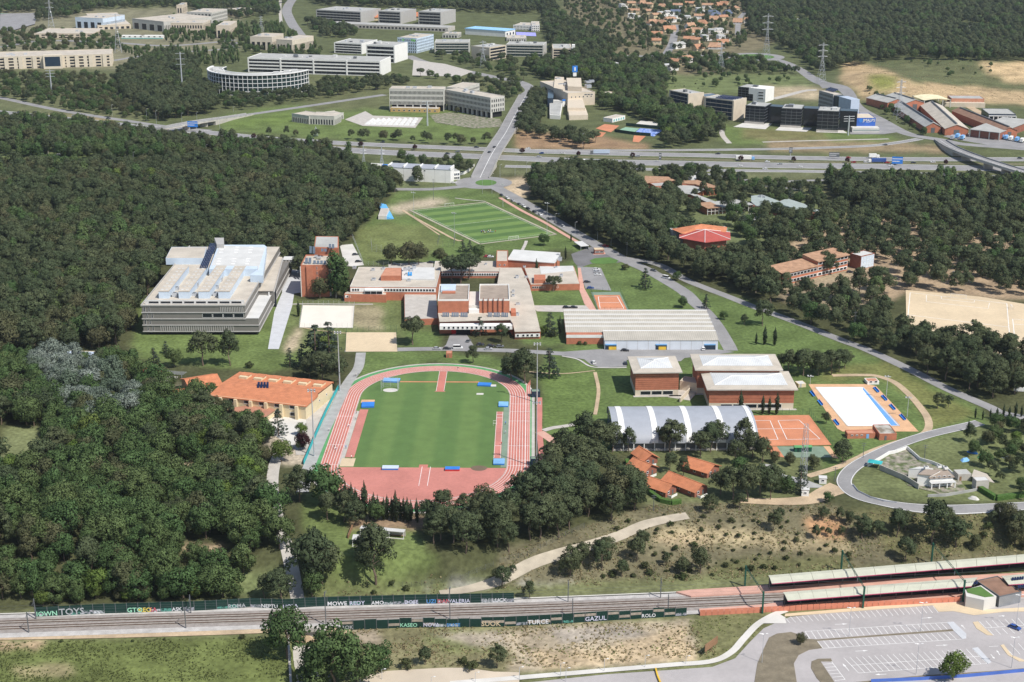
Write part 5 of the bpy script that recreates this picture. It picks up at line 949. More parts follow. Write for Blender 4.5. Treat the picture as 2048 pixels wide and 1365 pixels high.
for x, y in ((-2.9,-1.9),(2.9,-1.9),(2.9,1.9),(-2.9,1.9)): MB().use('frame_white').cyl(x, y, 0, 2.35, .05, n=5).build('post', None, t)
for x, y, m, lab in ((1650,875,'blue_mat','blue tarpaulin heap in the gardens'),(1715,910,'green_rubber','green tarpaulin in the gardens'),(1590,935,'blue_light','pale blue tarpaulin in the gardens'),(1910,915,'sky_metal','pale tarpaulin near the right edge of the gardens'),(1660,1235,'concrete_light','pale covered boat in the yard below the villa')):
    p = G(*zL(x, y)[0]); t = thing('tarpaulin', lab, 'tarpaulin', tuple(p), random.uniform(0, 3)); V = [(math.cos(a)*2.6*random.uniform(.8,1.2), math.sin(a)*1.5*random.uniform(.8,1.2), 0) for a in np.linspace(0, 5.6, 9)]; MB().use(m).add(V+[(v[0]*.5, v[1]*.5, .9+random.uniform(-.2,.2)) for v in V]+[(0,0,1.1)], [(i,(i+1)%9,9+(i+1)%9,9+i) for i in range(9)]+[(9+i,9+(i+1)%9,18) for i in range(9)]).build('sheet', None, t)
# white shelters below the track, booth by the mast
for FL, FR, BL, lab in ((zN(855,165)[0], zN(1200,195)[0], zN(858,142)[0], 'rear long white roofed shelter below the cypress row'), (zN(795,250)[0], zN(930,250)[0], zN(815,212)[0], 'front white roofed shelter below the cypress row')):
    b = Bld('open_shelter', lab, FL, FR, BL, h=2.9, cat='shelter', mar=1); b.box('roof', 'roof_white', 0, b.w, 0, b.d, 2.7, 2.95); b.box('rear_wall', 'concrete', 0, b.w, b.d-.2, b.d, -.5, 2.7); b.box('bench', 'wood', .3, b.w-.3, b.d-1, b.d-.5, .4, .5)
    for i in range(max(3, int(b.w/4))): x = .2+(b.w-.4)*i/(max(3, int(b.w/4))-1); b.box('post', 'frame_white', x-.1, x+.1, .1, .3, -.3, 2.7)
    b.box('step', 'concrete_light', 0, b.w, -.4, 0, -.3, .2)
t = wallline('timber_screen', 'leaning timber screen left of the white shelters', zN(765,245,800,160), 1.6, 'wood', cat='screen')
for x, y, lab, s in ((485,1110,'small white control booth beside the dirt track',(3,2.6,2.6)),(348,1205,'white equipment hut at the foot of the lattice mast',(3,3,3))):
    p = G(*zL(x, y)[0]); t = thing('booth', lab, 'hut', tuple(p), R(-8)); w, d, h = s; MB().use('white_wall').box(-w/2,w/2,-d/2,d/2,-.3,h).build('wall', None, t); MB().use('roof_white').box(-w/2-.2,w/2+.2,-d/2-.2,d/2+.2,h,h+.15).build('roof', None, t); o = bpy.data.objects.new('window', wmesh(1.2,.9)); o.location = (0,-d/2,1.2); link(o, t); MB().use('grey_light').box(w/2,w/2+.06,-.4,.5,0,2).build('door', None, t)
b = Bld('track_hut', 'small brick hut by the road above the track', zJ(1530,105)[0], zJ(1575,105)[0], zJ(1530,85)[0], h=2.6, mar=.5, cat='hut'); b.body('brick', 'brick_light', par=.15); b.box('door', 'wood', .6, 1.4, -.07, 0, 0, 2)
b = Bld('track_stand', 'small grandstand hut with pale green roof beside the right floodlight masts', zK(240,395)[0], zK(305,392)[0], zK(245,375)[0], h=3, mar=.5, cat='hut'); b.body('glass_blue', 'green_court', par=.15)
b = Bld('track_stand', 'pale green roofed cabin at the lower right side of the track', zK(230,905)[0], zK(292,905)[0], zK(235,885)[0], h=3, mar=.5, cat='hut'); b.body('glass_blue', 'green_court', par=.15)
# blue stepped seating by the practice field
p0, p1 = G(*zF(1045,275)[0]), G(*zF(1105,385)[0]); t = thing('blue_seating', 'light blue spectator seating beside the practice field', 'seating', tuple(p1), math.atan2((p0-p1).y, (p0-p1).x)); L = (p0-p1).length
for k in range(4): MB().use(mat('seat_blue', (.13,.42,.78))).box(0, L, -1.6+k*1.6, -.05+k*1.6, -.3, .5+k*.55).build('seat_row', None, t)
b = Bld('white_tank_house', 'low white box hut left of the blue seating', zF(1000,360)[0], zF(1065,360)[0], zF(1010,300)[0], h=2.6, mar=.5, cat='hut'); b.body('concrete_light', 'concrete', par=.15)
# white industrial unit beside the roundabout
b = Bld('white_industrial_unit', 'long white industrial shed with grey roof beside the motorway', zW(520,232)[0], zW(1370,270)[0], zW(545,192)[0], ybase=361, mar=2); b.box('wall', 'white_wall', 0, b.w, 0, b.d, -1, b.h-.2)
MB().use(mat('unit_roof', (.33,.35,.4), var=.06)).add([(-.3,-.3,b.h-.2),(b.w+.3,-.3,b.h-.2),(b.w+.3,b.d,b.h+1),(-.3,b.d,b.h+1)], [(0,1,2,3)]).build('roof', None, b.t)
for k in range(5): x = b.w*k/4; b.box('fire_wall', 'white_wall', x-.4, x+.4, 0, b.d, b.h-1, b.h+1.6)
for k in range(6): x = b.w*(k+.5)/6; b.box('panel_joint', 'grey_light', x-.08, x+.08, -.05, 0, 0, b.h-.4)
b.wins('F', b.w*.5, b.w*.62, 2, b.h-2.4, 1.4, 1.2)
wallline('yard_wall', 'white yard wall curving along the road at the end of the white shed', zW(1350,400,1440,365,1560,335,1620,300,1700,225), 2.2, 'white_wall')
b = Bld('office_unit', 'white and glass office at the right end of the white shed', zW(1390,300)[0], zW(1500,290)[0], zW(1385,245)[0], h=7, mar=.5); b.body('white_wall', 'roof_grey', par=.4); b.wins('F', .3, b.w-.3, 4, 3.5, b.w/5, 2, 'glass_blue'); b.wins('F', .3, b.w-.3, 4, .6, b.w/5, 2)
b = Bld('open_store', 'row of white bays behind the left end of the white shed', zW(110,180)[0], zW(430,195)[0], zW(70,165)[0], h=5, mar=.5); b.box('rear_wall', 'white_wall', 0, b.w, 3.5, 4, -1, 4.6)
for k in range(11): x = b.w*k/10; b.box('bay_wall', 'white_wall', x-.3, x+.3, 0, 3.5, -1, 4.6)
b.box('blue_store', 'blue_mat', b.w+.2, b.w+8, 0, 4, -1, 4.2)
# ------------------------------------------------------------------ offices beyond the motorway
def rib_office(name, label, FL, FR, BL, yb, floors, wall='white_wall', glass='glass', roof='roof_grey', frac=.3, ends=1.2, h=None, kit=4, proud=.35, mar=2, left=True, right=True, pil=0, gf=False):
    b = Bld(name, label, FL, FR, BL, ybase=yb, h=h, mar=mar); h, w, d = b.h, b.w, b.d; fh = h/(floors+frac)
    b.box('glazing', glass, .5, w-.5, .5, d-.5, -1, h-.6)
    for k in range(floors+1):
        z0 = k*fh; z1 = z0+fh*frac
        if k == floors: z1 = h
        if k == 0: z1 = fh*frac*.5
        if gf and k == 0: continue
        b.box('floor_band', wall, .5-proud, w-.5+proud, .5-proud, d-.5+proud, z0 if k else -1, z1)
    b.box('roof', roof, .9, w-.9, .9, d-.9, h+.004, h+.12)
    if ends:
        if left: b.box('end_wall', wall, -.15, ends, .05, d-.05, -1, h+.3)
        if right: b.box('end_wall', wall, w-ends, w+.15, .05, d-.05, -1, h+.3)
    n = max(4, int(w/6))
    for i in range(1, n): x = w*i/n; b.box('mullion', 'metal_dark', x-.1, x+.1, .32, .5, 0, h-.6)
    for i in range(pil): x = w*(i+1)/(pil+1); b.box('pilaster', wall, x-.9, x+.9, -.3, .6, -1, h+.2)
    for i in range(kit):
        x = w*random.uniform(.12,.8); y = d*random.uniform(.25,.6); s = random.uniform(2,5); b.box('roof_unit', random.choice(['metal','roof_white','metal_dark']), x, x+s, y, y+min(s,d*.3), h+.12, h+random.uniform(1.2,2.8))
    b.box('parapet', wall, .4, w-.4, .1, .5, h+.004, h+.6)
    return b
rib_office('long_white_office', 'long white office with four dark ribbon windows behind the round glass office', (495,116), zB(1015,482)[0], (500,106), 145, 4, pil=3, kit=9, frac=.38)
rib_office('white_office', 'white framed office with dark glass, left block of the pair behind the long white office', zB(655,335)[0], zB(870,345)[0], zB(735,300)[0], 106.5, 4, kit=4, frac=.3)
rib_office('white_office', 'white framed office with dark glass, right block of the pair behind the long white office', zB(905,352)[0], zB(1125,362)[0], zB(960,320)[0], 124, 4, kit=5, frac=.3)
rib_office('striped_office', 'wide striped office on the hill, leftmost of three', zB(515,78)[0], zB(862,96)[0], zB(548,44)[0], 42, 4, 'grey_light', kit=4); rib_office('striped_office', 'striped office on the hill, middle one of three', zB(1000,88)[0], zB(1172,96)[0], zB(1012,58)[0], 46, 4, 'grey_light', kit=3); rib_office('striped_office', 'striped office on the hill, rightmost of three', zB(1312,92)[0], zB(1486,100)[0], zB(1322,62)[0], 49, 4, 'grey_light', kit=3)
b = Bld('office_podium', 'long low podium with columns in front of the three hill offices', zB(620,182)[0], zB(1545,218)[0], zB(640,165)[0], h=6, mar=1); b.body('concrete', 'roof_grey', par=.4); b.wins('F', b.w*.25, b.w*.98, 24, 1, b.w*.02, 3, 'black', 'concrete')
gable('tiled_hall', 'orange tiled hall behind the hill offices, left one', G(757,40), 60, 22, R(4), 5, 9, 'cream', 'tile', 1, 'building', wn=6); gable('tiled_hall', 'orange tiled hall behind the hill offices, right one', G(850,38), 70, 26, R(-8), 5, 10, 'cream', 'tile', 1, 'building', wn=6)
# round glass office: a thick arc of five glazed storeys
c = G(505, 193); Rb = 58; cen = Vector((c.x, c.y+Rb)); t = thing('round_glass_office', 'crescent shaped glass office with white grid and flat roof', 'building', (cen.x, cen.y, 0)); Hh = topz(505, 152, 193); excl([(cen.x+(Rb+3)*math.cos(a), cen.y+(Rb+3)*math.sin(a)) for a in np.linspace(0, 6.1, 24)])
A0, A1 = R(165), R(345); n = 34; Th = 17
def arc(r, a): return (r*math.cos(a), r*math.sin(a))
P = [arc(Rb-.6, A0+(A1-A0)*i/n) for i in range(n+1)]+[arc(Rb-Th, A1-(A1-A0)*i/n) for i in range(n+1)]
m = MB().use('glass_green'); k = n+1; V = [(x, y, -1) for x, y in P]+[(x, y, Hh-.3) for x, y in P]; N2 = len(P)
m.add(V, [(i, (i+1) % N2, N2+(i+1) % N2, N2+i) for i in range(N2)]).build('glazing', None, t)
def arcring(nm, mt, r0, r1, z0, z1):
    m = MB().use(mt)
    for i in range(n):
        a, c_ = A0+(A1-A0)*i/n, A0+(A1-A0)*(i+1)/n; m.prism([arc(r1,a), arc(r1,c_), arc(r0,c_), arc(r0,a)], z0, z1)
    m.build(nm, None, t)
arcring('roof', 'roof_grey', Rb-Th, Rb-.5, Hh-.3, Hh); arcring('roof_rim', 'frame_white', Rb-1.6, Rb+.6, Hh+.01, Hh+.9); arcring('roof_rim', 'frame_white', Rb-Th-.3, Rb-Th+.7, Hh+.01, Hh+.7)
for k in range(5): arcring('floor_edge', 'frame_white', Rb-.6, Rb+.05, Hh*k/5+.1, Hh*k/5+.6)
for i in range(n+1): a = A0+(A1-A0)*i/n; x, y = arc(Rb, a); MB().use('frame_white').box(x-.25,x+.25,y-.25,y+.25,-.5,Hh-.2).build('mullion', None, t)
for a in (190,200,212,222,300,315,330): x, y = arc(Rb-9, R(a)); MB().use('roof_white').box(x-3,x+3,y-2,y+2,Hh,Hh+2.4).build('roof_unit', None, t)
# curved precast office
def grid_office(name, label, FL, FR, BL, yb, rows, n, wall='precast', col=True, h=None, kit=3, gfrac=.28, right=True):
    b = Bld(name, label, FL, FR, BL, ybase=yb, h=h); h, w, d = b.h, b.w, b.d; z0 = h*gfrac if col else 0
    b.box('wall', wall, 0, w, 0, d, z0, h-.5); b.box('roof', 'roof_tan', .4, w-.4, .4, d-.4, h-.5, h-.35); b.box('parapet', wall, -.1, w+.1, -.1, .4, h-.5, h+.1); b.box('parapet', wall, -.1, w+.1, d-.4, d+.1, h-.5, h+.1)
    fh = (h-.7-z0)/rows
    for k in range(rows): b.wins('F', .6, w-.6, n, z0+.3+k*fh, (w-1.2)/n*.6, fh*.62, 'glass', wall)
    if right:
        for k in range(rows): b.wins('R', .6, d-.6, max(2, int(d/3)), z0+.3+k*fh, 1.5, fh*.62, 'glass', wall)
    if col:
        b.box('ground_floor', 'black', 2, w-2, 2.5, d-2, -1, z0); m = max(4, int(w/7))
        for i in range(m+1): x = w*i/m; b.box('pier', wall, max(0,x-.6), min(w,x+.6), .05, 2.4, -1, z0)
    for i in range(kit): x = w*random.uniform(.1,.8); y = d*random.uniform(.2,.5); b.box('roof_unit', 'metal', x, x+4, y, y+3, h-.35, h+random.uniform(1,2))
    return b
grid_office('precast_office', 'grey precast office wing with small windows, left part of the curved office', zB(1085,692)[0], zB(1510,697)[0], zB(1100,672)[0], 222, 3, 42); grid_office('precast_office', 'grey precast office wing angled towards the bridge road, right part of the curved office', zB(1512,698)[0], zB(1876,764)[0], zB(1600,680)[0], 219, 3, 34)
b = Bld('precast_rear_wing', 'rear wing of the curved precast office running uphill', zB(1660,690)[0], zB(1790,650)[0], zB(1600,660)[0], h=16, mar=1); b.body('precast', 'roof_tan', par=.5); b.wins('F', .5, b.w-.5, 14, 11, 1.6, 2, 'glass', 'precast'); b.wins('F', .5, b.w-.5, 14, 7, 1.6, 2, 'glass', 'precast')
b = Bld('yellow_basement', 'yellow stone base storey under the curved precast office', zB(1095,842)[0], zB(1470,850)[0], zB(1100,830)[0], h=4.2, mar=0); b.body('yellow_stone' if 'yellow_stone' in MATS else mat('yellow_stone', (.5,.34,.14)), 'concrete', par=.2); b.wins('F', 1, b.w-1, 9, 1, 2, 1.6)
for FL, FR, BL, yb, lab in ((zB(325,885)[0], zB(460,905)[0], zB(380,858)[0], 244, 'low pale pavilion with brown flat roof, left block'), (zB(460,900)[0], zB(655,908)[0], zB(440,870)[0], 249, 'low pale pavilion with brown flat roof, middle block'), (zB(655,890)[0], zB(730,880)[0], zB(600,872)[0], 241, 'low pale pavilion with brown flat roof, right block')):
    b = grid_office('pavilion', lab, FL, FR, BL, yb, 1, 9, 'precast', False, kit=0)
t = thing('sawtooth_skylights', 'rows of white sawtooth skylights on the lawn', 'skylights', tuple(G(*zB(890,985)[0]))); o = t.location; B0 = [G(*p)-o for p in zB(890,975,1285,985,1320,925,950,935)]
for j in range(3):
    for i in range(9):
        L = lambda u, v: B0[0].lerp(B0[1], u).lerp(B0[3].lerp(B0[2], u), v); a, c_, d_, e_ = L(i/9,j/3), L((i+.94)/9,j/3), L((i+.94)/9,(j+.8)/3), L(i/9,(j+.8)/3); pk_ = (a+c_+d_+e_)/4+Vector((0,0,2.8)); MB().use('roof_white').add([a,c_,d_,e_,pk_], [(0,1,4),(1,2,4),(2,3,4),(3,0,4)]).build('skylight', None, t)
excl([G(*p) for p in zB(880,990,1290,1000,1330,915,940,925)]); sheet('terrace', zB(740,935,900,870,960,905,1350,920,1290,1000,880,985), 'concrete', .05); sheet('terrace', zB(1400,900,1560,880,1950,930,1980,990,1750,1005,1450,960), 'garden', .05)
# cream hotel, top-left school, others
b = grid_office('cream_hotel', 'long cream hotel with folded front and central glass block at the left edge', (-60,116), zA(868,422)[0], (-60,106), 141, 4, 16, 'cream_pale', False, kit=5)
for i in range(10): x = b.w*(.05+i*.1); b.box('bay', 'cream_pale', x-2.4, x+2.4, -1.6, -.05, -1, b.h+.3)
x0 = b.loc(*zA(335,440)[0], b.h)[0]; b.box('central_block', 'cream_pale', x0, x0+22, -8, -.06, -1, b.h+1.5); b.box('central_glass', 'glass_blue', x0+2, x0+20, -8.12, -8, 3, b.h-.5)
bl = [('school_block','long low beige school block with round windows',(265,262),(720,262),(300,222),300,'beige',2,10),('school_block','white workshop with brown roof at the top left',(585,135),(800,145),(600,100),220,'sky_metal',1,4),('school_block','beige block behind the poplars at the top left',(760,200),(1020,190),(745,105),235,'beige',1,6),('school_block','large pale hall with ribbed roof behind the poplars',(1030,145),(1275,170),(1060,72),225,'precast',1,4),('school_block','beige classroom block with a row of dark windows',(1330,180),(1580,182),(1345,155),265,'beige',2,12),('school_block','open concrete frame block at the top of the school',(1455,95),(1650,100),(1425,62),180,'precast',3,7),('school_block','slim beige stair block left of the concrete frame',(1375,40),(1420,40),(1380,22),165,'beige',2,2),('school_block','brick and beige block at the right end of the school',(1685,200),(1790,200),(1690,165),300,'beige',1,3),('school_block','beige block with orange corner at the top of the school',(1750,70),(1850,80),(1750,45),120,'beige',1,3)]
for nm, lab, a, c_, d_, yb, wl, rows, n in bl: grid_office(nm, lab, zA(*a)[0], zA(*c_)[0], zA(*d_)[0], yb/3.9, rows, n, wl, False, kit=2)
for x, lab in ((1040,'white portable classroom, left one'),(1190,'white portable classroom, right one')):
    p = G(*zA(x, 300)[0]); t = thing('portable_classroom', lab, 'cabin', tuple(p), R(-2)); MB().use('white_wall').box(-16,16,-4,4,-.4,4.2).build('wall', None, t); MB().use('teal').box(-16.1,16.1,-4.1,-4,0,.9).build('skirting', None, t)
    for i in range(4): o = bpy.data.objects.new('window', wmesh(3,1.6)); o.location = (-12+i*8,-4,1.8); link(o, t)
b = grid_office('cream_towers', 'cream building with tall dark window slots, left part', zB(0,285)[0], zB(170,290)[0], zB(10,255)[0], 100, 1, 4, 'cream_pale', False, kit=3); b = grid_office('cream_towers', 'cream building with tall dark window slots, right part', zB(205,308)[0], zB(328,315)[0], zB(170,262)[0], 104, 1, 5, 'cream_pale', False, kit=2)
b = grid_office('pale_blue_office', 'pale blue office with green panels and scattered windows', zB(1150,292)[0], zB(1300,300)[0], zB(1190,255)[0], 105, 5, 9, mat('pale_blue', (.55,.65,.75)), False, kit=3)
for i in range(6): x = b.w*random.uniform(.1,.85); z = b.h*random.uniform(.2,.8); b.box('green_panel', mat('lime', (.2,.6,.1)), x, x+2.5, -.1, -.02, z, z+3)
rib_office('banded_office', 'small white banded office beside the pale blue office', zB(1440,335)[0], zB(1710,335)[0], zB(1500,308)[0], 108, 4, 'precast', 'glass_green', kit=4); b = grid_office('stepped_block', 'pale stepped block above the banded office', zB(1500,262)[0], zB(1620,265)[0], zB(1510,248)[0], 76, 1, 5, 'precast', False, kit=2)
rib_office('brown_banded_office', 'brown banded office with white tower at its right end, left wing', zB(1870,375)[0], zC(45,345)[0], zB(1890,335)[0], 122, 4, 'beige', kit=3); b = rib_office('brown_banded_office', 'curved glass middle wing of the brown banded office', zC(45,340)[0], zC(330,345)[0], zC(60,315)[0], 113, 4, 'precast', 'glass_green', kit=5); b = rib_office('brown_banded_office', 'brown banded right wing of the office ending in a white tower', zC(400,372)[0], zC(545,372)[0], zC(330,335)[0], 120, 4, 'beige', kit=4); b.box('white_tower', 'white_wall', b.w, b.w+4, -1, 7, -1, b.h+5)
b = Bld('blue_roof_hall', 'hall with pale blue sloping roof on the hill', zC(40,235)[0], zC(115,220)[0], zC(0,165)[0], h=9, mar=1); b.box('wall', 'white_wall', 0, b.w, 0, b.d, -1, 8); b.box('roof', mat('roof_blue', (.3,.55,.8)), -.5, b.w+.5, -.5, b.d+.5, 8, 9); b.wins('F', 1, b.w-1, 3, 1.5, 4, 4)
grid_office('white_hill_block', 'white block right of the blue roofed hall', zC(100,190)[0], zC(240,195)[0], zC(105,170)[0], 60, 2, 12, 'white_wall', False, kit=1); grid_office('white_hill_block', 'small white end block near the lilac sports court', zC(240,190)[0], zC(300,190)[0], zC(250,165)[0], 63, 3, 4, 'white_wall', False, kit=1)
sheet('sports_court', zC(120,245,270,250,275,278,125,270), mat('lilac', (.35,.35,.75)), .06); grid_office('low_white_block', 'low white block in front of the lilac court', zC(50,290)[0], zC(200,290)[0], zC(50,268)[0], 83, 1, 8, 'precast', False, kit=2)
# beige clinic
b = Bld('beige_clinic', 'tall stepped beige clinic with blue rooftop sign among pines', zT(400,480)[0], zT(790,460)[0], zT(345,290)[0], ybase=213, mar=2); h = b.h
b.body('beige', 'roof_tan', par=.8); b.pr('left_tower', 'beige', zT(195,400,330,430,345,250,215,240), -1, h+1, ex=True); b.pr('left_glass', 'glass_blue', zT(110,550,190,550,205,370,120,370), -1, h*.7); b.pr('low_wing', 'beige', zT(395,690,650,690,590,480,400,480), -1, h*.55, ex=True); b.pr('low_wing_front', 'beige', zT(420,800,690,790,655,690,400,700), -1, h*.35, ex=True); b.pr('penthouse', 'beige', zT(400,380,600,390,590,260,380,260), h-.5, h+4)
b.pr('white_wing', 'white_wall', zT(140,790,290,800,330,580,140,570), -1, h*.3, ex=True); b.pr('white_wing_roof', 'roof_grey', zT(150,780,285,790,320,590,150,580), h*.3, h*.3+.3)
x, y = b.loc(*zT(335,590)[0], h*.45); b.box('blue_sign_tower', 'white_wall', x-1, x+1.6, y-1, y+1, -1, h*.55); b.box('blue_sign', 'blue_mat', x-1.4, x+2, y-1.3, y-1, h*.45, h*.58)
x, y = b.loc(*zT(500,230)[0], h); b.box('sign_base', 'frame_white', x-2, x+2, y, y+1, h-.6, h+4); b.box('sign_board', 'blue_mat', x-3, x+3, y-.4, y+1, h+4, h+11); b.box('sign_mark', 'frame_white', x-.7, x+.7, y-.46, y-.4, h+5.5, h+9.5)
b.wins('F', 2, b.w-2, 6, h*.62, 1.4, 1.6); b.wins('F', b.w*.6, b.w-2, 3, h*.78, 3, 1.2); b.wins('R', 3, b.d-3, 6, h*.4, 2, 2); b.wins('R', 3, b.d-3, 6, h*.65, 2, 2); b.kit(zT(260,290,300,370,380,370,690,330,740,320,690,400,440,410,480,400), h-.4, (1.5,3.5), 'metal', size=(4,7))
grid_office('cream_villa_block', 'small cream building right of the clinic', zT(860,460)[0], zT(960,480)[0], zT(840,420)[0], 204, 2, 3, 'cream', False, kit=0)
b = Bld('changing_house', 'long white changing block with teal doors beside the courts', zT(1040,845)[0], zT(1225,800)[0], zT(1030,800)[0], h=4, mar=1); b.body('white_wall', 'roof_tan', par=.3); b.wins('F', 1, b.w-1, 5, .6, 2, 2.4, 'teal')
for nm, q, mt in (('clay_court', zT(800,990,930,925,1140,950,1020,1045), 'clay'),('clay_court', zT(770,1110,790,1030,950,1050,890,1110), 'clay'),('green_court_far', zT(1110,1020,1230,970,1430,990,1340,1055), mat('court_green', (.25,.42,.3))),('padel_courts', zT(1350,1060,1440,985,1770,1010,1640,1105), mat('padel_blue', (.12,.22,.6), col2=(.4,.5,.75), sc2=.4)),('clay_court', zT(1330,1180,1350,1090,1520,1100,1420,1190), 'clay'),('pool_terrace', zT(1345,945,1450,875,1740,905,1630,980), 'concrete_light')): sheet(nm, q, mt, .06)
t = thing('outdoor_pool', 'bright blue outdoor pool right of the clinic courts', 'swimming pool', tuple(G(*zT(1550,930)[0]))); o = t.location; MB().use('water_blue').prism([((G(*p)-o).x, (G(*p)-o).y) for p in zT(1400,940,1470,892,1690,912,1620,966)], -.3, .14).build('water', None, t); MB().use('concrete_light').prism([((G(*p)-o).x, (G(*p)-o).y) for p in zT(1390,943,1465,888,1700,910,1622,972)], -.4, .1).build('coping', None, t)
wallline('court_fence', 'dark green windbreak below the bright blue pool', zT(1235,950,1600,985,1770,1000), 3, 'green_dark'); wallline('court_fence', 'dark green windbreak in front of the green court', zT(1070,1040,1350,1080,1590,1100), 3, 'green_dark')
# right-hand offices
rib_office('slate_glass_office', 'glass fronted office with pale end wall, leftmost of the right group', zR(95,160)[0], zR(290,200)[0], zR(180,128)[0], 217, 5, 'beige', 'glass_blue', frac=.12, kit=2, ends=1.5); b = rib_office('slate_glass_office', 'glass fronted office with solar roof, second of the right group', zR(455,235)[0], zR(755,270)[0], zR(600,205)[0], 235, 5, 'beige', 'glass_blue', frac=.12, kit=0, ends=1.5); panels(b, zR(560,245,740,258,850,240,640,215), b.h+.2, 14, 4, 'solar', .3)
b = Bld('office_link', 'brown link block with solar roof between the first two right offices', zR(370,200)[0], zR(470,225)[0], zR(440,165)[0], h=15, mar=1); b.body('beige', 'solar_grey', par=.4)
for z in (3,6,9,12): b.wins('F', .5, b.w-.5, 6, z, 1.8, .8)
b = rib_office('white_black_office', 'black glass office with white L shaped wall behind the right group', zR(795,125)[0], zR(960,140)[0], zR(830,90)[0], 200, 5, 'metal_dark', 'glass', frac=.12, kit=2, ends=0); b.box('white_wall', 'white_wall', b.w*.72, b.w+14, -.8, b.d*.9, b.h*.55, b.h+.4); b.box('white_wall', 'white_wall', b.w, b.w+14, -.8, b.d*.9, -1, b.h*.55); 
for k in range(3): b.wins('F', b.w+6, b.w+12, 1, b.h*.25+k*b.h*.22, 6, 1.4, off=.8)
for a, c_, d_, yb, lab in (((870,315),(1075,330),(930,275),247,'dark glass office cube, left one of three in front'),((1240,345),(1455,355),(1300,300),255,'dark glass office cube, middle one of three in front'),((1610,370),(1838,380),(1640,325),264,'dark glass office cube, right one of three in front')):
    b = rib_office('dark_glass_cube', lab, zR(*a)[0], zR(*c_)[0], zR(*d_)[0], yb, 6, 'metal_dark', 'glass', frac=.1, kit=4, ends=0, proud=.12); b.box('lobby_band', 'concrete', .2, b.w-.2, .1, .45, 0, 2.2); b.box('rear_link', 'glass', b.w, b.w+16, b.d*.5, b.d, -1, b.h-1)
for a in (zR(750,535,850,495,1150,500,1080,560), zR(1180,570,1230,530,1560,545,1500,585), zR(1600,590,1600,555,1860,560,1920,600)): sheet('plaza', a, 'concrete_light', .06)
b = grid_office('pinstripe_tower', 'slanting grey striped office tower with solar roof', zR(1630,160)[0], zR(1775,200)[0], zR(1660,140)[0], 221, 5, 14, 'grey_light', False, kit=0); b.box('glass_strip', 'glass_blue', b.w, b.w+14, 1, b.d-1, -1, b.h-1); b.box('slab_wall', 'blue_grey', b.w+14, b.w+36, -2, b.d*.8, -1, b.h); panels(b, zR(1690,160,1780,180,1830,160,1740,138), b.h, 8, 3, 'solar', .3)
zX = Z(1680,200,15.17)
b = Bld('blue_sign_building', 'box building with large blue glass front and white lettering', zX(430,550)[0], zX(1085,550)[0], zX(350,400)[0], ybase=262, mar=2); b.body(mat('sign_blue', (.05,.14,.5), rough=.3), 'beige', par=.5); h = b.h; b.box('lower_floor', 'glass_blue', .3, b.w-.3, -.1, 0, 0, h*.22); b.box('white_plinth', 'concrete_light', -3, b.w+2, -9, -.12, -1, 4.5); b.box('plinth_band', 'green_roof', -2, b.w+2.2, -9.2, -9, 1.6, 2.8); b.box('side_wall', 'brick_dark', -.2, 0, 0, b.d, 0, h-.6)
text('JMALPS', 3.6, (b.w*.42, -.08, h*.72), (math.pi/2,0,0), 'frame_white', b.t, ext=.05); b.box('lettering_underline', 'frame_white', b.w*.55, b.w*.76, -.1, -.02, h*.66, h*.68); MB().use('blue_mat').beam((b.w*.32,-.2,h*.8),(b.w*.32,-.02,h*.8), 1.9, n=20).build('round_mark', None, b.t)
# brick factory
def shed(label, a, c_, d_, hw, hr, roof, wall='brick', name='factory_shed', n=5):
    b = Bld(name, label, zS(*a)[0], zS(*c_)[0], zS(*d_)[0], h=hw, mar=1); w, d = b.w, b.d
    b.box('wall', wall, 0, w, 0, d, -1, hw); MB().use(wall).add([(0,.0,hw),(w,.0,hw),(w/2,.0,hr-.1)], [(0,1,2)]).add([(0,d,hw),(w,d,hw),(w/2,d,hr-.1)], [(0,2,1)]).build('gable_wall', None, b.t)
    for s in (0, 1): V = [(w/2,-.5,hr),(w/2,d+.5,hr),(w+.6 if s else -.6,d+.5,hw-.2),(w+.6 if s else -.6,-.5,hw-.2)]; MB().use(roof).add(V+[(x,y,z-.3) for x,y,z in V], [(0,1,2,3) if s == 0 else (3,2,1,0),(0,4,5,1),(1,5,6,2),(2,6,7,3),(3,7,4,0)]).build('roof_slope', None, b.t)
    b.box('ridge_vent', 'metal_dark', w/2-.6, w/2+.6, 2, d-2, hr, hr+.8); b.box('door', 'metal_dark', w*.38, w*.62, -.1, 0, 0, hw*.8); return b
shed('long brick factory shed with grey ridged roof, leftmost', (735,555), (945,555), (235,270), 6, 10, 'roof_grey'); shed('long brick factory shed with tan patched roof, second from the left', (1000,580), (1310,585), (480,265), 6.5, 10.5, 'roof_tan'); shed('brick factory shed at the upper left corner with two ridges', (235,235), (480,215), (130,155), 8, 11, 'roof_grey'); shed('brick factory shed behind the left sheds', (480,240), (720,230), (360,140), 9, 12, 'roof_grey')
b = Bld('open_factory_hall', 'wide open fronted factory hall with grey roof', zS(1330,590)[0], zS(1720,635)[0], zS(800,320)[0], h=7.5, mar=1); b.box('roof', 'roof_grey', -.5, b.w+.5, -.5, b.d, 7, 7.5); b.box('rear_wall', 'brick_dark', 0, b.w, 2.5, b.d-1, -1, 7)
for i in range(4): b.box('column', 'precast', b.w*i/3-.4, b.w*i/3+.4, 0, .8, -1, 7)
shed('long curved rusty roofed factory shed on the right', (1760,610), (1960,605), (1190,340), 7, 10, 'rust_roof')
b = Bld('pale_canopy', 'pale yellow arched canopy over a loading bay behind the factory', zS(725,198)[0], zS(1080,190)[0], zS(610,135)[0], h=9, mar=1, cat='canopy'); prof = [(b.w*k/10, 8+1.6*math.sin(math.pi*k/10)) for k in range(11)]
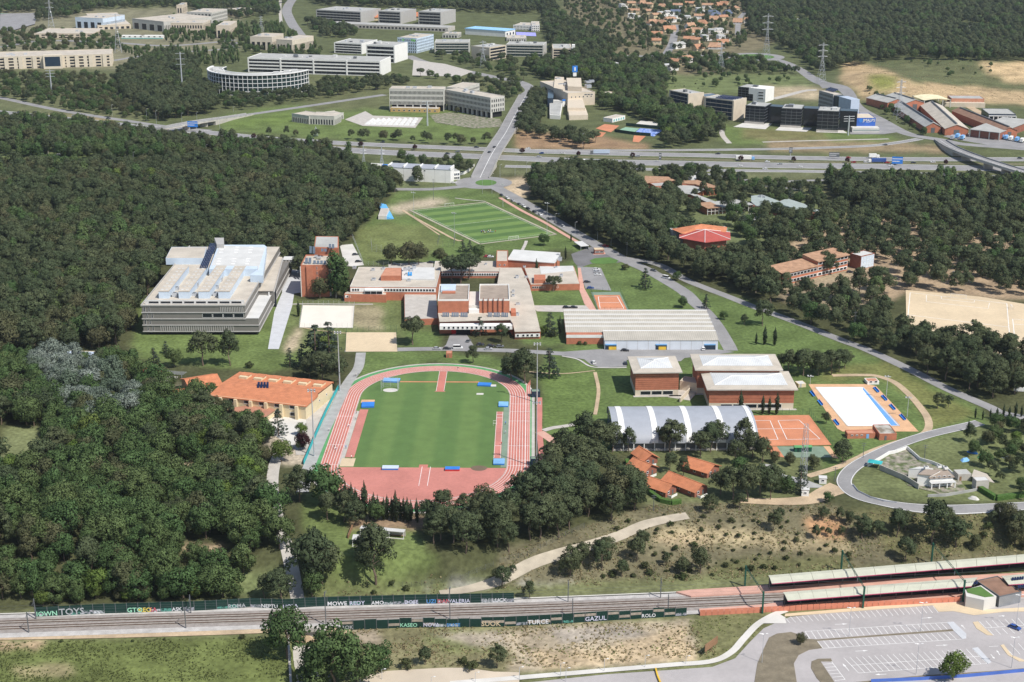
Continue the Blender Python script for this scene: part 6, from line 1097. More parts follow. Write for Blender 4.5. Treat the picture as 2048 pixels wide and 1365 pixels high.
MB().use(mat('pale_yellow', (.75,.68,.45))).add([(x, y, z) for y in (0, b.d) for x, z in prof], [(k, k+1, 12+k, 11+k) for k in range(10)]).build('arched_roof', None, b.t)
for x in (.3, b.w*.7, b.w-.3):
    for y in (.3, b.d-.5): b.box('column', 'precast', x-.4, x+.4, y, y+.8, -1, 8.4)
b = Bld('brick_store_hall', 'wide brick hall with flat grey roof behind the factory', zS(1085,180)[0], zS(1522,185)[0], zS(1090,140)[0], ybase=212, mar=1); b.body('brick_light', 'roof_grey', par=.4); b.wins('F', 2, b.w-2, 9, b.h*.3, 1.5, 2); b.box('lower_wall', 'beige', -10, b.w, -6, -.1, -1, 4)
b = Bld('small_works', 'small works with dark roof and white columns right of the factory', zS(1580,385)[0], zS(1940,390)[0], zS(1600,315)[0], h=7, mar=1); b.body('glass_blue', 'roof_grey', par=.4, pm='metal_dark')
for i in range(7): b.box('column', 'frame_white', b.w*i/6-.4, b.w*i/6+.4, -3, -2.4, -1, 5)
b.box('canopy', 'roof_white', 0, b.w, -3.2, -.05, 5, 5.4)
b = Bld('roadside_block', 'small banded block among the hill pines', zV(560,398)[0], zV(640,400)[0], zV(480,392)[0], ybase=119, h=10, mar=1); b.body('beige', 'roof_tan', par=.4); b.wins('F', 1, b.w-1, 5, 2, 3, 1.6); b.wins('F', 1, b.w-1, 5, 6, 3, 1.6)
# ------------------------------------------------------------------ villas on the far slope
HS = [(1247,14,'w'),(1262,10,'c'),(1268,25,'c'),(1285,8,'t'),(1297,12,'c'),(1268,34,'w'),(1295,26,'c'),(1325,30,'w'),(1338,28,'w'),(1312,34,'c'),(1352,27,'b'),(1324,15,'t'),(1305,47,'t'),(1322,48,'c'),(1340,42,'t'),(1352,39,'w'),(1378,38,'w'),(1400,22,'w'),(1398,36,'t'),(1404,48,'o'),(1415,14,'t'),(1436,12,'o'),(1448,10,'o'),(1425,28,'b'),(1432,33,'b'),(1455,28,'b'),(1428,40,'t'),(1446,38,'o'),(1380,54,'t'),(1338,60,'o'),(1314,72,'o'),(1312,86,'o'),(1378,66,'t'),(1394,64,'t'),(1378,82,'o'),(1390,84,'o'),(1412,78,'w'),(1428,66,'w'),(1442,64,'w'),(1446,78,'w'),(1445,88,'o'),(1355,94,'g'),(1396,98,'o'),(1430,95,'t'),(1508,32,'t'),(1520,36,'w'),(1528,50,'t'),(1552,52,'t'),(1598,45,'w'),(1550,38,'w'),(1638,56,'c'),(1695,60,'c'),(1712,17,'t'),(1733,12,'w'),(1745,14,'w'),(1640,10,'b'),(1680,3,'o'),(1868,10,'w'),(1928,5,'t'),(1955,6,'w'),(1985,7,'c'),(2008,10,'o'),(1975,24,'t'),(2000,26,'b'),(1965,38,'t'),(1815,16,'t'),(1575,62,'w'),(1232,135,'w'),(1350,128,'o'),(1372,122,'t'),(1340,138,'w'),(1500,44,'t'),(1475,45,'t'),(1468,20,'c'),(1355,14,'t'),(1380,10,'o')]
HS.sort()
HW = dict(w=('white_wall','roof_white','white flat roofed villa'), c=('cream','tile_old','cream villa with tiled roof'), t=('white_wall','tile_old','villa with brown tiled roof'), o=('cream',mat('tile_sun',(.42,.22,.13),var=.2,fine=.12),'villa with orange tiled roof'), b=('white_wall',mat('slate',(.12,.15,.22)),'villa with dark blue-grey roof'), g=('white_wall','roof_grey','grey roofed villa'))
seen = {}
tot = {k: sum(1 for h_ in HS if h_[2] == k) for k in HW}
for x, y, k in HS:
    wl, rf, wd_ = HW[k]; i = seen.get(k, 0); seen[k] = i+1; p = G(x, y+3); lab = f"{wd_} on the far slope, {ordn(i)} from the left"
    L, W_ = random.uniform(13,19), random.uniform(9,12)
    if k == 'w':
        t = thing('villa', lab, 'house', tuple(p), R(random.uniform(-25,25)), 'villas on the far slope'); MB().use(wl).box(-L/2,L/2,-W_/2,W_/2,-1,4).build('wall', None, t); MB().use(wl).box(-L/2,L*.1,-W_/2+.02,W_/2-.02,4,7.2).build('upper_floor', None, t); MB().use(rf).box(-L/2-.3,L*.1+.3,-W_/2-.3,W_/2+.3,7.2,7.5).build('roof', None, t); MB().use('roof_tan').box(L*.12,L/2-.3,-W_/2+.3,W_/2-.3,4,4.1).build('terrace', None, t)
        for z in (1,4.6):
            for j in range(3): o = bpy.data.objects.new('window', wmesh(2,1.6)); o.location = (-L/2+L*(.1+j*(.18 if z > 2 else .3)),-W_/2,z); link(o, t)
        excl([(p.x+a, p.y+c_) for a, c_ in ((-10,-9),(10,-9),(10,9),(-10,9))])
    else: gable('villa', lab, p, L, W_, R(random.uniform(-40,40)), random.choice([3.5,6]), random.choice([6.2,8.6]) if False else 8.4, wl, rf, .8, 'house', True, 'villas on the far slope', 3, True, hip=random.choice([0,3]), ex=2)
b = Bld('modern_house', 'long low white modern house alone in the hill wood', zV(1575,215)[0], zV(1690,222)[0], zV(1600,185)[0], h=5, mar=3, cat='house'); b.body('white_wall', 'roof_white', par=.3); b.wins('F', 1, b.w*.6, 4, 1, 4, 2.6, 'glass_blue'); b.box('terrace', 'concrete_light', b.w*.3, b.w+14, -8, -.1, -1, 1.5)
# ------------------------------------------------------------------ railway and station
T1 = [(-120,1251),(0,1247.3),(250,1240),(500,1232.8),(750,1225.5),(1000,1217.5),(1250,1208),(1500,1197.5),(1750,1186),(2048,1172),(2200,1164)]
T2 = [(-120,1262.5),(0,1259),(250,1250.5),(500,1242.8),(750,1235.5),(1000,1228),(1250,1219),(1500,1209),(1750,1198),(2048,1184.5),(2200,1177)]
mid = [((a[0]+c[0])/2, (a[1]+c[1])/2) for a, c in zip(T1, T2)]
ribbon('railway_bed', mid, 16, 'ballast_light', z=.1); ribbon('ballast', mid, 10.6, 'ballast', z=.16, parent=ROAD[0], ex=False)
for px in (T1, T2):
    C = catmull([G(*p).to_2d() for p in px], 12); ribbon('track_ballast', px, 2.9, mat('ballast_rust', (.31,.28,.25), var=.2, scale=.6, fine=.15), z=.2, n=12, ex=False); bed = ROAD[0]
    seg = [0.0]
    for a, c in zip(C, C[1:]): seg.append(seg[-1]+(c-a).length)
    sx = np.interp(np.arange(0, seg[-1], 1.1), seg, [p.x for p in C]); sy = np.interp(np.arange(0, seg[-1], 1.1), seg, [p.y for p in C])
    m = MB().use('sleeper')
    for i in range(len(sx)-1):
        d = Vector((sx[i+1]-sx[i], sy[i+1]-sy[i])).normalized(); n = Vector((-d.y, d.x)); p = Vector((sx[i], sy[i])); z = LOW
        q = [p-d*.2-n*1.3, p+d*.2-n*1.3, p+d*.2+n*1.3, p-d*.2+n*1.3]; m.prism([tuple(v) for v in q], z+.1, z+.33)
    tag(m.build('sleepers', None, bed), kind='stuff')
    for s in (-1, 1): ribbon('rail', px, .16, 'rail', z=.46, n=12, off=s*.78, parent=bed, ex=False); ribbon('rail_web', px, .3, 'rail', z=.36, n=12, off=s*.78, parent=bed, ex=False)
ribbon('track_kerb', [(x, y-17) for x, y in T1[:8]], .7, 'concrete_light', z=.35); ribbon('lineside_path', [(-60,1277),(150,1274),(350,1269),(520,1263),(600,1268),(700,1263)], 3.5, 'dirt', z=.1); ribbon('lineside_gravel', [(-60,1275),(250,1265),(500,1256),(680,1252)], 3.2, 'ballast_light', z=.13)
def barrier(label, px, h, words, inset, seed):
    P = [G(*p) for p in px]; o = P[0]; t = thing('noise_barrier', label, 'noise barrier', tuple(o)); r = random.Random(seed); k = 0; wi = 0
    seg = [0.0]
    for a, c in zip(P, P[1:]): seg.append(seg[-1]+(c-a).length)
    n = int(seg[-1]/4); X = np.interp(np.linspace(0, seg[-1], n+1), seg, [p.x for p in P]); Y = np.interp(np.linspace(0, seg[-1], n+1), seg, [p.y for p in P])
    for i in range(n):
        a, c = Vector((X[i]-o.x, Y[i]-o.y)), Vector((X[i+1]-o.x, Y[i+1]-o.y)); d = (c-a).normalized(); rz = math.atan2(d.y, d.x); L = (c-a).length; hh = h-(.45 if inset and r.random() < .4 else 0)-(0 if not inset else r.choice([0,0,.2]))
        e = MB().use('green_dark').box(.03, L-.03, -.08, .08, -.6, hh).build('panel', None, t); e.location = (a.x, a.y, 0); e.rotation_euler = (0,0,rz)
        q = MB().use('metal_dark').box(-.1,.1,-.16,.16,-.6,h+.1).build('post', None, t); q.location = (a.x, a.y, 0); q.rotation_euler = (0,0,rz)
        if inset and r.random() < .55: z0 = r.choice([.9,1.6,2.4]); w = MB().use('pallet').box(.15,L-.15,-.12,-.085,z0,z0+1).build('grey_inset', None, t); w.location = (a.x, a.y, 0); w.rotation_euler = (0,0,rz)
        elif r.random() < (.5 if not inset else .25):
            w = MB().use(mat('spray_'+str(r.randint(0,4)), r.choice([(.3,.32,.34),(.5,.52,.55),(.12,.2,.3),(.1,.3,.25),(.35,.35,.4)]), var=.5, scale=1.6, col2=(.02,.06,.05), sc2=1.1)).box(.1,L-.1,-.105,-.085,.3,r.uniform(1.2,1.9)).build('graffiti_patch', None, t); w.location = (a.x, a.y, 0); w.rotation_euler = (0,0,rz)
        for pos, word, sz, m in words:
            if int(pos*n) == i: text(word, sz, (a.x+d.y*.14, a.y-d.x*.14, .45), (math.pi/2,0,rz), m, t, 'graffiti', .01)
    return t
mat('spray_mint', (.35,.7,.5), var=.1); mat('spray_white', (.75,.75,.78), var=.1); mat('spray_lilac', (.6,.6,.75), var=.1); mat('spray_yellow', (.75,.6,.12), var=.1); mat('spray_blue', (.1,.3,.65), var=.1); mat('spray_silver', (.4,.42,.44), var=.1); mat('spray_red', (.55,.12,.15), var=.1)
barrier('long dark green graffitied noise barrier behind the railway', [(73,1235),(190,1229),(290,1226),(400,1222.5),(500,1216),(565,1219),(640,1214),(800,1210),(1028,1205.5)], 4, [(.005,'IOWN',2.6,'spray_mint'),(.06,'TOYS',3.6,'spray_silver'),(.2,'GTO',2.6,'spray_mint'),(.225,'KEO',2.4,'spray_yellow'),(.25,'SA',2.4,'spray_red'),(.3,'ASK',2,'spray_white'),(.41,'ROMA',2.2,'spray_silver'),(.47,'NEPTU',2,'spray_white'),(.53,'HOLA',2,'spray_lilac'),(.61,'MOWE',2.3,'spray_white'),(.66,'REDY',2.3,'spray_lilac'),(.72,'AMO',2,'spray_white'),(.78,'DOSE',2,'spray_lilac'),(.83,'UZI',2.2,'spray_blue'),(.845,'DAN',2.2,'spray_red'),(.875,'VALERIA',2.1,'spray_lilac'),(.94,'TREBOL',2,'spray_silver'),(.975,'LUCK',2.1,'spray_white')], False, 3)
barrier('dark green noise barrier with grey insets in front of the railway', [(683,1261),(800,1256),(1000,1254),(1120,1248),(1240,1240),(1373,1232)], 3.9, [(.02,'ROK',2,'spray_silver'),(.17,'KASEO',2,'spray_mint'),(.25,'NOVA',2,'spray_lilac'),(.32,'SKATE',1.7,'spray_blue'),(.42,'SUOK',2.6,'sand'),(.55,'TURCE',2.4,'spray_white'),(.72,'GAZUL',2.4,'spray_lilac'),(.88,'ROLO',1.9,'spray_white')], True, 5)
def catpole(label, x, yb, yt, arm=-1):
    p = G(x, yb); h = topz(x, yt, yb); t = thing('catenary_pole', label, 'pole', tuple(p), 0, 'catenary poles along the railway'); MB().use('metal_dark').box(-.16,.16,-.16,.16,-.5,h).build('post', None, t); MB().use('metal_dark').beam((0,0,h-1.4),(.2,2.9*arm,h-.9), .06, n=4).beam((0,0,h-.2),(.2,2.9*arm,h-.9), .04, n=4).beam((.2,2.9*arm,h-.9),(.2,2.4*arm,h-2), .05, n=4).build('cantilever_arm', None, t); return p, h
CP = [(58,1267,1225,1),(372,1258,1216,1),(652,1252,1184,1),(900,1240,1176,1),(1136,1205,1160,-1),(1145,1236,1198,1),(1321,1197,1157,-1),(1336,1224,1190,1),(72,1240,1198,-1),(382,1228,1190,-1)]
CP.sort()
WP = []
for i, (x, yb, yt, a) in enumerate(CP): WP.append(catpole(f"slim dark catenary pole beside the railway, {ordn(i)} from the left", x, yb, yt, a))
def portal(label, n_, nt, f_, ft):
    a, c = G(*n_), G(*f_); h = topz(n_[0], nt, n_[1]); t = thing('catenary_portal', label, 'portal', tuple(a)); o = a; d = c-a
    MB().use('green_metal').box(-.3,.3,-.3,.3,-.5,h).build('near_post', None, t); MB().use('green_metal').box(d.x-.3,d.x+.3,d.y-.3,d.y+.3,d.z-.5,h).build('far_post', None, t)
    m = MB().use('green_metal'); u = Vector((d.x, d.y, 0)); n = 10
    for z in (h-.2, h-.9): m.beam((0,0,z),(d.x,d.y,z), .13, n=4)
    for i in range(n): m.beam(Vector((0,0,h-.2))+u*(i/n), Vector((0,0,h-.9))+u*((i+1)/n), .06, n=4)
    m.build('truss_beam', None, t)
    for f in (.3,.7): MB().use('metal').beam(Vector((0,0,h-.9))+u*f, Vector((0,0,h-2.6))+u*f, .07, n=4).build('hanger', None, t)
portal('green catenary portal at the left end of the station platforms', zP(18,822)[0], 1015+655/3.88, zO(1857,602)[0], 0); portal('green catenary portal over the middle of the station', zP(797,785)[0], 1015+615/3.88, zP(628,498)[0], 0); portal('green catenary portal beside the brown station building', zP(1572,735)[0], 1015+565/3.88, zP(1328,440)[0], 0)
m = thing('overhead_wires', 'thin overhead wires strung along the railway', 'wires', tuple(G(0,1250)))
for px in (T1, T2):
    Pw = catmull([G(*p) for p in px], 4); o = m.location
    for hh in (5.6, 6.8):
        w_ = MB().use('metal_dark')
        for a, c in zip(Pw, Pw[1:]): w_.beam(Vector((a.x-o.x,a.y-o.y,hh)), Vector((c.x-o.x,c.y-o.y,hh)), .025, n=3)
        w_.build('wire', None, m)
def platform(label, q, rail=None):
    P = [G(*p)[:2] for p in q]; o = P[0]; t = thing('station_platform', label, 'platform', (o[0], o[1], LOW)); excl(P, 1); MB().use('pink_pave').prism([(x-o[0], y-o[1]) for x, y in P], -.5, .9).build('paving', None, t)
    return t
platform('pink paved far station platform', [(1352,1188),(1380,1184),(1530,1175),(2250,1140),(2250,1152),(1520,1189),(1382,1197)])
t = platform('pink paved near station platform with salmon railing', [(1398,1222),(1520,1214),(1560,1209),(1930,1189),(2250,1172),(2250,1183),(1940,1203),(1570,1223),(1400,1231)])
a, c = G(1400,1232), G(1920,1205); o = t.location
for i in range(44):
    p = a.lerp(c, i/44); q = a.lerp(c, (i+.94)/44); d = (q-p).to_2d().normalized(); n = Vector((-d.y, d.x))*.05
    MB().use(mat('salmon', (.6,.22,.14))).prism([(p.x-n.x-o.x,p.y-n.y-o.y),(q.x-n.x-o.x,q.y-n.y-o.y),(q.x+n.x-o.x,q.y+n.y-o.y),(p.x+n.x-o.x,p.y+n.y-o.y)], 0, 2.3).build('railing_panel', None, t)
def canopy(label, q, h=5.2, nposts=12):
    P = [onz(a, c, LOW+h) for a, c in q]; o = P[0]; t = thing('platform_canopy', label, 'canopy', (o[0], o[1], LOW)); L = [(x-o[0], y-o[1]) for x, y in P]; A, B_, C_, D_ = [Vector(p) for p in L]
    n = 14
    for i in range(n):
        u0, u1 = i/n, (i+.985)/n; f = lambda u, v: A.lerp(B_, u).lerp(D_.lerp(C_, u), v)
        MB().use('canopy_roof').prism([tuple(f(u0,0)), tuple(f(u1,0)), tuple(f(u1,.62)), tuple(f(u0,.62))], [h-.2,h-.2,h+.15,h+.15], [h,h,h+.4,h+.4]).build('roof_panel', None, t)
        MB().use('canopy_roof').prism([tuple(f(u0,.63)), tuple(f(u1,.63)), tuple(f(u1,1)), tuple(f(u0,1))], [h+.15,h+.15,h-.1,h-.1], [h+.38,h+.38,h+.1,h+.1]).build('roof_panel', None, t)
    p, q_ = A.lerp(D_, -.01), B_.lerp(C_, -.01); MB().use(mat('fascia', (.35,.06,.12))).beam((p.x,p.y,h-.15),(q_.x,q_.y,h-.15), .2, n=4).build('fascia', None, t)
    for i in range(nposts+1): e = A.lerp(B_, i/nposts).lerp(D_.lerp(C_, i/nposts), .55); MB().use('metal_dark').cyl(e.x, e.y, .5, h+.15, .14, n=6).build('post', None, t)
    MB().use(mat('shade_dark', (.03,.03,.035))).prism([tuple(A.lerp(D_,.8)), tuple(B_.lerp(C_,.8)), tuple(B_.lerp(C_,.83)), tuple(A.lerp(D_,.83))], .5, h-.2).build('shade_sheet', None, t)  # near-black sheet standing in for the shade beneath the canopy roof
canopy('long pale canopy over the far station platform', zP(92,592,2300,405,2300,345,65,530)); canopy('long pale canopy over the near station platform', zP(215,725,1640,612,1690,545,178,660)); canopy('pale canopy over the near platform right of the station building', zP(1930,600,2300,575,2300,500,1870,535), nposts=4)
b = Bld('station_building', 'dark station building with brown flat roof and slatted front', zP(1860,692)[0], zP(2030,655)[0], zP(1706,560)[0], ybase=1216, cat='station', mar=1); b.body('metal_dark', 'rust_roof', par=.3); 
for i in range(20): x = b.w*i/20; b.box('slat', 'metal', x, x+.22, -.15, 0, 0, b.h-.3)
b.pr('green_roof_wing', 'concrete_light', zP(1600,690,1740,720,1835,690,1715,605,1590,640), -.5, 4.5, ex=True); b.pr('grass_roof', 'infield', zP(1612,660,1745,695,1815,688,1710,612,1600,635), 4.5, 4.7); panels(b, zP(1590,608,1690,600,1690,584,1592,592), 4.9, 5, 1, 'solar', .3); panels(b, zP(1950,575,2048,565,2048,545,1950,555), 5.4, 5, 1, 'solar', .3); panels(b, zP(2000,635,2100,620,2090,600,1995,615), 5.4, 5, 1, 'solar', .3)
# concrete underpass beneath the railway
p = G(612, 1262); t = thing('underpass', 'concrete underpass mouth where the lane dives under the railway', 'underpass', (TR0[0], TR0[1], LOW)); a = math.atan2(TR1[1]-TR0[1], TR1[0]-TR0[0])
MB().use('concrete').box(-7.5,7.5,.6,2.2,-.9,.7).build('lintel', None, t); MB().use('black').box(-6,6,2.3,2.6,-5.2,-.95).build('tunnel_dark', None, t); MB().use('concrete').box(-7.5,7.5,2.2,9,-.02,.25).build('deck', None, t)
for s in (-1, 1):
    dx, dy = TR1[0]-TR0[0], TR1[1]-TR0[1]; MB().use('concrete').prism([(s*6.1,.6),(s*6.9,.6),(s*6.9+dx,dy),(s*6.1+dx,dy)], -5.5, .6).build('wing_wall', None, t)
wallline('crash_barrier', 'low steel barrier on the outside of the loop road bend', zL(720,1130,760,1180,860,1230,960,1258,1060,1270), .8, 'metal', .15, 'barrier')
wallline('track_fence', 'tall teal mesh fence left of the running track', zJ(690,385,600,560,520,740,470,860,420,975), 2.4, 'teal', .08, 'fence')
wallline('blue_fence', 'blue hoarding along the bottom right edge of the car park', zP(860,1362,1250,1345,1600,1322,2048,1280,2300,1262), 1.4, mat('hoarding_blue', (.08,.16,.5)), .1, 'hoarding')
wallline('yellow_barrier', 'yellow barrier blocks across the car park entrance', zO(1180,1235,1195,1290,1215,1340), .9, 'yellow', .5, 'barrier')
for x, y, lab, rz in ((1600,1095,'large beige billboard leaning on posts beside the dirt lot',R(50)),):
    p = G(*zO(x, y)[0]); t = thing('billboard', lab, 'billboard', tuple(p), rz); MB().use('wood').box(-4,4,-.1,.1,1.6,4.4).build('board', None, t); MB().use('sand').box(-3.9,3.9,.1,.16,1.7,4.3).build('poster', None, t)
    for s in (-3,0,3): MB().use('wood').beam((s,0,0),(s,0,1.7), .12, n=4).build('post', None, t)
# ------------------------------------------------------------------ bridges over the motorway
def bridge(label, pts, width, piers, name='road_bridge'):
    P = [G(a, c, z) for a, c, z in pts]; H_ = [z for _, _, z in pts]; C = catmull([Vector((p.x, p.y, max(p.z, .25))) for p in P], 6); o = C[0].copy(); o.z = 0; t = thing(name, label, 'bridge', tuple(o)); V = []; W_ = width/2; L_, R_ = [], []
    m = MB().use('asphalt'); pl = MB().use('concrete_grey'); pr_ = MB().use('concrete_grey'); so_ = MB().use('concrete'); ln = MB().use('paint')
    for i, c in enumerate(C):
        d = (C[min(i+1,len(C)-1)]-C[max(i-1,0)]).to_2d().normalized(); n = Vector((-d.y, d.x)); L_.append(c.to_2d()+n*W_-o.to_2d()); R_.append(c.to_2d()-n*W_-o.to_2d())
    for i in range(len(C)-1):
        z0, z1 = C[i].z, C[i+1].z; a, c, d, e = R_[i], R_[i+1], L_[i+1], L_[i]; up = [(a.x,a.y,z0),(c.x,c.y,z1),(d.x,d.y,z1),(e.x,e.y,z0)]; m.quad(*up)
        dn = -1.1 if min(z0, z1) > 4.5 else None; lo = [(x,y,(z+dn if dn else -.6)) for x,y,z in up]
        so_.add([(x,y,z-.02) for x,y,z in up]+lo, [(0,4,5,1),(1,5,6,2),(2,6,7,3),(3,7,4,0),(7,6,5,4)])
        for w_, (q0, q1) in ((pl,(e,d)), (pr_,(a,c))): f = .96; w_.add([(q0.x,q0.y,z0),(q1.x,q1.y,z1),(q1.x,q1.y,z1+1),(q0.x,q0.y,z0+1),(q0.x*f+(a.x+e.x)/2*(1-f),q0.y*f+(a.y+e.y)/2*(1-f),z0+1),(q1.x*f+(c.x+d.x)/2*(1-f),q1.y*f+(c.y+d.y)/2*(1-f),z1+1),(q0.x*f+(a.x+e.x)/2*(1-f),q0.y*f+(a.y+e.y)/2*(1-f),z0),(q1.x*f+(c.x+d.x)/2*(1-f),q1.y*f+(c.y+d.y)/2*(1-f),z1)], [(0,1,2,3),(3,2,5,4),(4,5,7,6)])
        k0, k1 = (a+e)/2, (c+d)/2; s = (d-c).normalized()*.2; ln.quad((k0.x-s.x,k0.y-s.y,z0+.05),(k1.x-s.x,k1.y-s.y,z1+.05),(k1.x+s.x,k1.y+s.y,z1+.05),(k0.x+s.x,k0.y+s.y,z0+.05))
    m.build('carriageway', None, t); so_.build('deck', None, t); pl.build('parapet', None, t); pr_.build('parapet', None, t); ln.build('centre_line', None, t); EXCL.append(np.array([(q.x+o.x, q.y+o.y) for q in L_+R_[::-1]]))
    for f in piers: c = C[int(f*(len(C)-1))]; MB().use('concrete').box(c.x-o.x-W_*.7,c.x-o.x+W_*.7,c.y-o.y-.6,c.y-o.y+.6,-.5,c.z-1.1).build('pier', None, t)
bridge('wide road bridge crossing the motorway from the roundabout to the business park', [(960,356,.3),(972,331,3.5),(984,308,6.5),(998,286,6.5),(1013,263,5),(1028,234,2),(1040,212,.4),(1052,190,.3)], 15, (.24,.32,.42))
bridge('low overpass carrying a road over the motorway on the left', [(296,263,1),(330,256,4.8),(372,248,6),(415,241,5.5),(460,235,2),(500,229,.3)], 10, (.22,.4,.58))
bridge('overpass crossing the motorway on the far right', [(1880,281,.3),(1905,296,4),(1950,314,6),(2005,332,6),(2050,346,4),(2100,362,.5)], 11, (.35,.5,.65))
# ------------------------------------------------------------------ masts, lamps, pylons
def floodmast(label, x, yb, yt, heads=6, r=.38, cat='floodlight mast', name='floodlight_mast'):
    p = G(x, yb); h = topz(x, yt, yb); t = thing(name, label, cat, tuple(p)); MB().use('metal').cyl(0,0,-.5,h,r,r*.45,n=8).build('pole', None, t)
    hd = MB().use('metal').box(-1.5,1.5,-.15,.15,h-.15,h+.15).build('head_frame', None, t)
    for i in range(heads): x_ = -1.4+2.8*(i % 3)/2; z = h+.25-(i//3)*.9; MB().use('metal_dark').box(x_-.35,x_+.35,-.5,-.15,z,z+.55).use('frame_white').box(x_-.3,x_+.3,-.54,-.5,z+.05,z+.5).build('lamp', None, t)
for a in [('tall floodlight mast left of the track, nearer one by the school yard',629,913,781),('tall floodlight mast left of the track, farther one by the cedars',680,782,665),('tall floodlight mast right of the track, nearer one',1073,936,806),('tall floodlight mast right of the track, farther one',1074,806,688)]: floodmast(*a)
for a in [('slender floodlight at the left side of the grass pitch',828,437,386),('slender floodlight at the lower left side of the grass pitch',909,481,427),('slender floodlight at the lower right side of the grass pitch',1094,472,407),('slender floodlight at the upper right side of the grass pitch',1006,414,370),('pool floodlight between the pool and the dirt path, upper one',1772,799,754),('pool floodlight between the pool and the dirt path, lower one',1814,835,796),('pool floodlight behind the left corner of the pool',1620,770,753)]: floodmast(*a, heads=2, r=.16)
def lamp(label, x, yb, yt, arms=1):
    p = G(x, yb); h = topz(x, yt, yb); t = thing('street_lamp', label, 'street lamp', tuple(p)); MB().use('metal').cyl(0,0,-.3,h,.11,.07,n=6).build('pole', None, t)
    for s in ((1,) if arms == 1 else (-1, 1)): MB().use('metal').beam((0,0,h),(s*1.1,0,h+.25), .05, n=4).build('arm', None, t); MB().use('frame_white').box(s*1.1-.35,s*1.1+.35,-.15,.15,h+.15,h+.3).build('lamp_head', None, t)
LP = [(*zP(15,1210)[0],985),(*zP(690,1005)[0],782),(*zP(1245,965)[0],742),(*zP(1210,1300)[0],1062),(*zP(1985,930)[0],682),(*zP(1950,1250)[0],1012)]
for i, (x, y, t_) in enumerate(sorted(LP)): lamp(f"tall car park lamp near the station, {ordn(i)} from the left", x, y, 1015+t_/3.879, 2)
LP = [(147,1310,1215),(460,1280,1185),(500,1325,1222),(790,1245,1152),(1100,1215,1127),(1410,1190,1130)]
for i, (x, y, t_) in enumerate(LP): lamp(f"slim lamp along the dirt lot, {ordn(i)} from the left", *zO(x, y)[0], 1015+t_/3.793)
LP = [zN(1030,1345)[0]+(1015+1265/3.9,), zN(1415,1400)[0]+(1015+1325/3.9,), zN(1758,1365)[0]+(1015+1290/3.9,)]
for i, (x, y, t_) in enumerate(LP): lamp(f"short lamp beside the pale bottom lot, {ordn(i)} from the left", x, y, t_)
LP = [(965,388,350),(984,388,348),(1000,355,330),(862,357,340),(1065,390,372),(1110,452,428),(1150,468,445),(1195,480,455),(1222,492,475),(1030,352,333),(1053,355,325),(1395,345,328),(612,372,350)]
for i, (x, y, t_) in enumerate(sorted(LP)): lamp(f"thin street lamp around the roundabout and gate road, {ordn(i)} from the left", x, y, t_)
LP = [(225,233,210),(294,243,218),(313,248,222),(364,246,227),(394,242,225),(440,262,236),(467,224,214),(1165,293,268),(1118,290,283),(250,315,300),(268,330,305),(130,312,285),(413,310,290)]
for i, (x, y, t_) in enumerate(sorted(LP)): lamp(f"distant lamp post beside the motorway, {ordn(i)} from the left", x, y, t_)
def lattice(label, x, yb, yt, w=7, arms=3, name='pylon', col='metal', r=.14):
    p = G(x, yb); h = topz(x, yt, yb); t = thing(name, label, 'pylon' if arms else 'mast', tuple(p), R(10)); n = 9
    def wd(z): f = z/h; return (w*(1-f*1.35)/2 if f < .62 else w*.16/2*(1.05-(f-.62))) if arms else w/2*(1-f*.45)
    m = MB().use(col)
    for k in range(n):
        z0, z1 = h*k/n, h*(k+1)/n; a, c = wd(z0), wd(z1); q = [(1,1),(-1,1),(-1,-1),(1,-1)]
        for i in range(4):
            s, e = q[i], q[(i+1)%4]; m.beam((s[0]*a,s[1]*a,z0),(s[0]*c,s[1]*c,z1), r, n=4).beam((s[0]*a,s[1]*a,z0),(e[0]*c,e[1]*c,z1), r*.6, n=3).beam((s[0]*c,s[1]*c,z1),(e[0]*c,e[1]*c,z1), r*.6, n=3)
    m.build('lattice', None, t)
    for k in range(arms): z = h*(.66+.14*k); L = h*.13; MB().use(col).beam((-L,0,z),(0,0,z+h*.03), r*.8, n=4).beam((L,0,z),(0,0,z+h*.03), r*.8, n=4).beam((-L,0,z),(L,0,z), r*.8, n=4).build('cross_arm', None, t)
    return t
lattice('grey lattice telecom mast beside the dirt track junction', 1605, 970, 849, 2.6, 0, 'telecom_mast', 'metal', .09)
for i, a in enumerate([(237,106,28),(103,58,-6),(523,65,33),(966,136,82),(728,340,292),(764,338,292),(1642,167,86),(1797,238,160),(1532,120,28),(1441,145,85),(632,272,254)]): lattice(f"{['lattice pylon by the cream hotel','lattice pylon above the sports court at the top left','small lattice pylon by the cream towers','dark lattice pylon between the brown office and the car park','slender pylon left of a pair behind the white shed','slender pylon right of a pair behind the white shed','lattice pylon in the hill wood above the avenue','lattice pylon among the factory sheds','pylon on the wooded hill beside the far avenue','slender pylon in the allotments','small lattice gantry mast beside the motorway'][i]}", a[0], a[1], a[2], 9 if i not in (4,5,10) else 4, 3 if i not in (4,5,10) else 2)
for lab, x, yb, yt in (('tall grey steel monopole in the wood left of the round office',366,194,104),('shorter grey steel monopole in front of the cream hotel',104,189,140),('white steel monopole in front of the curved precast office',855,252,202),('white pole at the corner of the blue fronted building',1696,271,232)):
    p = G(x, yb); h = topz(x, yt, yb); t = thing('monopole', lab, 'pole', tuple(p)); MB().use('metal').cyl(0,0,-.5,h,.9,.5,n=10).build('pole', None, t)
    for k in range(3): z = h*(.72+.12*k); MB().use('metal').beam((-5,0,z),(5,0,z+.2), .2, n=4).build('cross_arm', None, t)
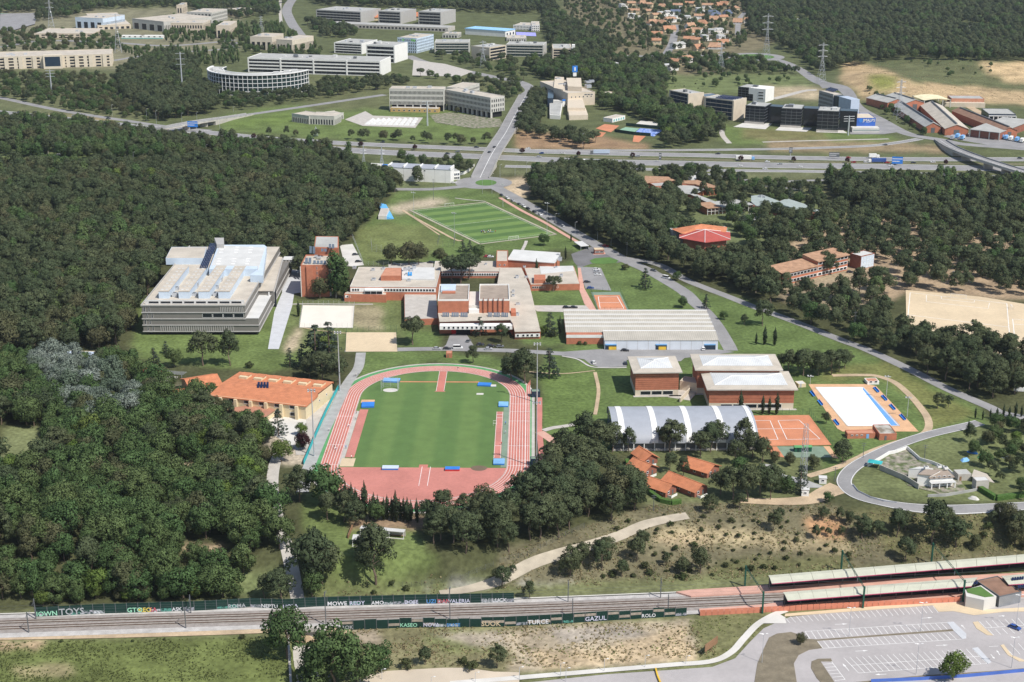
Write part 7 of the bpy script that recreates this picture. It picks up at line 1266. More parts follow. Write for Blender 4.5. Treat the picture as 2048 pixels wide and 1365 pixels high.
for lab, x, yb, yt in (('wooden utility pole with crossbars beside the right campus road',*zH(725,1312)[0],340+1095/3.879),('utility pole with crossbars beside the gate',*zG(962,655)[0],340+548/3.793),('utility pole by the road behind the grass pitch',867,400,358),('slim pole beside the dirt track bend',1726,916,886),('slim pole on the grass below the lattice mast',1669,964,934),('slim pole in the villa garden',1848,924,890),('thin pole on the slope below the cabins',1307,1022,990)):
    p = G(x, yb); h = topz(x, yt, yb); t = thing('utility_pole', lab, 'pole', tuple(p)); MB().use('metal_dark').cyl(0,0,-.4,h,.17,.11,n=6).build('pole', None, t)
    for k in range(2): MB().use('metal_dark').box(-1,1,-.06,.06,h*(.82+.12*k),h*(.82+.12*k)+.12).build('crossbar', None, t)
def sign(label, x, yb, yt, w, h, m='blue_mat', n=2):
    p = G(x, yb); H_ = topz(x, yt, yb); t = thing('road_sign', label, 'road sign', tuple(p), R(-8)); MB().use(m).box(-w/2,w/2,-.1,.05,H_-h,H_).build('panel', None, t); MB().use('frame_white').box(-w/2+.3,w/2-.3,-.13,-.1,H_-h*.35,H_-h*.25).box(-w/2+.3,w*.2,-.13,-.1,H_-h*.7,H_-h*.6).build('lettering_bar', None, t)
    for i in range(n): x_ = -w*.35+w*.7*i/max(1,n-1) if n > 1 else 0; MB().use('metal').box(x_-.15,x_+.15,.05,.35,-.3,H_-.2).build('post', None, t)
sign('blue motorway sign under the left overpass', 386, 264, 243, 10, 5.5); sign('blue motorway sign tilted over the right carriageway', 1794, 331, 314, 9, 6); sign('dark backed motorway sign left of the blue one', 1668, 318, 305, 9, 4, 'metal_dark'); sign('dark sign on a post beside the slip road', 1581, 312, 295, 3, 5, 'metal_dark', 1); sign('tall dark sign in the middle of the motorway', 1320, 325, 306, 2.2, 6, 'metal_dark', 1); sign('white hoarding at the right edge beside the campus road', 2046, 785, 775, 9, 2.2, 'white_wall')
# mesh fences as rows of posts with wires
def meshfence(label, px, h, m='metal', step=3.0):
    P = [G(*p) for p in px]; o = P[0]; t = thing('mesh_fence', label, 'fence', tuple(o)); w_ = MB().use(m)
    for a, c in zip(P, P[1:]):
        n = max(1, int((c-a).length/step)); Q = [a.lerp(c, k/n) for k in range(n+1)]
        for p in Q: p.z = gz(p.x, p.y); q = MB().use(m).cyl(p.x-o.x, p.y-o.y, p.z-o.z-.3, p.z-o.z+h, .05, n=5).build('post', None, t)
        for p, q in zip(Q, Q[1:]):
            for k in range(5): z = Vector((0,0,h*(k+.5)/5)); w_.beam(p-o+z, q-o+z, .015, n=3)
    w_.build('wire_mesh', None, t)
for lab, px, h, m in (('fence around the white beach court',zF(413,1056,815,1060,803,1237,384,1234,413,1056),3,'metal'),('green fence around the sand court',zF(745,1420,752,1268,1142,1250,1150,1410),3,'green_metal'),('green fence around the small tennis court',zG(690,928,912,926,980,1074,745,1076,690,928),2.6,'green_metal'),('fence between the practice field and the parking strip',zF(800,530,845,640,885,745,1080,752),3,'metal'),('fence around the pine wood above the railway',zN(1120,625,1260,622,1500,590,1640,570,1900,460),2.2,'metal_dark'),('fence along the path above the slope',zO(0,420,210,370,400,270,640,155),2.2,'metal_dark'),('fence around the clay courts',[(1496,830),(1619,829),(1665,892)],3,'green_metal'),('fence behind the far goal of the grass pitch',zF(1480,540,1460,600,1590,600,1600,540),4,'metal_dark'),('tall catch fence beside the round oaks',zF(945,580,950,640,1025,640),5,'metal')): meshfence(lab, px, h, m)
# ------------------------------------------------------------------ vehicles
def carmesh(col, L=4.3, W=1.78, H=1.46, van=False):
    x = L/2; b_ = MB().use(col); y = W/2
    pr = [(-x,.35),(-x,.8),(-x*.92,.92),(-x*.5,.95),(x*.42,.95),(x*.9,.8),(x,.62),(x,.35)] if not van else [(-x,.35),(-x,1.1),(x*.55,1.1),(x*.95,.85),(x,.7),(x,.35)]
    n = len(pr); b_.add([(a,-y,z) for a, z in pr]+[(a,y,z) for a, z in pr], [list(range(n)), list(range(2*n-1,n-1,-1))]+[(i,n+i,n+(i+1)%n,(i+1)%n) for i in range(n)])
    c0, c1, c2, c3 = (-x*.88,-x*.62,x*.12,x*.48) if not van else (-x*.99,-x*.95,x*.4,x*.62); zb = pr[2][1] if van else .93
    g = MB().use('glass').add([(c0,-y*.95,zb),(c3,-y*.95,zb),(c3,y*.95,zb),(c0,y*.95,zb),(c1,-y*.8,H-.08),(c2,-y*.8,H-.08),(c2,y*.8,H-.08),(c1,y*.8,H-.08)], [(0,1,5,4),(1,2,6,5),(2,3,7,6),(3,0,4,7)])
    rf = MB().use(col).add([(c1-.08,-y*.82,H-.08),(c2+.05,-y*.82,H-.08),(c2+.05,y*.82,H-.08),(c1-.08,y*.82,H-.08),(c1,-y*.7,H),(c2,-y*.7,H),(c2,y*.7,H),(c1,y*.7,H)], [(4,5,6,7),(0,1,5,4),(1,2,6,5),(2,3,7,6),(3,0,4,7)])
    return b_.mesh('car_body'), g.mesh('car_windows'), rf.mesh('car_roof')
CARC = dict(white=(.75,.75,.74), silver=(.42,.43,.45), grey=(.16,.17,.18), black=(.02,.02,.022), dark=(.04,.045,.055), red=(.4,.03,.03), blue=(.04,.09,.3))
for k, c in CARC.items(): mat('car_'+k, c, rough=.25, var=0, spec=.5)
wheel = MB().use('black').beam((0,-.11,0),(0,.11,0), .32, n=10).use('metal').beam((0,-.125,0),(0,.125,0), .18, n=8).mesh('wheel')
CM = {}
def car(label, p, rz, col, van=False, name=None, group=None):
    k = (col, van)
    if k not in CM: CM[k] = carmesh('car_'+col, *((5.2,1.95,2.2,True) if van else ()))
    t = thing(name or ('van' if van else 'car'), label, 'van' if van else 'car', (p[0], p[1], gz(p[0],p[1])+.07 if len(p) < 3 else p[2]+.07), rz, group)
    for nm, me in zip(('body','windows','roof'), CM[k]): link(bpy.data.objects.new(nm, me), t)
    L = 2.6 if van else 2.15
    for sx in (-.62,.6):
        for sy in (-1, 1): o = bpy.data.objects.new('wheel', wheel); o.location = (sx*L, sy*.82, .32); link(o, t)
for x, y, rz, c, v, lab in [
 (874,699.5,0,'silver',0,'silver car on the road above the track, leftmost'),(894,699.5,0,'dark',0,'dark car right of the leftmost silver car above the track'),(916,698,0,'white',1,'white van on the road above the track'),(937,684,70,'grey',0,'grey car parked in the entrance forecourt'),(961,691,5,'dark',0,'dark car parked beside the entrance, left of three'),(982,694,5,'dark',0,'dark car parked beside the entrance, middle of three'),(1000,695,5,'grey',0,'grey car parked beside the entrance, right of three'),(977,700,5,'silver',0,'silver car in front of the three parked entrance cars'),
 (1250,703,-5,'black',0,'black car parked left on the warehouse forecourt'),(1407,700,80,'white',0,'white car parked at the right end of the warehouse front'),(1187,727,100,'white',0,'white car alone on the lower edge of the forecourt'),(1251,729,90,'dark',0,'dark car beside the corner of the square gym'),
 (1133,617,0,'black',0,'black car left of a pair behind the warehouse'),(1148,617,0,'black',0,'black car right of a pair behind the warehouse'),(1174,566,0,'dark',0,'dark car parked in the small campus car park'),(1181,578,8,'blue',0,'bluish car at the bottom of the small campus car park'),(1193,541,0,'white',0,'white car in the small campus car park, upper one'),(1194,545.5,0,'silver',0,'silver car in the small campus car park, middle one'),(1196,551.5,0,'white',0,'white car in the small campus car park, lower one'),
 (1333,558,-40,'white',1,'white van driving on the campus road'),(1307,543,-40,'grey',0,'grey car behind the white van on the campus road'),(1211,494,-35,'red',0,'red car at the campus gate'),(711,511,20,'dark',0,'dark car in the parking strip, upper one'),(717,525,15,'black',0,'black car in the parking strip, lower one'),(974,515,0,'red',0,'red car behind the small brick block'),(981,515.5,0,'white',0,'white car behind the small brick block'),(790,531,0,'dark',0,'dark car under the round oaks'),(830,531,0,'silver',0,'silver car under the round oaks'),(862,527,0,'black',0,'black car right of the round oaks'),
 (2029,1258,-45,'blue',0,'dark blue car driving in the station car park'),(908,367,25,'white',0,'white car on the road left of the roundabout'),(1700,546,0,'dark',0,'dark car in the yard below the brick row'),(1937,566,0,'white',0,'white car under the open pines, nearest the sand field'),(1911,548,0,'silver',0,'silver car under the open pines farther back'),(1507,433,-20,'blue',0,'dark blue car by the rose covered fence'),(1122,430,-30,'white',0,'white car under the trees on the far side of the gate road')]:
    car(lab, G(x, y), R(rz), c, bool(v))
pkc = ['dark','white','silver','grey','white','black','dark','white','dark','grey','silver']
a, c_ = G(1003,392), G(1130,456)
for i, f in enumerate((.0,.1,.19,.3,.37,.44,.54,.63,.76,.87,.97)):
    p = a.lerp(c_, f); car(f"{pkc[i]} car parked along the pitch side of the gate road, {ordn(i)} from the top", p, math.atan2(c_.y-a.y, c_.x-a.x), pkc[i], group='cars parked along the gate road')
MC = [(38,226,'dark'),(69,226,'dark'),(148,233,'silver'),(158,246,'dark'),(217,238,'dark'),(623,279,'dark'),(765,286,'dark'),(683,305,'white'),(895,309,'dark'),(915,305,'grey'),(953,296,'dark'),(1056,298.5,'white'),(1083,308,'blue'),(1078,315,'silver'),(1125,308.5,'white'),(1275,314,'silver'),(1436,309,'dark'),(1392,330,'dark'),(1480,333,'white'),(1535,325,'white'),(1697,317,'red'),(1690,333,'dark'),(1707,326,'red'),(1732,326,'white'),(1775,327,'red'),(1827,327,'dark'),(1866,326,'white'),(1782,333,'white'),(1770,291,'grey'),(2040,318,'dark'),(1530,340,'white'),(1560,330,'silver'),(1600,335,'white')]
MC.sort()
for i, (x, y, c) in enumerate(MC): car(f"{c} car on the motorway, {ordn(i)} vehicle from the left", G(x, y), R(-3)+(math.pi if i % 2 else 0), c, group='cars on the motorway')
for i, (x, y, z, c) in enumerate([(979,306,6.5,'dark'),(989,296,6.5,'black')]): car(f"dark car on the wide road bridge, {'nearer' if i == 0 else 'farther'} one", G(x, y, z), R(65), c)
def truck(label, x, y, L, cab, load, rz=0, h=3.9, name='truck'):
    p = G(x, y); t = thing(name, label, 'truck', (p.x,p.y,p.z+.07), rz); MB().use(cab).box(L/2-2.3,L/2,-1.2,1.2,.5,2.9).build('cab', None, t); MB().use('glass').box(L/2-.9,L/2+.03,-1.1,1.1,1.7,2.6).build('windscreen', None, t); MB().use(load).box(-L/2,L/2-2.6,-1.25,1.25,1,h).build('trailer', None, t)
    for x_ in (-L/2+1,-L/2+2.3,L/2-3.6,L/2-1.2):
        for s in (-1, 1): o = bpy.data.objects.new('wheel', wheel); o.scale = (1.5,1.8,1.5); o.location = (x_,s*1.1,.48); link(o, t)
truck('long grey articulated truck on the motorway', 1200, 309, 17, 'metal_dark', 'blue_grey', math.pi); truck('white box truck on the far right of the motorway', 1748, 317, 9, 'white_wall', 'white_wall'); truck('truck with dark blue trailer on the motorway', 1754, 326, 15, 'white_wall', 'car_blue', math.pi); truck('blue and white tanker truck on the motorway', 1490, 321, 16, 'blue_light', 'white_wall'); truck('white car transporter on the motorway, left one', 1155, 326, 13, 'white_wall', 'metal', 0, 2.6); truck('white car transporter on the motorway, right one', 1196, 326, 13, 'white_wall', 'metal', 0, 2.6)
for i, (x, y, c) in enumerate([(1915,276,'white_wall'),(1925,279,'white_wall'),(1905,279,'blue_light'),(1994,274,'white_wall'),(2005,277,'blue_light'),(2012,279,'white_wall'),(2022,281,'blue_mat'),(2034,283,'blue_mat'),(2044,285,'white_wall')]): truck(f"lorry parked in the factory yard, {ordn(i)} from the left", x, y, 10, c, random.choice(['white_wall','blue_light','metal']), R(60))
# planted median
# ------------------------------------------------------------------ people
CL = ['white shirt and black trousers','blue shirt and black trousers','red shirt and black trousers','black shirt, running','white shirt and blue shorts, running','yellow shirt, running']
def person(i, p, label, group=None):
    t = tag(bpy.data.objects.new('person', PM[i]), label, 'person', group); t.location = (p[0], p[1], gz(p[0], p[1])+.1); t.rotation_euler = (0,0,random.uniform(0,6.28)); link(t)
for i in range(22): c = G(977, 466); person(i % 3, (c.x+random.uniform(-5,5), c.y+random.uniform(-3.5,3.5)), 'person standing in the huddle on the striped grass pitch', 'people in the huddle on the pitch')
for i, (x, y, k, lab) in enumerate([(669,898,3,'person in a black shirt running on the lower left straight'),(672,901,4,'person in white running beside the black shirted runner'),(698,855,4,'person running alone on the left straight'),(654,907,5,'person in yellow on the outer lane of the left straight'),(703,918,0,'person standing by the near sand pit'),(692,898,1,'person in blue standing on the gravel left of the long jump lane'),(712,840,0,'person sitting out beside the jump lane, upper'),(713,828,2,'person in red beside the upper jump lane'),(1011,850,1,'person in blue beside the right vault lane'),(1003,891,2,'person in red at the lower end of the right vault lane'),(658,863,0,'person walking on the green band left of the track'),(916,741,3,'person in black at the top bend of the track'),(1011,868,4,'person in white jogging on the inside of the right straight'),(712,753,0,'person by the bicycles at the upper left of the track'),(1177,501,0,'person walking near the gate kiosk')]): person(k, G(x, y), lab)
# boats, bicycles and small kit left of the track
for i, (x, y) in enumerate([(709,754),(717,751)]):
    p = G(x, y); t = thing('bicycle', f"bicycle parked at the upper left of the track, {'left' if i == 0 else 'right'} one", 'bicycle', (p.x,p.y,.06), R(20+i*30))
    for s in (-.52,.52): w_ = MB().use('black'); [w_.beam((s+.33*math.cos(a),0,.34+.33*math.sin(a)),(s+.33*math.cos(a+.52),0,.34+.33*math.sin(a+.52)), .025, n=4) for a in np.arange(0,6.2,.52)]; w_.build('wheel', None, t)
    MB().use('metal_dark').beam((-.52,0,.34),(-.1,0,.3), .03, n=4).beam((-.1,0,.3),(.4,0,.85), .03, n=4).beam((-.2,0,.85),(.4,0,.85), .03, n=4).beam((-.1,0,.3),(-.22,0,.9), .03, n=4).beam((.52,0,.34),(.38,0,.95), .03, n=4).build('frame', None, t); MB().use('black').box(-.35,-.1,-.08,.08,.9,.96).build('saddle', None, t); MB().use('black').beam((.38,-.25,.98),(.38,.25,.98), .025, n=4).build('handlebar', None, t)
# ------------------------------------------------------------------ trees
leaf_mat('leaf_pine', (.078,.108,.054), (.115,.135,.068)); leaf_mat('leaf_broad', (.078,.14,.05), (.125,.17,.065)); leaf_mat('leaf_olive', (.11,.125,.06), (.13,.13,.068)); leaf_mat('leaf_silver', (.27,.31,.27), (.13,.18,.12))
leaf_mat('leaf_cypress', (.045,.07,.036), (.06,.082,.042)); leaf_mat('leaf_fresh', (.13,.2,.045), (.14,.18,.05)); leaf_mat('leaf_cedar', (.06,.085,.06), (.075,.1,.07)); leaf_mat('leaf_plum', (.05,.018,.02), (.07,.025,.028)); leaf_mat('leaf_shrub', (.07,.095,.035), (.1,.11,.05)); leaf_mat('leaf_bare', (.2,.18,.15), (.16,.14,.12))
def cards(cent, rad, per, size, seed, flat=1.0, cdir=None, tone=(.72, 1.3), up=.15):
    """leaf clumps: cent (n,3) puff centres, rad (n,) puff radii; returns verts, quads, normals, tone"""
    r = np.random.default_rng(seed); n = len(cent); k = n*per
    d = r.normal(size=(k,3)); d[:,2] += up; d /= np.linalg.norm(d, axis=1, keepdims=True)
    c = np.repeat(cent, per, 0); ra = np.repeat(rad, per)
    p = c+d*(ra*r.uniform(.72, 1.08, k))[:,None]*np.array([1,1,flat])
    nrm = d+r.normal(size=(k,3))*.38; nrm /= np.linalg.norm(nrm, axis=1, keepdims=True)
    a = np.cross(nrm, r.normal(size=(k,3))); a /= np.linalg.norm(a, axis=1, keepdims=True); b = np.cross(nrm, a)
    s = (ra*size*r.uniform(.6, 1.25, k))[:,None]
    V = np.stack([p-a*s*.9, p-b*s*.55, p+a*s, p+b*s*.6], 1).reshape(-1,3)
    cc = cent.mean(0); o = p-cc; o /= np.linalg.norm(o, axis=1, keepdims=True)+1e-6
    sn = d*.65+o*.5; sn /= np.linalg.norm(sn, axis=1, keepdims=True)
    tn = np.repeat(r.uniform(*tone, n), per)*r.uniform(.85, 1.15, k)
    return V, np.repeat(sn, 4, 0), np.repeat(tn, 4)
def leaf_mesh(name, parts, m):
    V = np.concatenate([p[0] for p in parts]); Nn = np.concatenate([p[1] for p in parts]); T_ = np.concatenate([p[2] for p in parts])
    nq = len(V)//4; me = bpy.data.meshes.new(name); me.vertices.add(len(V)); me.vertices.foreach_set('co', V.astype(np.float32).ravel())
    me.loops.add(len(V)); me.loops.foreach_set('vertex_index', np.arange(len(V), dtype=np.int32)); me.polygons.add(nq); me.polygons.foreach_set('loop_start', (np.arange(nq)*4).astype(np.int32))
    me.update(calc_edges=True); me.polygons.foreach_set('use_smooth', np.ones(nq, bool))
    me.normals_split_custom_set_from_vertices(Nn.tolist())
    a = me.attributes.new('tone', 'FLOAT', 'POINT'); a.data.foreach_set('value', T_.astype(np.float32))
    me.materials.append(MATS[m]); return me
def shell(r, n, cz, rx, rz, lo=.45, bottom=-.55, wob=.25):
    d = r.normal(size=(n,3)); d /= np.linalg.norm(d, axis=1, keepdims=True); d[:,2] = np.where(d[:,2] < bottom, -d[:,2]*.5, d[:,2])
    az = np.arctan2(d[:,1], d[:,0]); ph = r.uniform(0, 6.28, 3)
    w = 1+wob*(np.sin(az*2+ph[0])*.5+np.sin(az*3+ph[1])*.35+np.sin(az*5+ph[2])*.25)
    k = r.uniform(lo, 1, n)**.6
    return np.stack([d[:,0]*rx*k*w, d[:,1]*rx*k*w, cz+d[:,2]*rz*k], 1)
def trunk_mesh(name, h, r, m, limbs, seed, lean=.03):
    q = np.random.default_rng(seed); mb = MB().use(m); p = Vector((0,0,-.6)); n = 4
    for i in range(n):
        e = Vector((q.normal()*lean*h, q.normal()*lean*h, h*(i+1)/n)); mb.beam(p, e, r*(1-i/n*.6), r*(1-(i+1)/n*.6), 6); p = e
        if i >= 1:
            for _ in range(limbs):
                t = q.uniform(0, 6.28); L = h*q.uniform(.18,.34); mb.beam(p, p+Vector((math.cos(t)*L, math.sin(t)*L, L*q.uniform(.4,.9))), r*.38, r*.12, 4)
    return mb.mesh(name)
PROTO = {}
def proto(kind, crowns, trunks): PROTO[kind] = (crowns, trunks)
def mk(kind, nvar, fn): 
    cs, ts = [], []
    for i in range(nvar):
        c, t = fn(i); cs.append(c); ts.append(t)
    proto(kind, cs, ts)
def f_pine(i):
    r = np.random.default_rng(100+i); tall = r.uniform(.9, 1.1); cz = 7.4*tall; rx = r.uniform(3.3, 4.3); rz = r.uniform(3.7, 4.7)
    c = shell(r, 62, cz, rx, rz, .4, -.8, .3); c[:,:2] *= np.clip(1.25-.06*(c[:,2:3]-4), .55, 1.15); rad = r.uniform(.75, 1.4, len(c))
    top = np.array([[r.normal()*.5, r.normal()*.5, cz+rz*.9]]); c = np.concatenate([c, top]); rad = np.append(rad, .9)
    return leaf_mesh('pine_crown', [cards(c, rad, 62, .28, 200+i, .85, up=.3)], 'leaf_pine'), trunk_mesh('pine_trunk', 7.5*tall, .26, 'bark', 2, 300+i, .04)
def f_stone(i):
    r = np.random.default_rng(140+i); c = shell(r, 58, 8.2, 4.9, 3.0, .4, -.45, .2); rad = r.uniform(.95, 1.5, len(c))
    return leaf_mesh('stone_pine_crown', [cards(c, rad, 64, .33, 240+i, .85, up=.3)], 'leaf_pine'), trunk_mesh('pine_trunk', 8, .3, 'bark', 3, 340+i, .03)
def f_broad(m):
    def f(i):
        r = np.random.default_rng(400+i+len(m)*7); cz = 6.2*r.uniform(.9,1.1); rx = r.uniform(3.6, 4.8); rz = r.uniform(3.6, 4.6)
        c = shell(r, 60, cz, rx, rz, .5, -.8, .3); rad = r.uniform(.85, 1.7, len(c))
        return leaf_mesh('leafy_crown', [cards(c, rad, 62, .26, 500+i, .9, tone=(.75,1.25))], m), trunk_mesh('tree_trunk', 6, .24, 'bark', 2, 600+i)
    return f
def f_cypress(i):
    r = np.random.default_rng(700+i); n = 44; z = np.linspace(.8, 11.3, n); rr = .95*np.sin(np.clip((z+.8)/12.4, 0, 1)*math.pi)**.55*r.uniform(.8, 1.15, n)*np.clip((11.9-z)/4.5, .15, 1)
    t = r.uniform(0, 6.28, n); c = np.stack([np.cos(t)*rr*.45, np.sin(t)*rr*.45, z], 1)
    return leaf_mesh('cypress_crown', [cards(c, rr*.75+.1, 40, .42, 720+i, 1.5)], 'leaf_cypress'), trunk_mesh('cypress_trunk', 3, .18, 'bark', 0, 740+i)
def f_poplar(i):
    r = np.random.default_rng(800+i); n = 44; z = np.linspace(2, 13.5, n); rr = 1.9*np.sin(np.clip((z-.8)/13.8, 0, 1)*math.pi)**.7*r.uniform(.8, 1.2, n)+.25
    t = r.uniform(0, 6.28, n); c = np.stack([np.cos(t)*rr*.55, np.sin(t)*rr*.55, z], 1)
    return leaf_mesh('poplar_crown', [cards(c, rr*.6+.25, 40, .36, 820+i, 1.3)], 'leaf_broad'), trunk_mesh('poplar_trunk', 8, .22, 'bark_pale', 1, 840+i)
def f_cedar(i):
    r = np.random.default_rng(900+i); c = []; rad = []
    for k in range(9):
        z = 2.0+k*1.25; R_ = 4.6*(1-k/9.6)
        for j in range(max(3, int(R_*2.4))):
            t = r.uniform(0, 6.28)
            for f in (.45, .85): c.append((math.cos(t)*R_*f*r.uniform(.85,1.1), math.sin(t)*R_*f, z-f*.5+r.normal()*.15)); rad.append(r.uniform(.45,.8))
    c = np.array(c); return leaf_mesh('cedar_crown', [cards(c, np.array(rad), 24, .42, 920+i, .5, up=.4)], 'leaf_cedar'), trunk_mesh('cedar_trunk', 12, .3, 'bark', 0, 940+i, .005)
def f_shrub(i):
    r = np.random.default_rng(1000+i); c = shell(r, 16, .8, 1.15, .8, .3, -.3, .3); rad = r.uniform(.35, .65, len(c))
    return leaf_mesh('shrub_leaves', [cards(c, rad, 30, .4, 1020+i, .9)], 'leaf_shrub'), trunk_mesh('shrub_stem', .7, .05, 'bark', 2, 1040+i)
def f_bare(i):
    r = np.random.default_rng(1100+i); mb = MB().use('bark_pale')
    def br(p, d, L, rad, k):
        e = p+d*L; mb.beam(p, e, rad, rad*.6, 4)
        if k:
            for _ in range(3): br(e, (d+Vector(r.normal(size=3))*.45+Vector((0,0,.12))).normalized(), L*.72, rad*.6, k-1)
    br(Vector((0,0,2.5)), Vector((0,0,1)), 2, .14, 4)
    me = mb.mesh('bare_branches'); return me, trunk_mesh('bare_trunk', 2.6, .17, 'bark_pale', 0, 1140+i, .01)
mk('pine_tree', 8, f_pine); mk('stone_pine', 5, f_stone); mk('broadleaf_tree', 8, f_broad('leaf_broad')); mk('holm_oak', 5, f_broad('leaf_olive')); mk('silver_poplar', 4, f_broad('leaf_silver')); mk('bright_tree', 4, f_broad('leaf_fresh')); mk('plum_tree', 2, f_broad('leaf_plum'))
mk('cypress_tree', 4, f_cypress); mk('poplar_tree', 4, f_poplar); mk('cedar_tree', 3, f_cedar); mk('shrub', 5, f_shrub); mk('bare_tree', 2, f_bare)
HEIGHT = dict(pine_tree=12.3, stone_pine=11.5, broadleaf_tree=10.5, holm_oak=10.5, silver_poplar=10.5, bright_tree=10.5, plum_tree=10.5, cypress_tree=12.2, poplar_tree=14.5, cedar_tree=13.5, shrub=1.9, bare_tree=8.5)
# ------------------------------------------------------------------ planting
WORD = dict(pine_tree='dark green pine', stone_pine='round topped umbrella pine', broadleaf_tree='leafy green tree', holm_oak='olive green oak', silver_poplar='silvery leaved poplar', bright_tree='bright yellow-green tree', plum_tree='dark purple leaved tree', cypress_tree='slim dark cypress', poplar_tree='upright green poplar', cedar_tree='tiered blue-green cedar', shrub='low green shrub', bare_tree='bare pale branched tree')
PLACED = []   # (kind, x, y, scale, label, group)
def plant(kind, x, yb, yt, label, group=None):
    h = topz(x, yt, yb); p = G(x, yb); PLACED.append((kind, p.x, p.y, max(.25, h/HEIGHT[kind]), label, group))
def row(kind, pts, where, dim=None):
    for i, (x, yb, yt) in enumerate(sorted(pts)):
        plant(kind, x, yb, yt, f"{WORD[kind]} {where}, {ordn(i)} from the left", f"{kind.replace('_',' ')}s {where}")
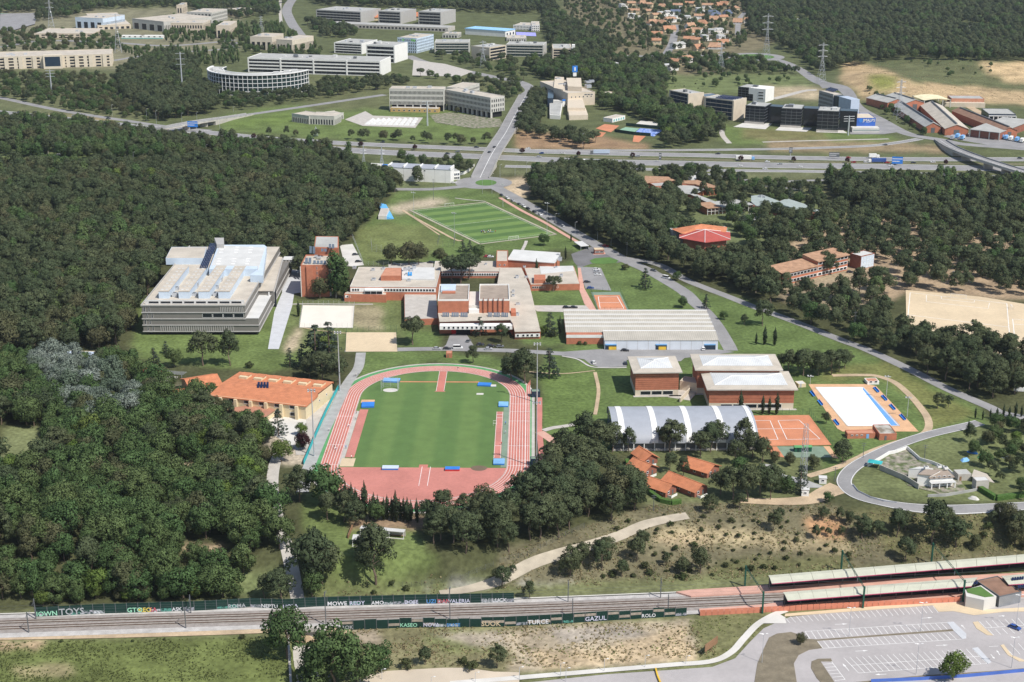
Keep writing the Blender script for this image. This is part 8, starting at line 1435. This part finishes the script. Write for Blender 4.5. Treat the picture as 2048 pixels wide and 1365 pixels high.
# single trees of the campus
for a in [
 ('stone_pine',826,690,636,'big umbrella pine on the lawn left of the brick entrance wing'),
 ('poplar_tree',672,596,500,'tall leafy tree against the right side of the brick tower'),('poplar_tree',688,598,515,'tall leafy tree right of the brick tower, nearer the long low building'),('holm_oak',640,598,556,'round dark oak in front of the brick tower'),
 ('cypress_tree',597,634,598,'slim cypress on the walkway edge beside the white court'),
 ('holm_oak',783,528,488,'round oak at the near edge of the practice field, left one'),('holm_oak',818,530,487,'round oak at the near edge of the practice field, middle one'),('holm_oak',838,530,488,'round oak at the near edge of the practice field, right one'),
 ('stone_pine',905,566,513,'umbrella pine in the campus courtyard, left of a pair'),('stone_pine',938,560,508,'umbrella pine in the campus courtyard, right of a pair'),('stone_pine',921,568,512,'umbrella pine in the campus courtyard, between the pair'),
 ('stone_pine',1107,584,552,'umbrella pine on the lawn before the right campus wing'),('cypress_tree',1073,549,514,'dark conical cypress on the flat roofed right wing'),('cypress_tree',1131,519,490,'dark conical cypress behind the right campus wing'),
 ('holm_oak',880,528,500,'dark oak by the cage at the pitch corner'),('cedar_tree',925,505,476,'small dark conifer behind the courtyard pines, left one'),('cedar_tree',940,505,478,'small dark conifer behind the courtyard pines, right one'),('broadleaf_tree',958,520,490,'pale green tree right of the courtyard pines'),
 ('cedar_tree',1290,578,532,'broad tiered cedar alone on the lawn by the campus road'),('cedar_tree',1412,618,585,'dark cedar at the bend of the campus road'),('broadleaf_tree',1365,616,592,'small leafy tree on the lawn above the long warehouse'),
 ('shrub',1251,540,528,'clipped round hedge bush on the lawn by the gate'),('broadleaf_tree',1354,562,544,'small olive tree between the two campus roads'),('broadleaf_tree',1088,492,468,'young tree on the grass below the pitch corner'),('cypress_tree',1142,484,465,'dark round bush beside the shelter by the gate'),
 ('cedar_tree',1100,672,620,'grey blue cedar at the left end of the long warehouse'),('cypress_tree',1120,668,628,'dark cypress at the left end of the long warehouse'),('bright_tree',1087,672,652,'yellow-green bush between the campus wing and the warehouse'),('shrub',1105,674,660,'round bush right of the yellow-green bush'),('shrub',1160,690,683,'ball shaped bush by the warehouse wall, left of a pair'),('shrub',1170,690,683,'ball shaped bush by the warehouse wall, right of a pair'),
 ('cedar_tree',960,672,630,'dark cedar in front of the brick entrance wing'),('pine_tree',1003,685,648,'dark pine right of the brick entrance'),('pine_tree',945,727,692,'dark round tree at the top of the running track'),
 ('pine_tree',1022,762,704,'dark pine beside the upper right bend of the track'),('pine_tree',1050,768,690,'tall dark pine beside the tall right floodlight mast'),('cedar_tree',1098,757,690,'grey green cedar on the lawn right of the track'),('pine_tree',1037,752,700,'dark pine between the track and the forecourt road'),
 ('cedar_tree',580,735,692,'blue-green cedar in the clump behind the orange school, leftmost'),('cedar_tree',605,738,682,'blue-green cedar in the clump behind the orange school, second from the left'),('cedar_tree',632,742,640,'tallest blue-green cedar behind the orange school'),('cedar_tree',660,745,633,'blue-green cedar beside the left floodlight mast'),('pine_tree',645,765,700,'dark pine between the cedars and the track'),('pine_tree',675,775,710,'dark pine at the foot of the left floodlight mast'),('pine_tree',618,757,708,'dark pine below the cedar clump'),('bright_tree',648,720,665,'bright green tree inside the cedar clump'),
 ('pine_tree',407,732,662,'big pine on the lawn before the grey roofed building, left one'),('pine_tree',461,732,664,'big pine on the lawn before the grey roofed building, right one'),('cedar_tree',332,708,680,'small dark conifer on the lawn by the grey building'),('cedar_tree',308,728,692,'small dark conifer near the canopy roof'),('broadleaf_tree',348,735,700,'bushy green tree behind the long canopy'),('shrub',498,736,724,'dark ball shaped bush on the lawn'),
 ('cedar_tree',557,872,813,'dark pointed conifer in the school yard'),('plum_tree',606,900,867,'purple leaved tree in the school garden'),('bright_tree',603,872,847,'small bright tree right of the school yard'),('broadleaf_tree',535,880,850,'green tree left of the pointed conifer'),('bright_tree',563,925,883,'yellow-green tree below the school yard'),('bright_tree',600,900,880,'small bright tree beside the purple tree'),
 ('pine_tree',1685,925,875,'lone dark pine right of the green court'),('pine_tree',1652,848,822,'dark tree between the clay court and the pool'),('holm_oak',1550,926,903,'small round tree below the green court, left of three'),('holm_oak',1580,932,905,'small round tree below the green court, middle of three'),('holm_oak',1625,940,911,'small round tree below the green court, right of three'),
 ('pine_tree',1875,818,785,'dark bush on the slope above the loop road, left one'),('pine_tree',1897,815,790,'dark bush on the slope above the loop road, right one'),
 ('cypress_tree',1480,832,776,'slim cypress before the large brick gym, leftmost of four'),('cypress_tree',1525,830,785,'slim cypress before the large brick gym, second of four'),('cypress_tree',1538,830,790,'slim cypress before the large brick gym, third of four'),('cypress_tree',1553,830,780,'slim cypress before the large brick gym, rightmost of four'),
 ('cypress_tree',1936,865,837,'lone cypress beside the end of the loop road'),('cedar_tree',1600,985,925,'blue-green conifer beside the lattice mast'),('broadleaf_tree',1572,985,950,'bright green tree below the lattice mast'),('pine_tree',1545,985,930,'dark pine left of the lattice mast'),
 ('cypress_tree',1512,690,662,'conical tree on the lawn right of the warehouse, left of three'),('cypress_tree',1529,690,648,'conical tree on the lawn right of the warehouse, middle of three'),('cypress_tree',1549,692,650,'conical tree on the lawn right of the warehouse, right of three'),('broadleaf_tree',1448,640,624,'small tree on the lawn beside the road bend'),('pine_tree',1488,650,628,'dark round tree on the lawn beyond the warehouse'),('pine_tree',1525,652,600,'tall pine at the edge of the lawn by the road'),
 ('pine_tree',752,1168,1052,'large pine on the near lawn below the white shelters'),('pine_tree',728,1110,1062,'pine left of the small shelters'),('pine_tree',628,1185,1046,'large dark pine beside the sunken lane'),('pine_tree',645,1170,1075,'dark pine right of the sunken lane'),('broadleaf_tree',625,1198,1140,'bright leafy tree where the lane meets the railway fence'),('pine_tree',560,1205,1135,'spreading pine left of the lane by the railway fence'),('pine_tree',530,1200,1150,'dark pine behind the railway fence left of the lane'),
 ('broadleaf_tree',755,1042,1003,'bright green tree before the cypress row'),('broadleaf_tree',648,1010,935,'leafy tree at the lower left bend of the track'),('pine_tree',600,1005,930,'broad pine beside the lane below the school'),('pine_tree',655,1040,985,'pine left of the cypress row'),('pine_tree',688,1045,985,'pine at the left end of the cypress row'),('pine_tree',712,1050,995,'broad pine before the cypress row'),
 ('broadleaf_tree',575,1318,1222,'leafy tree left of the underpass in the foreground'),('broadleaf_tree',668,1375,1262,'large leafy tree right of the underpass in the foreground'),('broadleaf_tree',715,1372,1285,'leafy tree right of the largest foreground tree'),('broadleaf_tree',760,1342,1290,'slim leafy tree on the rough ground before the fence'),('broadleaf_tree',640,1390,1300,'leafy tree at the bottom edge beside the underpass wall'),
 ('pine_tree',850,1330,1290,'small dark pine on the rough ground, left one'),('shrub',812,1338,1318,'dark shrub on the rough ground left of the small pine'),('pine_tree',995,1336,1288,'small dark pine on the rough ground, right one'),('shrub',945,1340,1322,'green shrub between the two small pines'),('shrub',925,1328,1315,'pale shrub between the two small pines'),
 ('bright_tree',1905,1362,1305,'round bright green tree in the station car park'),('holm_oak',1602,1290,1268,'small round bush on the brown island of the car park'),
 ]: plant(*a)
row('cypress_tree', [(664,1010,945),(672,1012,950),(684,1020,968),(692,1026,955),(698,1026,965),(704,1030,960),(712,1030,970),(720,1034,985),(730,1036,955),(741,1040,990),(748,1038,980),(756,1040,985),(768,1042,990),(775,1040,985),(784,1042,990),(792,1044,975),(800,1042,992),(808,1044,990),(815,1046,990),(822,1044,995),(834,1046,992)], 'in the row below the track')
row('pine_tree', [(1562,740,706),(1578,748,700),(1596,740,703),(1606,752,698),(1622,742,703),(1636,752,700),(1650,742,702),(1662,750,700),(1678,745,696),(1690,738,700)], 'in the clump right of the brick gyms')
row('pine_tree', [(1140,1152,1088),(1165,1128,1080),(1203,1141,1080),(1215,1122,1072),(1274,1123,1072),(1283,1100,1060),(1332,1132,1105),(1364,1147,1112),(1400,1147,1088),(1244,1155,1120),(1058,1198,1163),(1005,1175,1130),(1026,1148,1130)], 'on the scrub slope above the railway')
row('pine_tree', [(1548,1062,1020),(1560,1040,1015),(1646,1042,1012),(1680,1044,1016),(1631,1080,1050),(1656,1074,1055),(1682,1070,1050),(1724,1079,1028),(1752,1080,1040),(1793,1074,1018),(1810,1062,1020),(1865,1090,1005),(1912,1095,1030),(1890,1060,1010),(1811,1123,1076),(2040,1080,1020),(1985,1050,1022),(1700,1050,1020)], 'on the slope below the loop road')
row('pine_tree', [(1170,905,825),(1195,915,840),(1225,905,845),(1258,905,858),(1340,905,838),(1330,900,845),(1420,905,845),(1400,915,860),(1432,900,838),(1485,910,840),(1470,930,880),(1505,915,862),(1525,925,870),(1290,890,862)], 'in front of the barrel vaulted hall')
row('pine_tree', [(1185,945,880),(1215,960,905),(1240,985,930),(1270,1000,935),(1340,945,905),(1365,955,915),(1440,990,935),(1465,1000,935),(1495,1005,930),(1520,990,925),(1540,1000,950),(1420,1025,985),(1480,1020,985)], 'around the orange roofed cabins')
row('broadleaf_tree', [(1560,985,957),(1480,955,915),(1655,1005,985)], 'beside the dirt track')
row('cypress_tree', [(1950,838,812),(1965,840,818),(1980,838,815),(1993,840,812),(2006,838,805),(2018,836,810),(2030,836,800),(2042,834,808),(2056,834,806)], 'in the hedge row right of the loop road')
row('plum_tree', [(508,279,268),(615,289,278),(722,295,284),(830,301,290),(1045,308,297),(1157,314,303),(1265,317,306),(1481,323,312),(1587,325,314),(1694,327,316),(1791,329,318),(1891,331,320)], 'along the motorway median')
for q in ([(890,30),(1085,30),(1090,112),(960,112)],[(1340,500),(1490,500),(1485,532),(1345,527)],[(1540,572),(1700,545),(1790,535),(1790,560),(1625,600)],[(1590,30),(1625,40),(1620,50),(1585,45)],[(1920,50),(1980,52),(1990,64),(1910,66)],[(620,15),(890,20),(900,62),(700,62),(620,45)]): excl([G(*p) for p in q])
# woods: pixel outline of the ground, spacing in metres, kinds, size range, where
ZONES = [
 ([(1445,425),(1500,440),(1560,425),(1620,440),(1570,490),(1500,500),(1470,470)], 10, dict(pine_tree=.6,cedar_tree=.15,broadleaf_tree=.25), (.8,1.25), 'between the hexagonal roof and the green roofs'),
 ([(1290,400),(1330,395),(1400,425),(1380,440),(1310,440)], 10, dict(pine_tree=.9,cedar_tree=.1), (.9,1.3), 'behind the hexagonal roof'),
 ([(1300,145),(1560,150),(1600,165),(1480,180),(1330,178)], 20, dict(broadleaf_tree=.5,shrub=.5), (.4,.8), 'on the meadow behind the right offices'),
 ([(1192,160),(1260,180),(1330,190),(1320,225),(1240,222),(1200,222)], 10.5, dict(broadleaf_tree=.7,pine_tree=.3), (.8,1.25), 'right of the beige clinic'),
 ([(880,208),(1000,222),(1000,248),(880,240)], 12, dict(shrub=.4,holm_oak=.6), (.3,.55), 'in the garden of the curved office'),
 ([(60,730),(170,735),(285,800),(285,850),(190,868),(130,830),(70,770)], 7.5, dict(silver_poplar=.6,broadleaf_tree=.22,holm_oak=.18), (.7,1.3), 'in the silvery clump left of the orange school'),
 ([(-140,350),(420,338),(700,352),(805,378),(768,408),(715,465),(692,500),(640,560),(560,560),(330,530),(280,640),(250,690),(120,712),(-140,745)], 8.0, dict(pine_tree=.68,broadleaf_tree=.13,holm_oak=.14,poplar_tree=.03,bright_tree=.015,bare_tree=.005), (.95,1.55), 'in the wood behind the grey roofed building'),
 ([(-140,745),(100,725),(250,735),(350,790),(440,810),(520,860),(545,900),(540,990),(556,1060),(575,1130),(585,1188),(480,1195),(70,1214),(-140,1222)], 7.4, dict(broadleaf_tree=.66,holm_oak=.15,pine_tree=.14,bright_tree=.05), (.75,1.4), 'in the wood left of the sunken lane'),
 ([(840,1062),(935,1030),(1000,1030),(1075,985),(1100,930),(1160,910),(1180,960),(1230,1000),(1300,1010),(1250,1032),(1150,1072),(1050,1105),(900,1135),(830,1128)], 8.2, dict(pine_tree=.97,holm_oak=.03), (1.0,1.5), 'in the pine wood below the running track'),
 ([(1058,378),(1110,352),(1240,352),(1270,385),(1330,440),(1370,480),(1480,500),(1530,560),(1560,628),(1500,602),(1440,572),(1350,558),(1290,522),(1200,484),(1130,445),(1080,415)], 8.2, dict(pine_tree=.86,stone_pine=.08,broadleaf_tree=.06), (1.0,1.5), 'in the wood right of the campus road'),
 ([(1290,345),(1480,352),(1510,375),(1640,385),(1680,440),(1600,440),(1480,420),(1380,400)], 9, dict(pine_tree=.75,cedar_tree=.1,broadleaf_tree=.15), (.7,1.0), 'among the brick school buildings'),
 ([(1640,368),(1800,372),(2180,385),(2180,455),(2000,470),(1850,450),(1700,425)], 8, dict(pine_tree=.75,holm_oak=.1,poplar_tree=.15), (1.0,1.4), 'in the wood below the motorway on the right'),
 ([(1560,450),(1700,430),(1850,450),(2000,470),(2180,480),(2180,600),(1990,602),(1820,582),(1760,600),(1800,640),(1815,690),(1840,735),(1720,690),(1600,645),(1560,620),(1520,570)], 11.5, dict(pine_tree=.93,broadleaf_tree=.07), (.95,1.3), 'in the open pine wood by the sand field'),
 ([(1810,690),(1900,700),(2180,700),(2180,770),(1980,800),(1900,775),(1830,745)], 8.5, dict(pine_tree=.85,holm_oak=.15), (1.0,1.4), 'in the wood below the sand field'),
 ([(1900,880),(1980,850),(2180,845),(2180,1000),(2000,1000),(1960,930)], 8.5, dict(broadleaf_tree=.4,holm_oak=.35,bright_tree=.1,pine_tree=.15), (.4,.8), 'in the gardens behind the white house'),
 ([(1700,1022),(2180,1022),(2180,1100),(1800,1120)], 7, dict(shrub=.7,holm_oak=.3), (.4,1.3), 'on the slope above the station'),
 ([(1000,1120),(1300,1030),(1640,1015),(1700,1060),(1700,1130),(1300,1165),(1010,1185)], 5.5, dict(shrub=1), (.35,1.0), 'on the scrub slope above the railway'),
 ([(640,1262),(850,1262),(1010,1320),(1000,1345),(760,1345)], 6, dict(shrub=1), (.5,1.2), 'on the rough ground before the railway fence'),
 ([(700,1172),(1000,1162),(990,1186),(700,1196)], 4, dict(shrub=1), (.8,1.4), 'behind the railway fence'),
 ([(60,1216),(600,1196),(590,1165),(300,1172),(60,1192)], 6, dict(broadleaf_tree=.5,bright_tree=.3,holm_oak=.2), (.35,.7), 'along the left end of the railway fence'),
 ([(-60,1288),(540,1272),(540,1279),(-60,1296)], 6, dict(shrub=1), (.4,.8), 'along the track beside the railway'),
 ([(0,235),(140,255),(240,268),(320,285),(480,292),(560,297),(660,310),(720,322),(700,340),(420,330),(200,322),(100,320),(0,315)], 8.5, dict(broadleaf_tree=.4,pine_tree=.4,poplar_tree=.12,holm_oak=.08), (.8,1.35), 'between the motorway and the service road'),
 ([(800,325),(960,330),(950,345),(880,372),(800,372)], 13, dict(pine_tree=.5,broadleaf_tree=.5), (.7,1.1), 'around the white sheds by the motorway'),
 ([(1050,345),(1300,348),(1500,352),(1480,360),(1200,358),(1050,352)], 11, dict(pine_tree=.4,broadleaf_tree=.4,shrub=.2), (.6,1.0), 'along the near verge of the motorway'),
 ([(240,150),(330,115),(395,130),(400,170),(430,200),(440,225),(330,245),(240,200)], 9, dict(pine_tree=.75,stone_pine=.15,broadleaf_tree=.1), (1.0,1.4), 'in the wood left of the round glass office'),
 ([(-60,150),(230,155),(250,205),(320,245),(200,235),(100,215),(-60,192)], 11, dict(broadleaf_tree=.5,holm_oak=.3,pine_tree=.2), (.5,.95), 'on the rough ground above the motorway on the left'),
 ([(440,195),(620,170),(800,160),(820,172),(700,190),(600,205),(450,225)], 9.5, dict(pine_tree=.55,broadleaf_tree=.25,stone_pine=.2), (.6,.9), 'below the round glass office'),
 ([(440,266),(980,288),(980,295),(620,278),(440,270)], 13, dict(pine_tree=.6,holm_oak=.4), (.5,1.0), 'along the far verge of the motorway'),
 ([(1050,190),(1090,190),(1080,270),(1200,282),(1170,300),(1060,275),(1035,268)], 8.5, dict(stone_pine=.5,pine_tree=.5), (.8,1.05), 'around the beige clinic'),
 ([(1040,130),(1180,130),(1330,140),(1330,215),(1450,250),(1440,285),(1330,300),(1320,250),(1240,225),(1200,175),(1080,160)], 10, dict(broadleaf_tree=.62,pine_tree=.33,bright_tree=.05), (.9,1.4), 'between the beige clinic and the right offices'),
 ([(600,-10),(640,0),(880,8),(1000,-30),(1080,-30),(1120,40),(1240,100),(1190,135),(1100,120),(1090,60),(1000,30),(880,20),(640,12)], 12, dict(pine_tree=.75,broadleaf_tree=.25), (1.0,1.45), 'on the hill behind the top offices'),
 ([(-150,-60),(600,-60),(560,30),(480,40),(350,15),(200,20),(100,45),(-150,25)], 12, dict(pine_tree=.6,broadleaf_tree=.4), (.9,1.3), 'on the hill at the top left'),
 ([(1480,-60),(2250,-60),(2250,125),(1960,125),(1800,120),(1700,135),(1640,150),(1590,110),(1500,70)], 12, dict(pine_tree=.8,broadleaf_tree=.2), (1.0,1.5), 'on the wooded hill at the top right'),
 ([(1090,-60),(1490,-60),(1500,70),(1480,100),(1350,105),(1180,100)], 15.5, dict(pine_tree=.45,broadleaf_tree=.5,cypress_tree=.05), (.5,.95), 'between the villas at the top'),
 ([(1180,115),(1500,118),(1600,150),(1400,150),(1250,140)], 11, dict(broadleaf_tree=.65,pine_tree=.35), (.55,1.1), 'in the allotments below the villas'),
 ([(1720,185),(1760,200),(1820,250),(1900,285),(1860,280),(1790,255)], 11, dict(broadleaf_tree=.5,shrub=.5), (.4,.8), 'along the road beside the brick factory'),
 ([(1810,130),(1980,130),(2000,165),(1880,160)], 16, dict(shrub=.4,broadleaf_tree=.6), (.3,.7), 'on the scrubby mound'),
 ([(440,55),(560,50),(600,80),(660,110),(600,120),(500,108),(440,110)], 15, dict(poplar_tree=.4,broadleaf_tree=.4,pine_tree=.2), (.6,1.0), 'around the cream towers'),
 ([(605,42),(640,48),(720,66),(700,78),(640,76)], 12, dict(stone_pine=.4,pine_tree=.4,broadleaf_tree=.2), (.8,1.2), 'below the hill offices'),
 ([(860,112),(1000,115),(1050,140),(1040,160),(930,135)], 15, dict(broadleaf_tree=.5,stone_pine=.5), (.6,1.0), 'around the banded offices'),
 ([(810,150),(1000,165),(1060,160),(1045,205),(1010,205),(900,165)], 14, dict(stone_pine=.4,broadleaf_tree=.4,pine_tree=.2), (.6,1.0), 'behind the curved precast office'),
 ([(1640,70),(1700,70),(1720,120),(1650,140)], 14, dict(pine_tree=.6,broadleaf_tree=.4), (.7,1.2), 'in the glade on the right hill'),
 ([(330,40),(480,55),(470,85),(330,90)], 14, dict(poplar_tree=.4,broadleaf_tree=.6), (.6,1), 'around the top left school'),
 ([(0,60),(240,70),(235,105),(0,105)], 16, dict(broadleaf_tree=.6,holm_oak=.4), (.6,1), 'between the school and the hotel'),
 ([(230,95),(330,105),(480,110),(480,130),(300,140)], 12, dict(poplar_tree=.7,broadleaf_tree=.3), (.5,.9), 'beside the cream hotel'),
]
pts_by = {}
CLEAR = [[(60,730),(170,735),(285,800),(285,850),(190,868),(130,830),(70,770)],[(-20,858),(60,852),(105,885),(95,945),(-20,935)],[(325,920),(405,925),(395,968),(335,955)],[(360,1085),(445,1085),(435,1125),(365,1122)],[(480,1150),(560,1140),(565,1188),(470,1192)]]
for poly, sp, mix, (s0, s1), where in ZONES:
    W = np.array([onz(a, b, 0 if b < 1005 else (LOW if b > 1190 else float(G(a, b).z))) if b > 20 else G(a, b)[:2] for a, b in poly])
    if poly[0][1] <= 60: W = np.array([G(a, max(b, -60))[:2] for a, b in poly])
    x0, y0 = W.min(0); x1, y1 = W.max(0); gx = np.arange(x0, x1, sp); gy = np.arange(y0, y1, sp)
    A, B_ = np.meshgrid(gx, gy); P = np.stack([A.ravel(), B_.ravel()], 1); P[:,0] += ((np.arange(len(gy)) % 2)*sp/2).repeat(len(gx))
    P += rng.uniform(-.42, .42, P.shape)*sp; P = P[inpoly(P, W)]
    for e in EXCL:
        if len(P) == 0: break
        a, b = e.min(0), e.max(0); m = (P[:,0] > a[0]) & (P[:,0] < b[0]) & (P[:,1] > a[1]) & (P[:,1] < b[1])
        if m.any(): k = np.zeros(len(P), bool); k[m] = inpoly(P[m], e); P = P[~k]
    if 'silvery' in where:
        for q in CLEAR: excl([G(*p) for p in q])
    near = np.array([(p[1], p[2]) for p in PLACED])
    ks = list(mix); pr = np.array([mix[k] for k in ks], float); pr /= pr.sum()
    for x, y in P:
        u, v = proj(x, y, gz(x, y))
        if u < -110 or u > 2160 or v > 1480 or v < -70: continue
        if 440 < y < 900 and np.min((near[:,0]-x)**2+(near[:,1]-y)**2) < 9: continue
        g = math.sin(x*.045+math.sin(y*.021)*2)+math.sin(y*.038+x*.012); q = pr*np.where(np.arange(len(ks)) == 0, 1, 3.2 if g > .75 else (.45 if g < 0 else 1)); k = ks[rng.choice(len(ks), p=q/q.sum())]; s = rng.uniform(s0, s1)*(1 if rng.random() > .12 else 1.15)
        if k == 'shrub':
            if g < -.15+rng.normal()*.3: continue
            s *= rng.uniform(.6, 1.5)
        pts_by.setdefault(k, []).append((x, y, s, where))
def put(kind, x, y, s, label, group, i):
    cs, ts = PROTO[kind]; v = i % len(cs); z = gz(x, y)
    e = bpy.data.objects.new(kind, None); e.location = (x, y, z); e.rotation_euler = (0, 0, rng.uniform(0, 6.28)); q = rng.uniform(.9, 1.12); e.scale = (s*q, s*q, s)
    COL.objects.link(e); tag(e, label, 'shrub' if kind == 'shrub' else 'tree', group)
    for nm, me in (('trunk', ts[v]), ('crown', cs[v])):
        o = bpy.data.objects.new(nm, me); o.parent = e; COL.objects.link(o)
        if nm == 'crown' and v not in CROWN.setdefault(kind, {}): CROWN[kind][v] = o
CROWN = {}
cnt = {}
for kind, x, y, s, lab, grp in PLACED:
    put(kind, x, y, s, lab, grp, cnt.get(kind, 0)); cnt[kind] = cnt.get(kind, 0)+1
REST = {}
for kind, L in pts_by.items():
    L.sort(key=lambda t: -t[2]/math.hypot(t[1], HC)); n = max(0, 290-cnt.get(kind, 0)); c0 = cnt.get(kind, 0)
    for i, (x, y, s, w) in enumerate(L[:n]): put(kind, x, y, s, f"{WORD[kind]} {w}", f"{kind.replace('_',' ')}s {w}", c0+i)
    if L[n:]: REST[kind] = L[n:]
def scatter(name, kind, L):
    me = bpy.data.meshes.new(name); V = np.array([(x, y, gz(x, y)) for x, y, s, w in L], np.float32); me.vertices.add(len(V)); me.vertices.foreach_set('co', V.ravel())
    for nm, tp, val in (('sc','FLOAT',np.array([t[2] for t in L])), ('rz','FLOAT',rng.uniform(0,6.28,len(L))), ('vi','INT',rng.integers(0,len(CROWN[kind]),len(L)))):
        a = me.attributes.new(nm, tp, 'POINT'); a.data.foreach_set('value', val.astype(np.float32 if tp == 'FLOAT' else np.int32))
    o = bpy.data.objects.new(name, me); COL.objects.link(o); tag(o, kind='stuff')
    ng = bpy.data.node_groups.new(name, 'GeometryNodeTree'); ng.interface.new_socket('Geometry', in_out='INPUT', socket_type='NodeSocketGeometry'); ng.interface.new_socket('Geometry', in_out='OUTPUT', socket_type='NodeSocketGeometry')
    N, K = ng.nodes, ng.links; gi = N.new('NodeGroupInput'); go = N.new('NodeGroupOutput'); ip = N.new('GeometryNodeInstanceOnPoints'); gj = N.new('GeometryNodeJoinGeometry')
    for v in sorted(CROWN[kind], reverse=True):
        oi = N.new('GeometryNodeObjectInfo'); oi.inputs['Object'].default_value = CROWN[kind][v]; oi.transform_space = 'ORIGINAL'; oi.inputs['As Instance'].default_value = True; K.new(oi.outputs['Geometry'], gj.inputs[0])
    def at(nm, tp):
        n = N.new('GeometryNodeInputNamedAttribute'); n.data_type = tp; n.inputs['Name'].default_value = nm; return n.outputs['Attribute']
    cx = N.new('ShaderNodeCombineXYZ'); K.new(at('rz','FLOAT'), cx.inputs[2]); K.new(gi.outputs[0], ip.inputs['Points']); K.new(gj.outputs[0], ip.inputs['Instance']); ip.inputs['Pick Instance'].default_value = True
    K.new(at('vi','INT'), ip.inputs['Instance Index']); K.new(cx.outputs[0], ip.inputs['Rotation']); K.new(at('sc','FLOAT'), ip.inputs['Scale']); K.new(ip.outputs[0], go.inputs[0])
    o.modifiers.new('scatter', 'NODES').node_group = ng
    return o
STUFFN = dict(pine_tree='pine_wood', stone_pine='umbrella_pine_wood', broadleaf_tree='broadleaf_wood', holm_oak='oak_wood', poplar_tree='poplar_wood', shrub='scrub', silver_poplar='silver_poplar_wood', bright_tree='young_wood', cypress_tree='cypress_wood', cedar_tree='cedar_wood', bare_tree='bare_wood')
STUFFL = dict(pine_tree='mass of dark pines filling the woods and far hills', broadleaf_tree='mass of leafy green trees filling the woods', holm_oak='mass of olive green oaks in the woods', shrub='low scrub covering the slopes')
for kind, L in REST.items():
    o = scatter(STUFFN[kind], kind, L); tag(o, STUFFL.get(kind, f"more {WORD[kind]}s spread through the woods"), 'woodland')
print('TREES', {k: len(v) for k, v in pts_by.items()}, 'rest', {k: len(v) for k, v in REST.items()})

# rough grass: tufts over the meadows and slopes
def grass(name, label, polys, n, m, s0, s1):
    c = []
    for k, poly in enumerate(polys):
        W = np.array([G(a, b)[:2] for a, b in poly]); P = rng.uniform(W.min(0), W.max(0), (n[k], 2)); P = P[inpoly(P, W)]; P = P[np.sin(P[:,0]*.21+np.sin(P[:,1]*.13)*2)+np.sin(P[:,1]*.33)*.8+rng.normal(size=len(P))*.8 > -.2]
        for e in EXCL:
            if len(P): P = P[~inpoly(P, e)]
        c.append(np.column_stack([P, hgt(P[:,0], P[:,1])+.1]))
    c = np.concatenate(c); o = link(bpy.data.objects.new(name, leaf_mesh(name, [cards(c, rng.uniform(s0, s1, len(c)), 7, .75, 77, .6, tone=(.6,1.4), up=.6)], m))); tag(o, label, 'grass', None, 'stuff')
leaf_mat('leaf_dry', (.36,.3,.17), (.36,.3,.17)); leaf_mat('leaf_meadow', (.19,.22,.08), (.19,.22,.08))
SLOPE = [(1000,1115),(1150,1060),(1300,1012),(1640,1002),(1700,1022),(2150,1022),(2150,1110),(1540,1155),(1000,1182)]; ROUGH = [(640,1252),(1380,1245),(1440,1310),(1000,1345),(700,1345)]; FIELD = [(-60,1285),(560,1275),(600,1300),(595,1380),(-60,1380)]; VERGE = [(600,1165),(1000,1155),(1000,1185),(600,1198)]
grass('dry_grass', 'dry tufted grass covering the slope and rough ground', [SLOPE, ROUGH, VERGE, [(1690,125),(2120,130),(2120,205),(1760,195)]], [9000, 3500, 500, 5000], 'leaf_dry', .2, .55); grass('meadow_grass', 'green tufted grass in the foreground field and slope', [FIELD, SLOPE, ROUGH, [(1380,1240),(1560,1222),(1540,1250),(1470,1310),(1400,1325)], [(0,850),(110,850),(110,940),(0,940)]], [7000, 6000, 1600, 700, 500], 'leaf_meadow', .15, .42)
# ------------------------------------------------------------------ haze
hz_ = MB().box(-6500,6500,-400,9600,-17,263).build('haze'); vm = bpy.data.materials.new('haze'); vm.use_nodes = True; vt = vm.node_tree; vt.nodes.clear(); vo = vt.nodes.new('ShaderNodeOutputMaterial'); pv = vt.nodes.new('ShaderNodeVolumePrincipled'); pv.inputs['Color'].default_value = (.8,.88,1,1); pv.inputs['Density'].default_value = .000035; pv.inputs['Anisotropy'].default_value = .2; vt.links.new(pv.outputs[0], vo.inputs['Volume']); hz_.data.materials.append(vm); tag(hz_, kind='stuff')
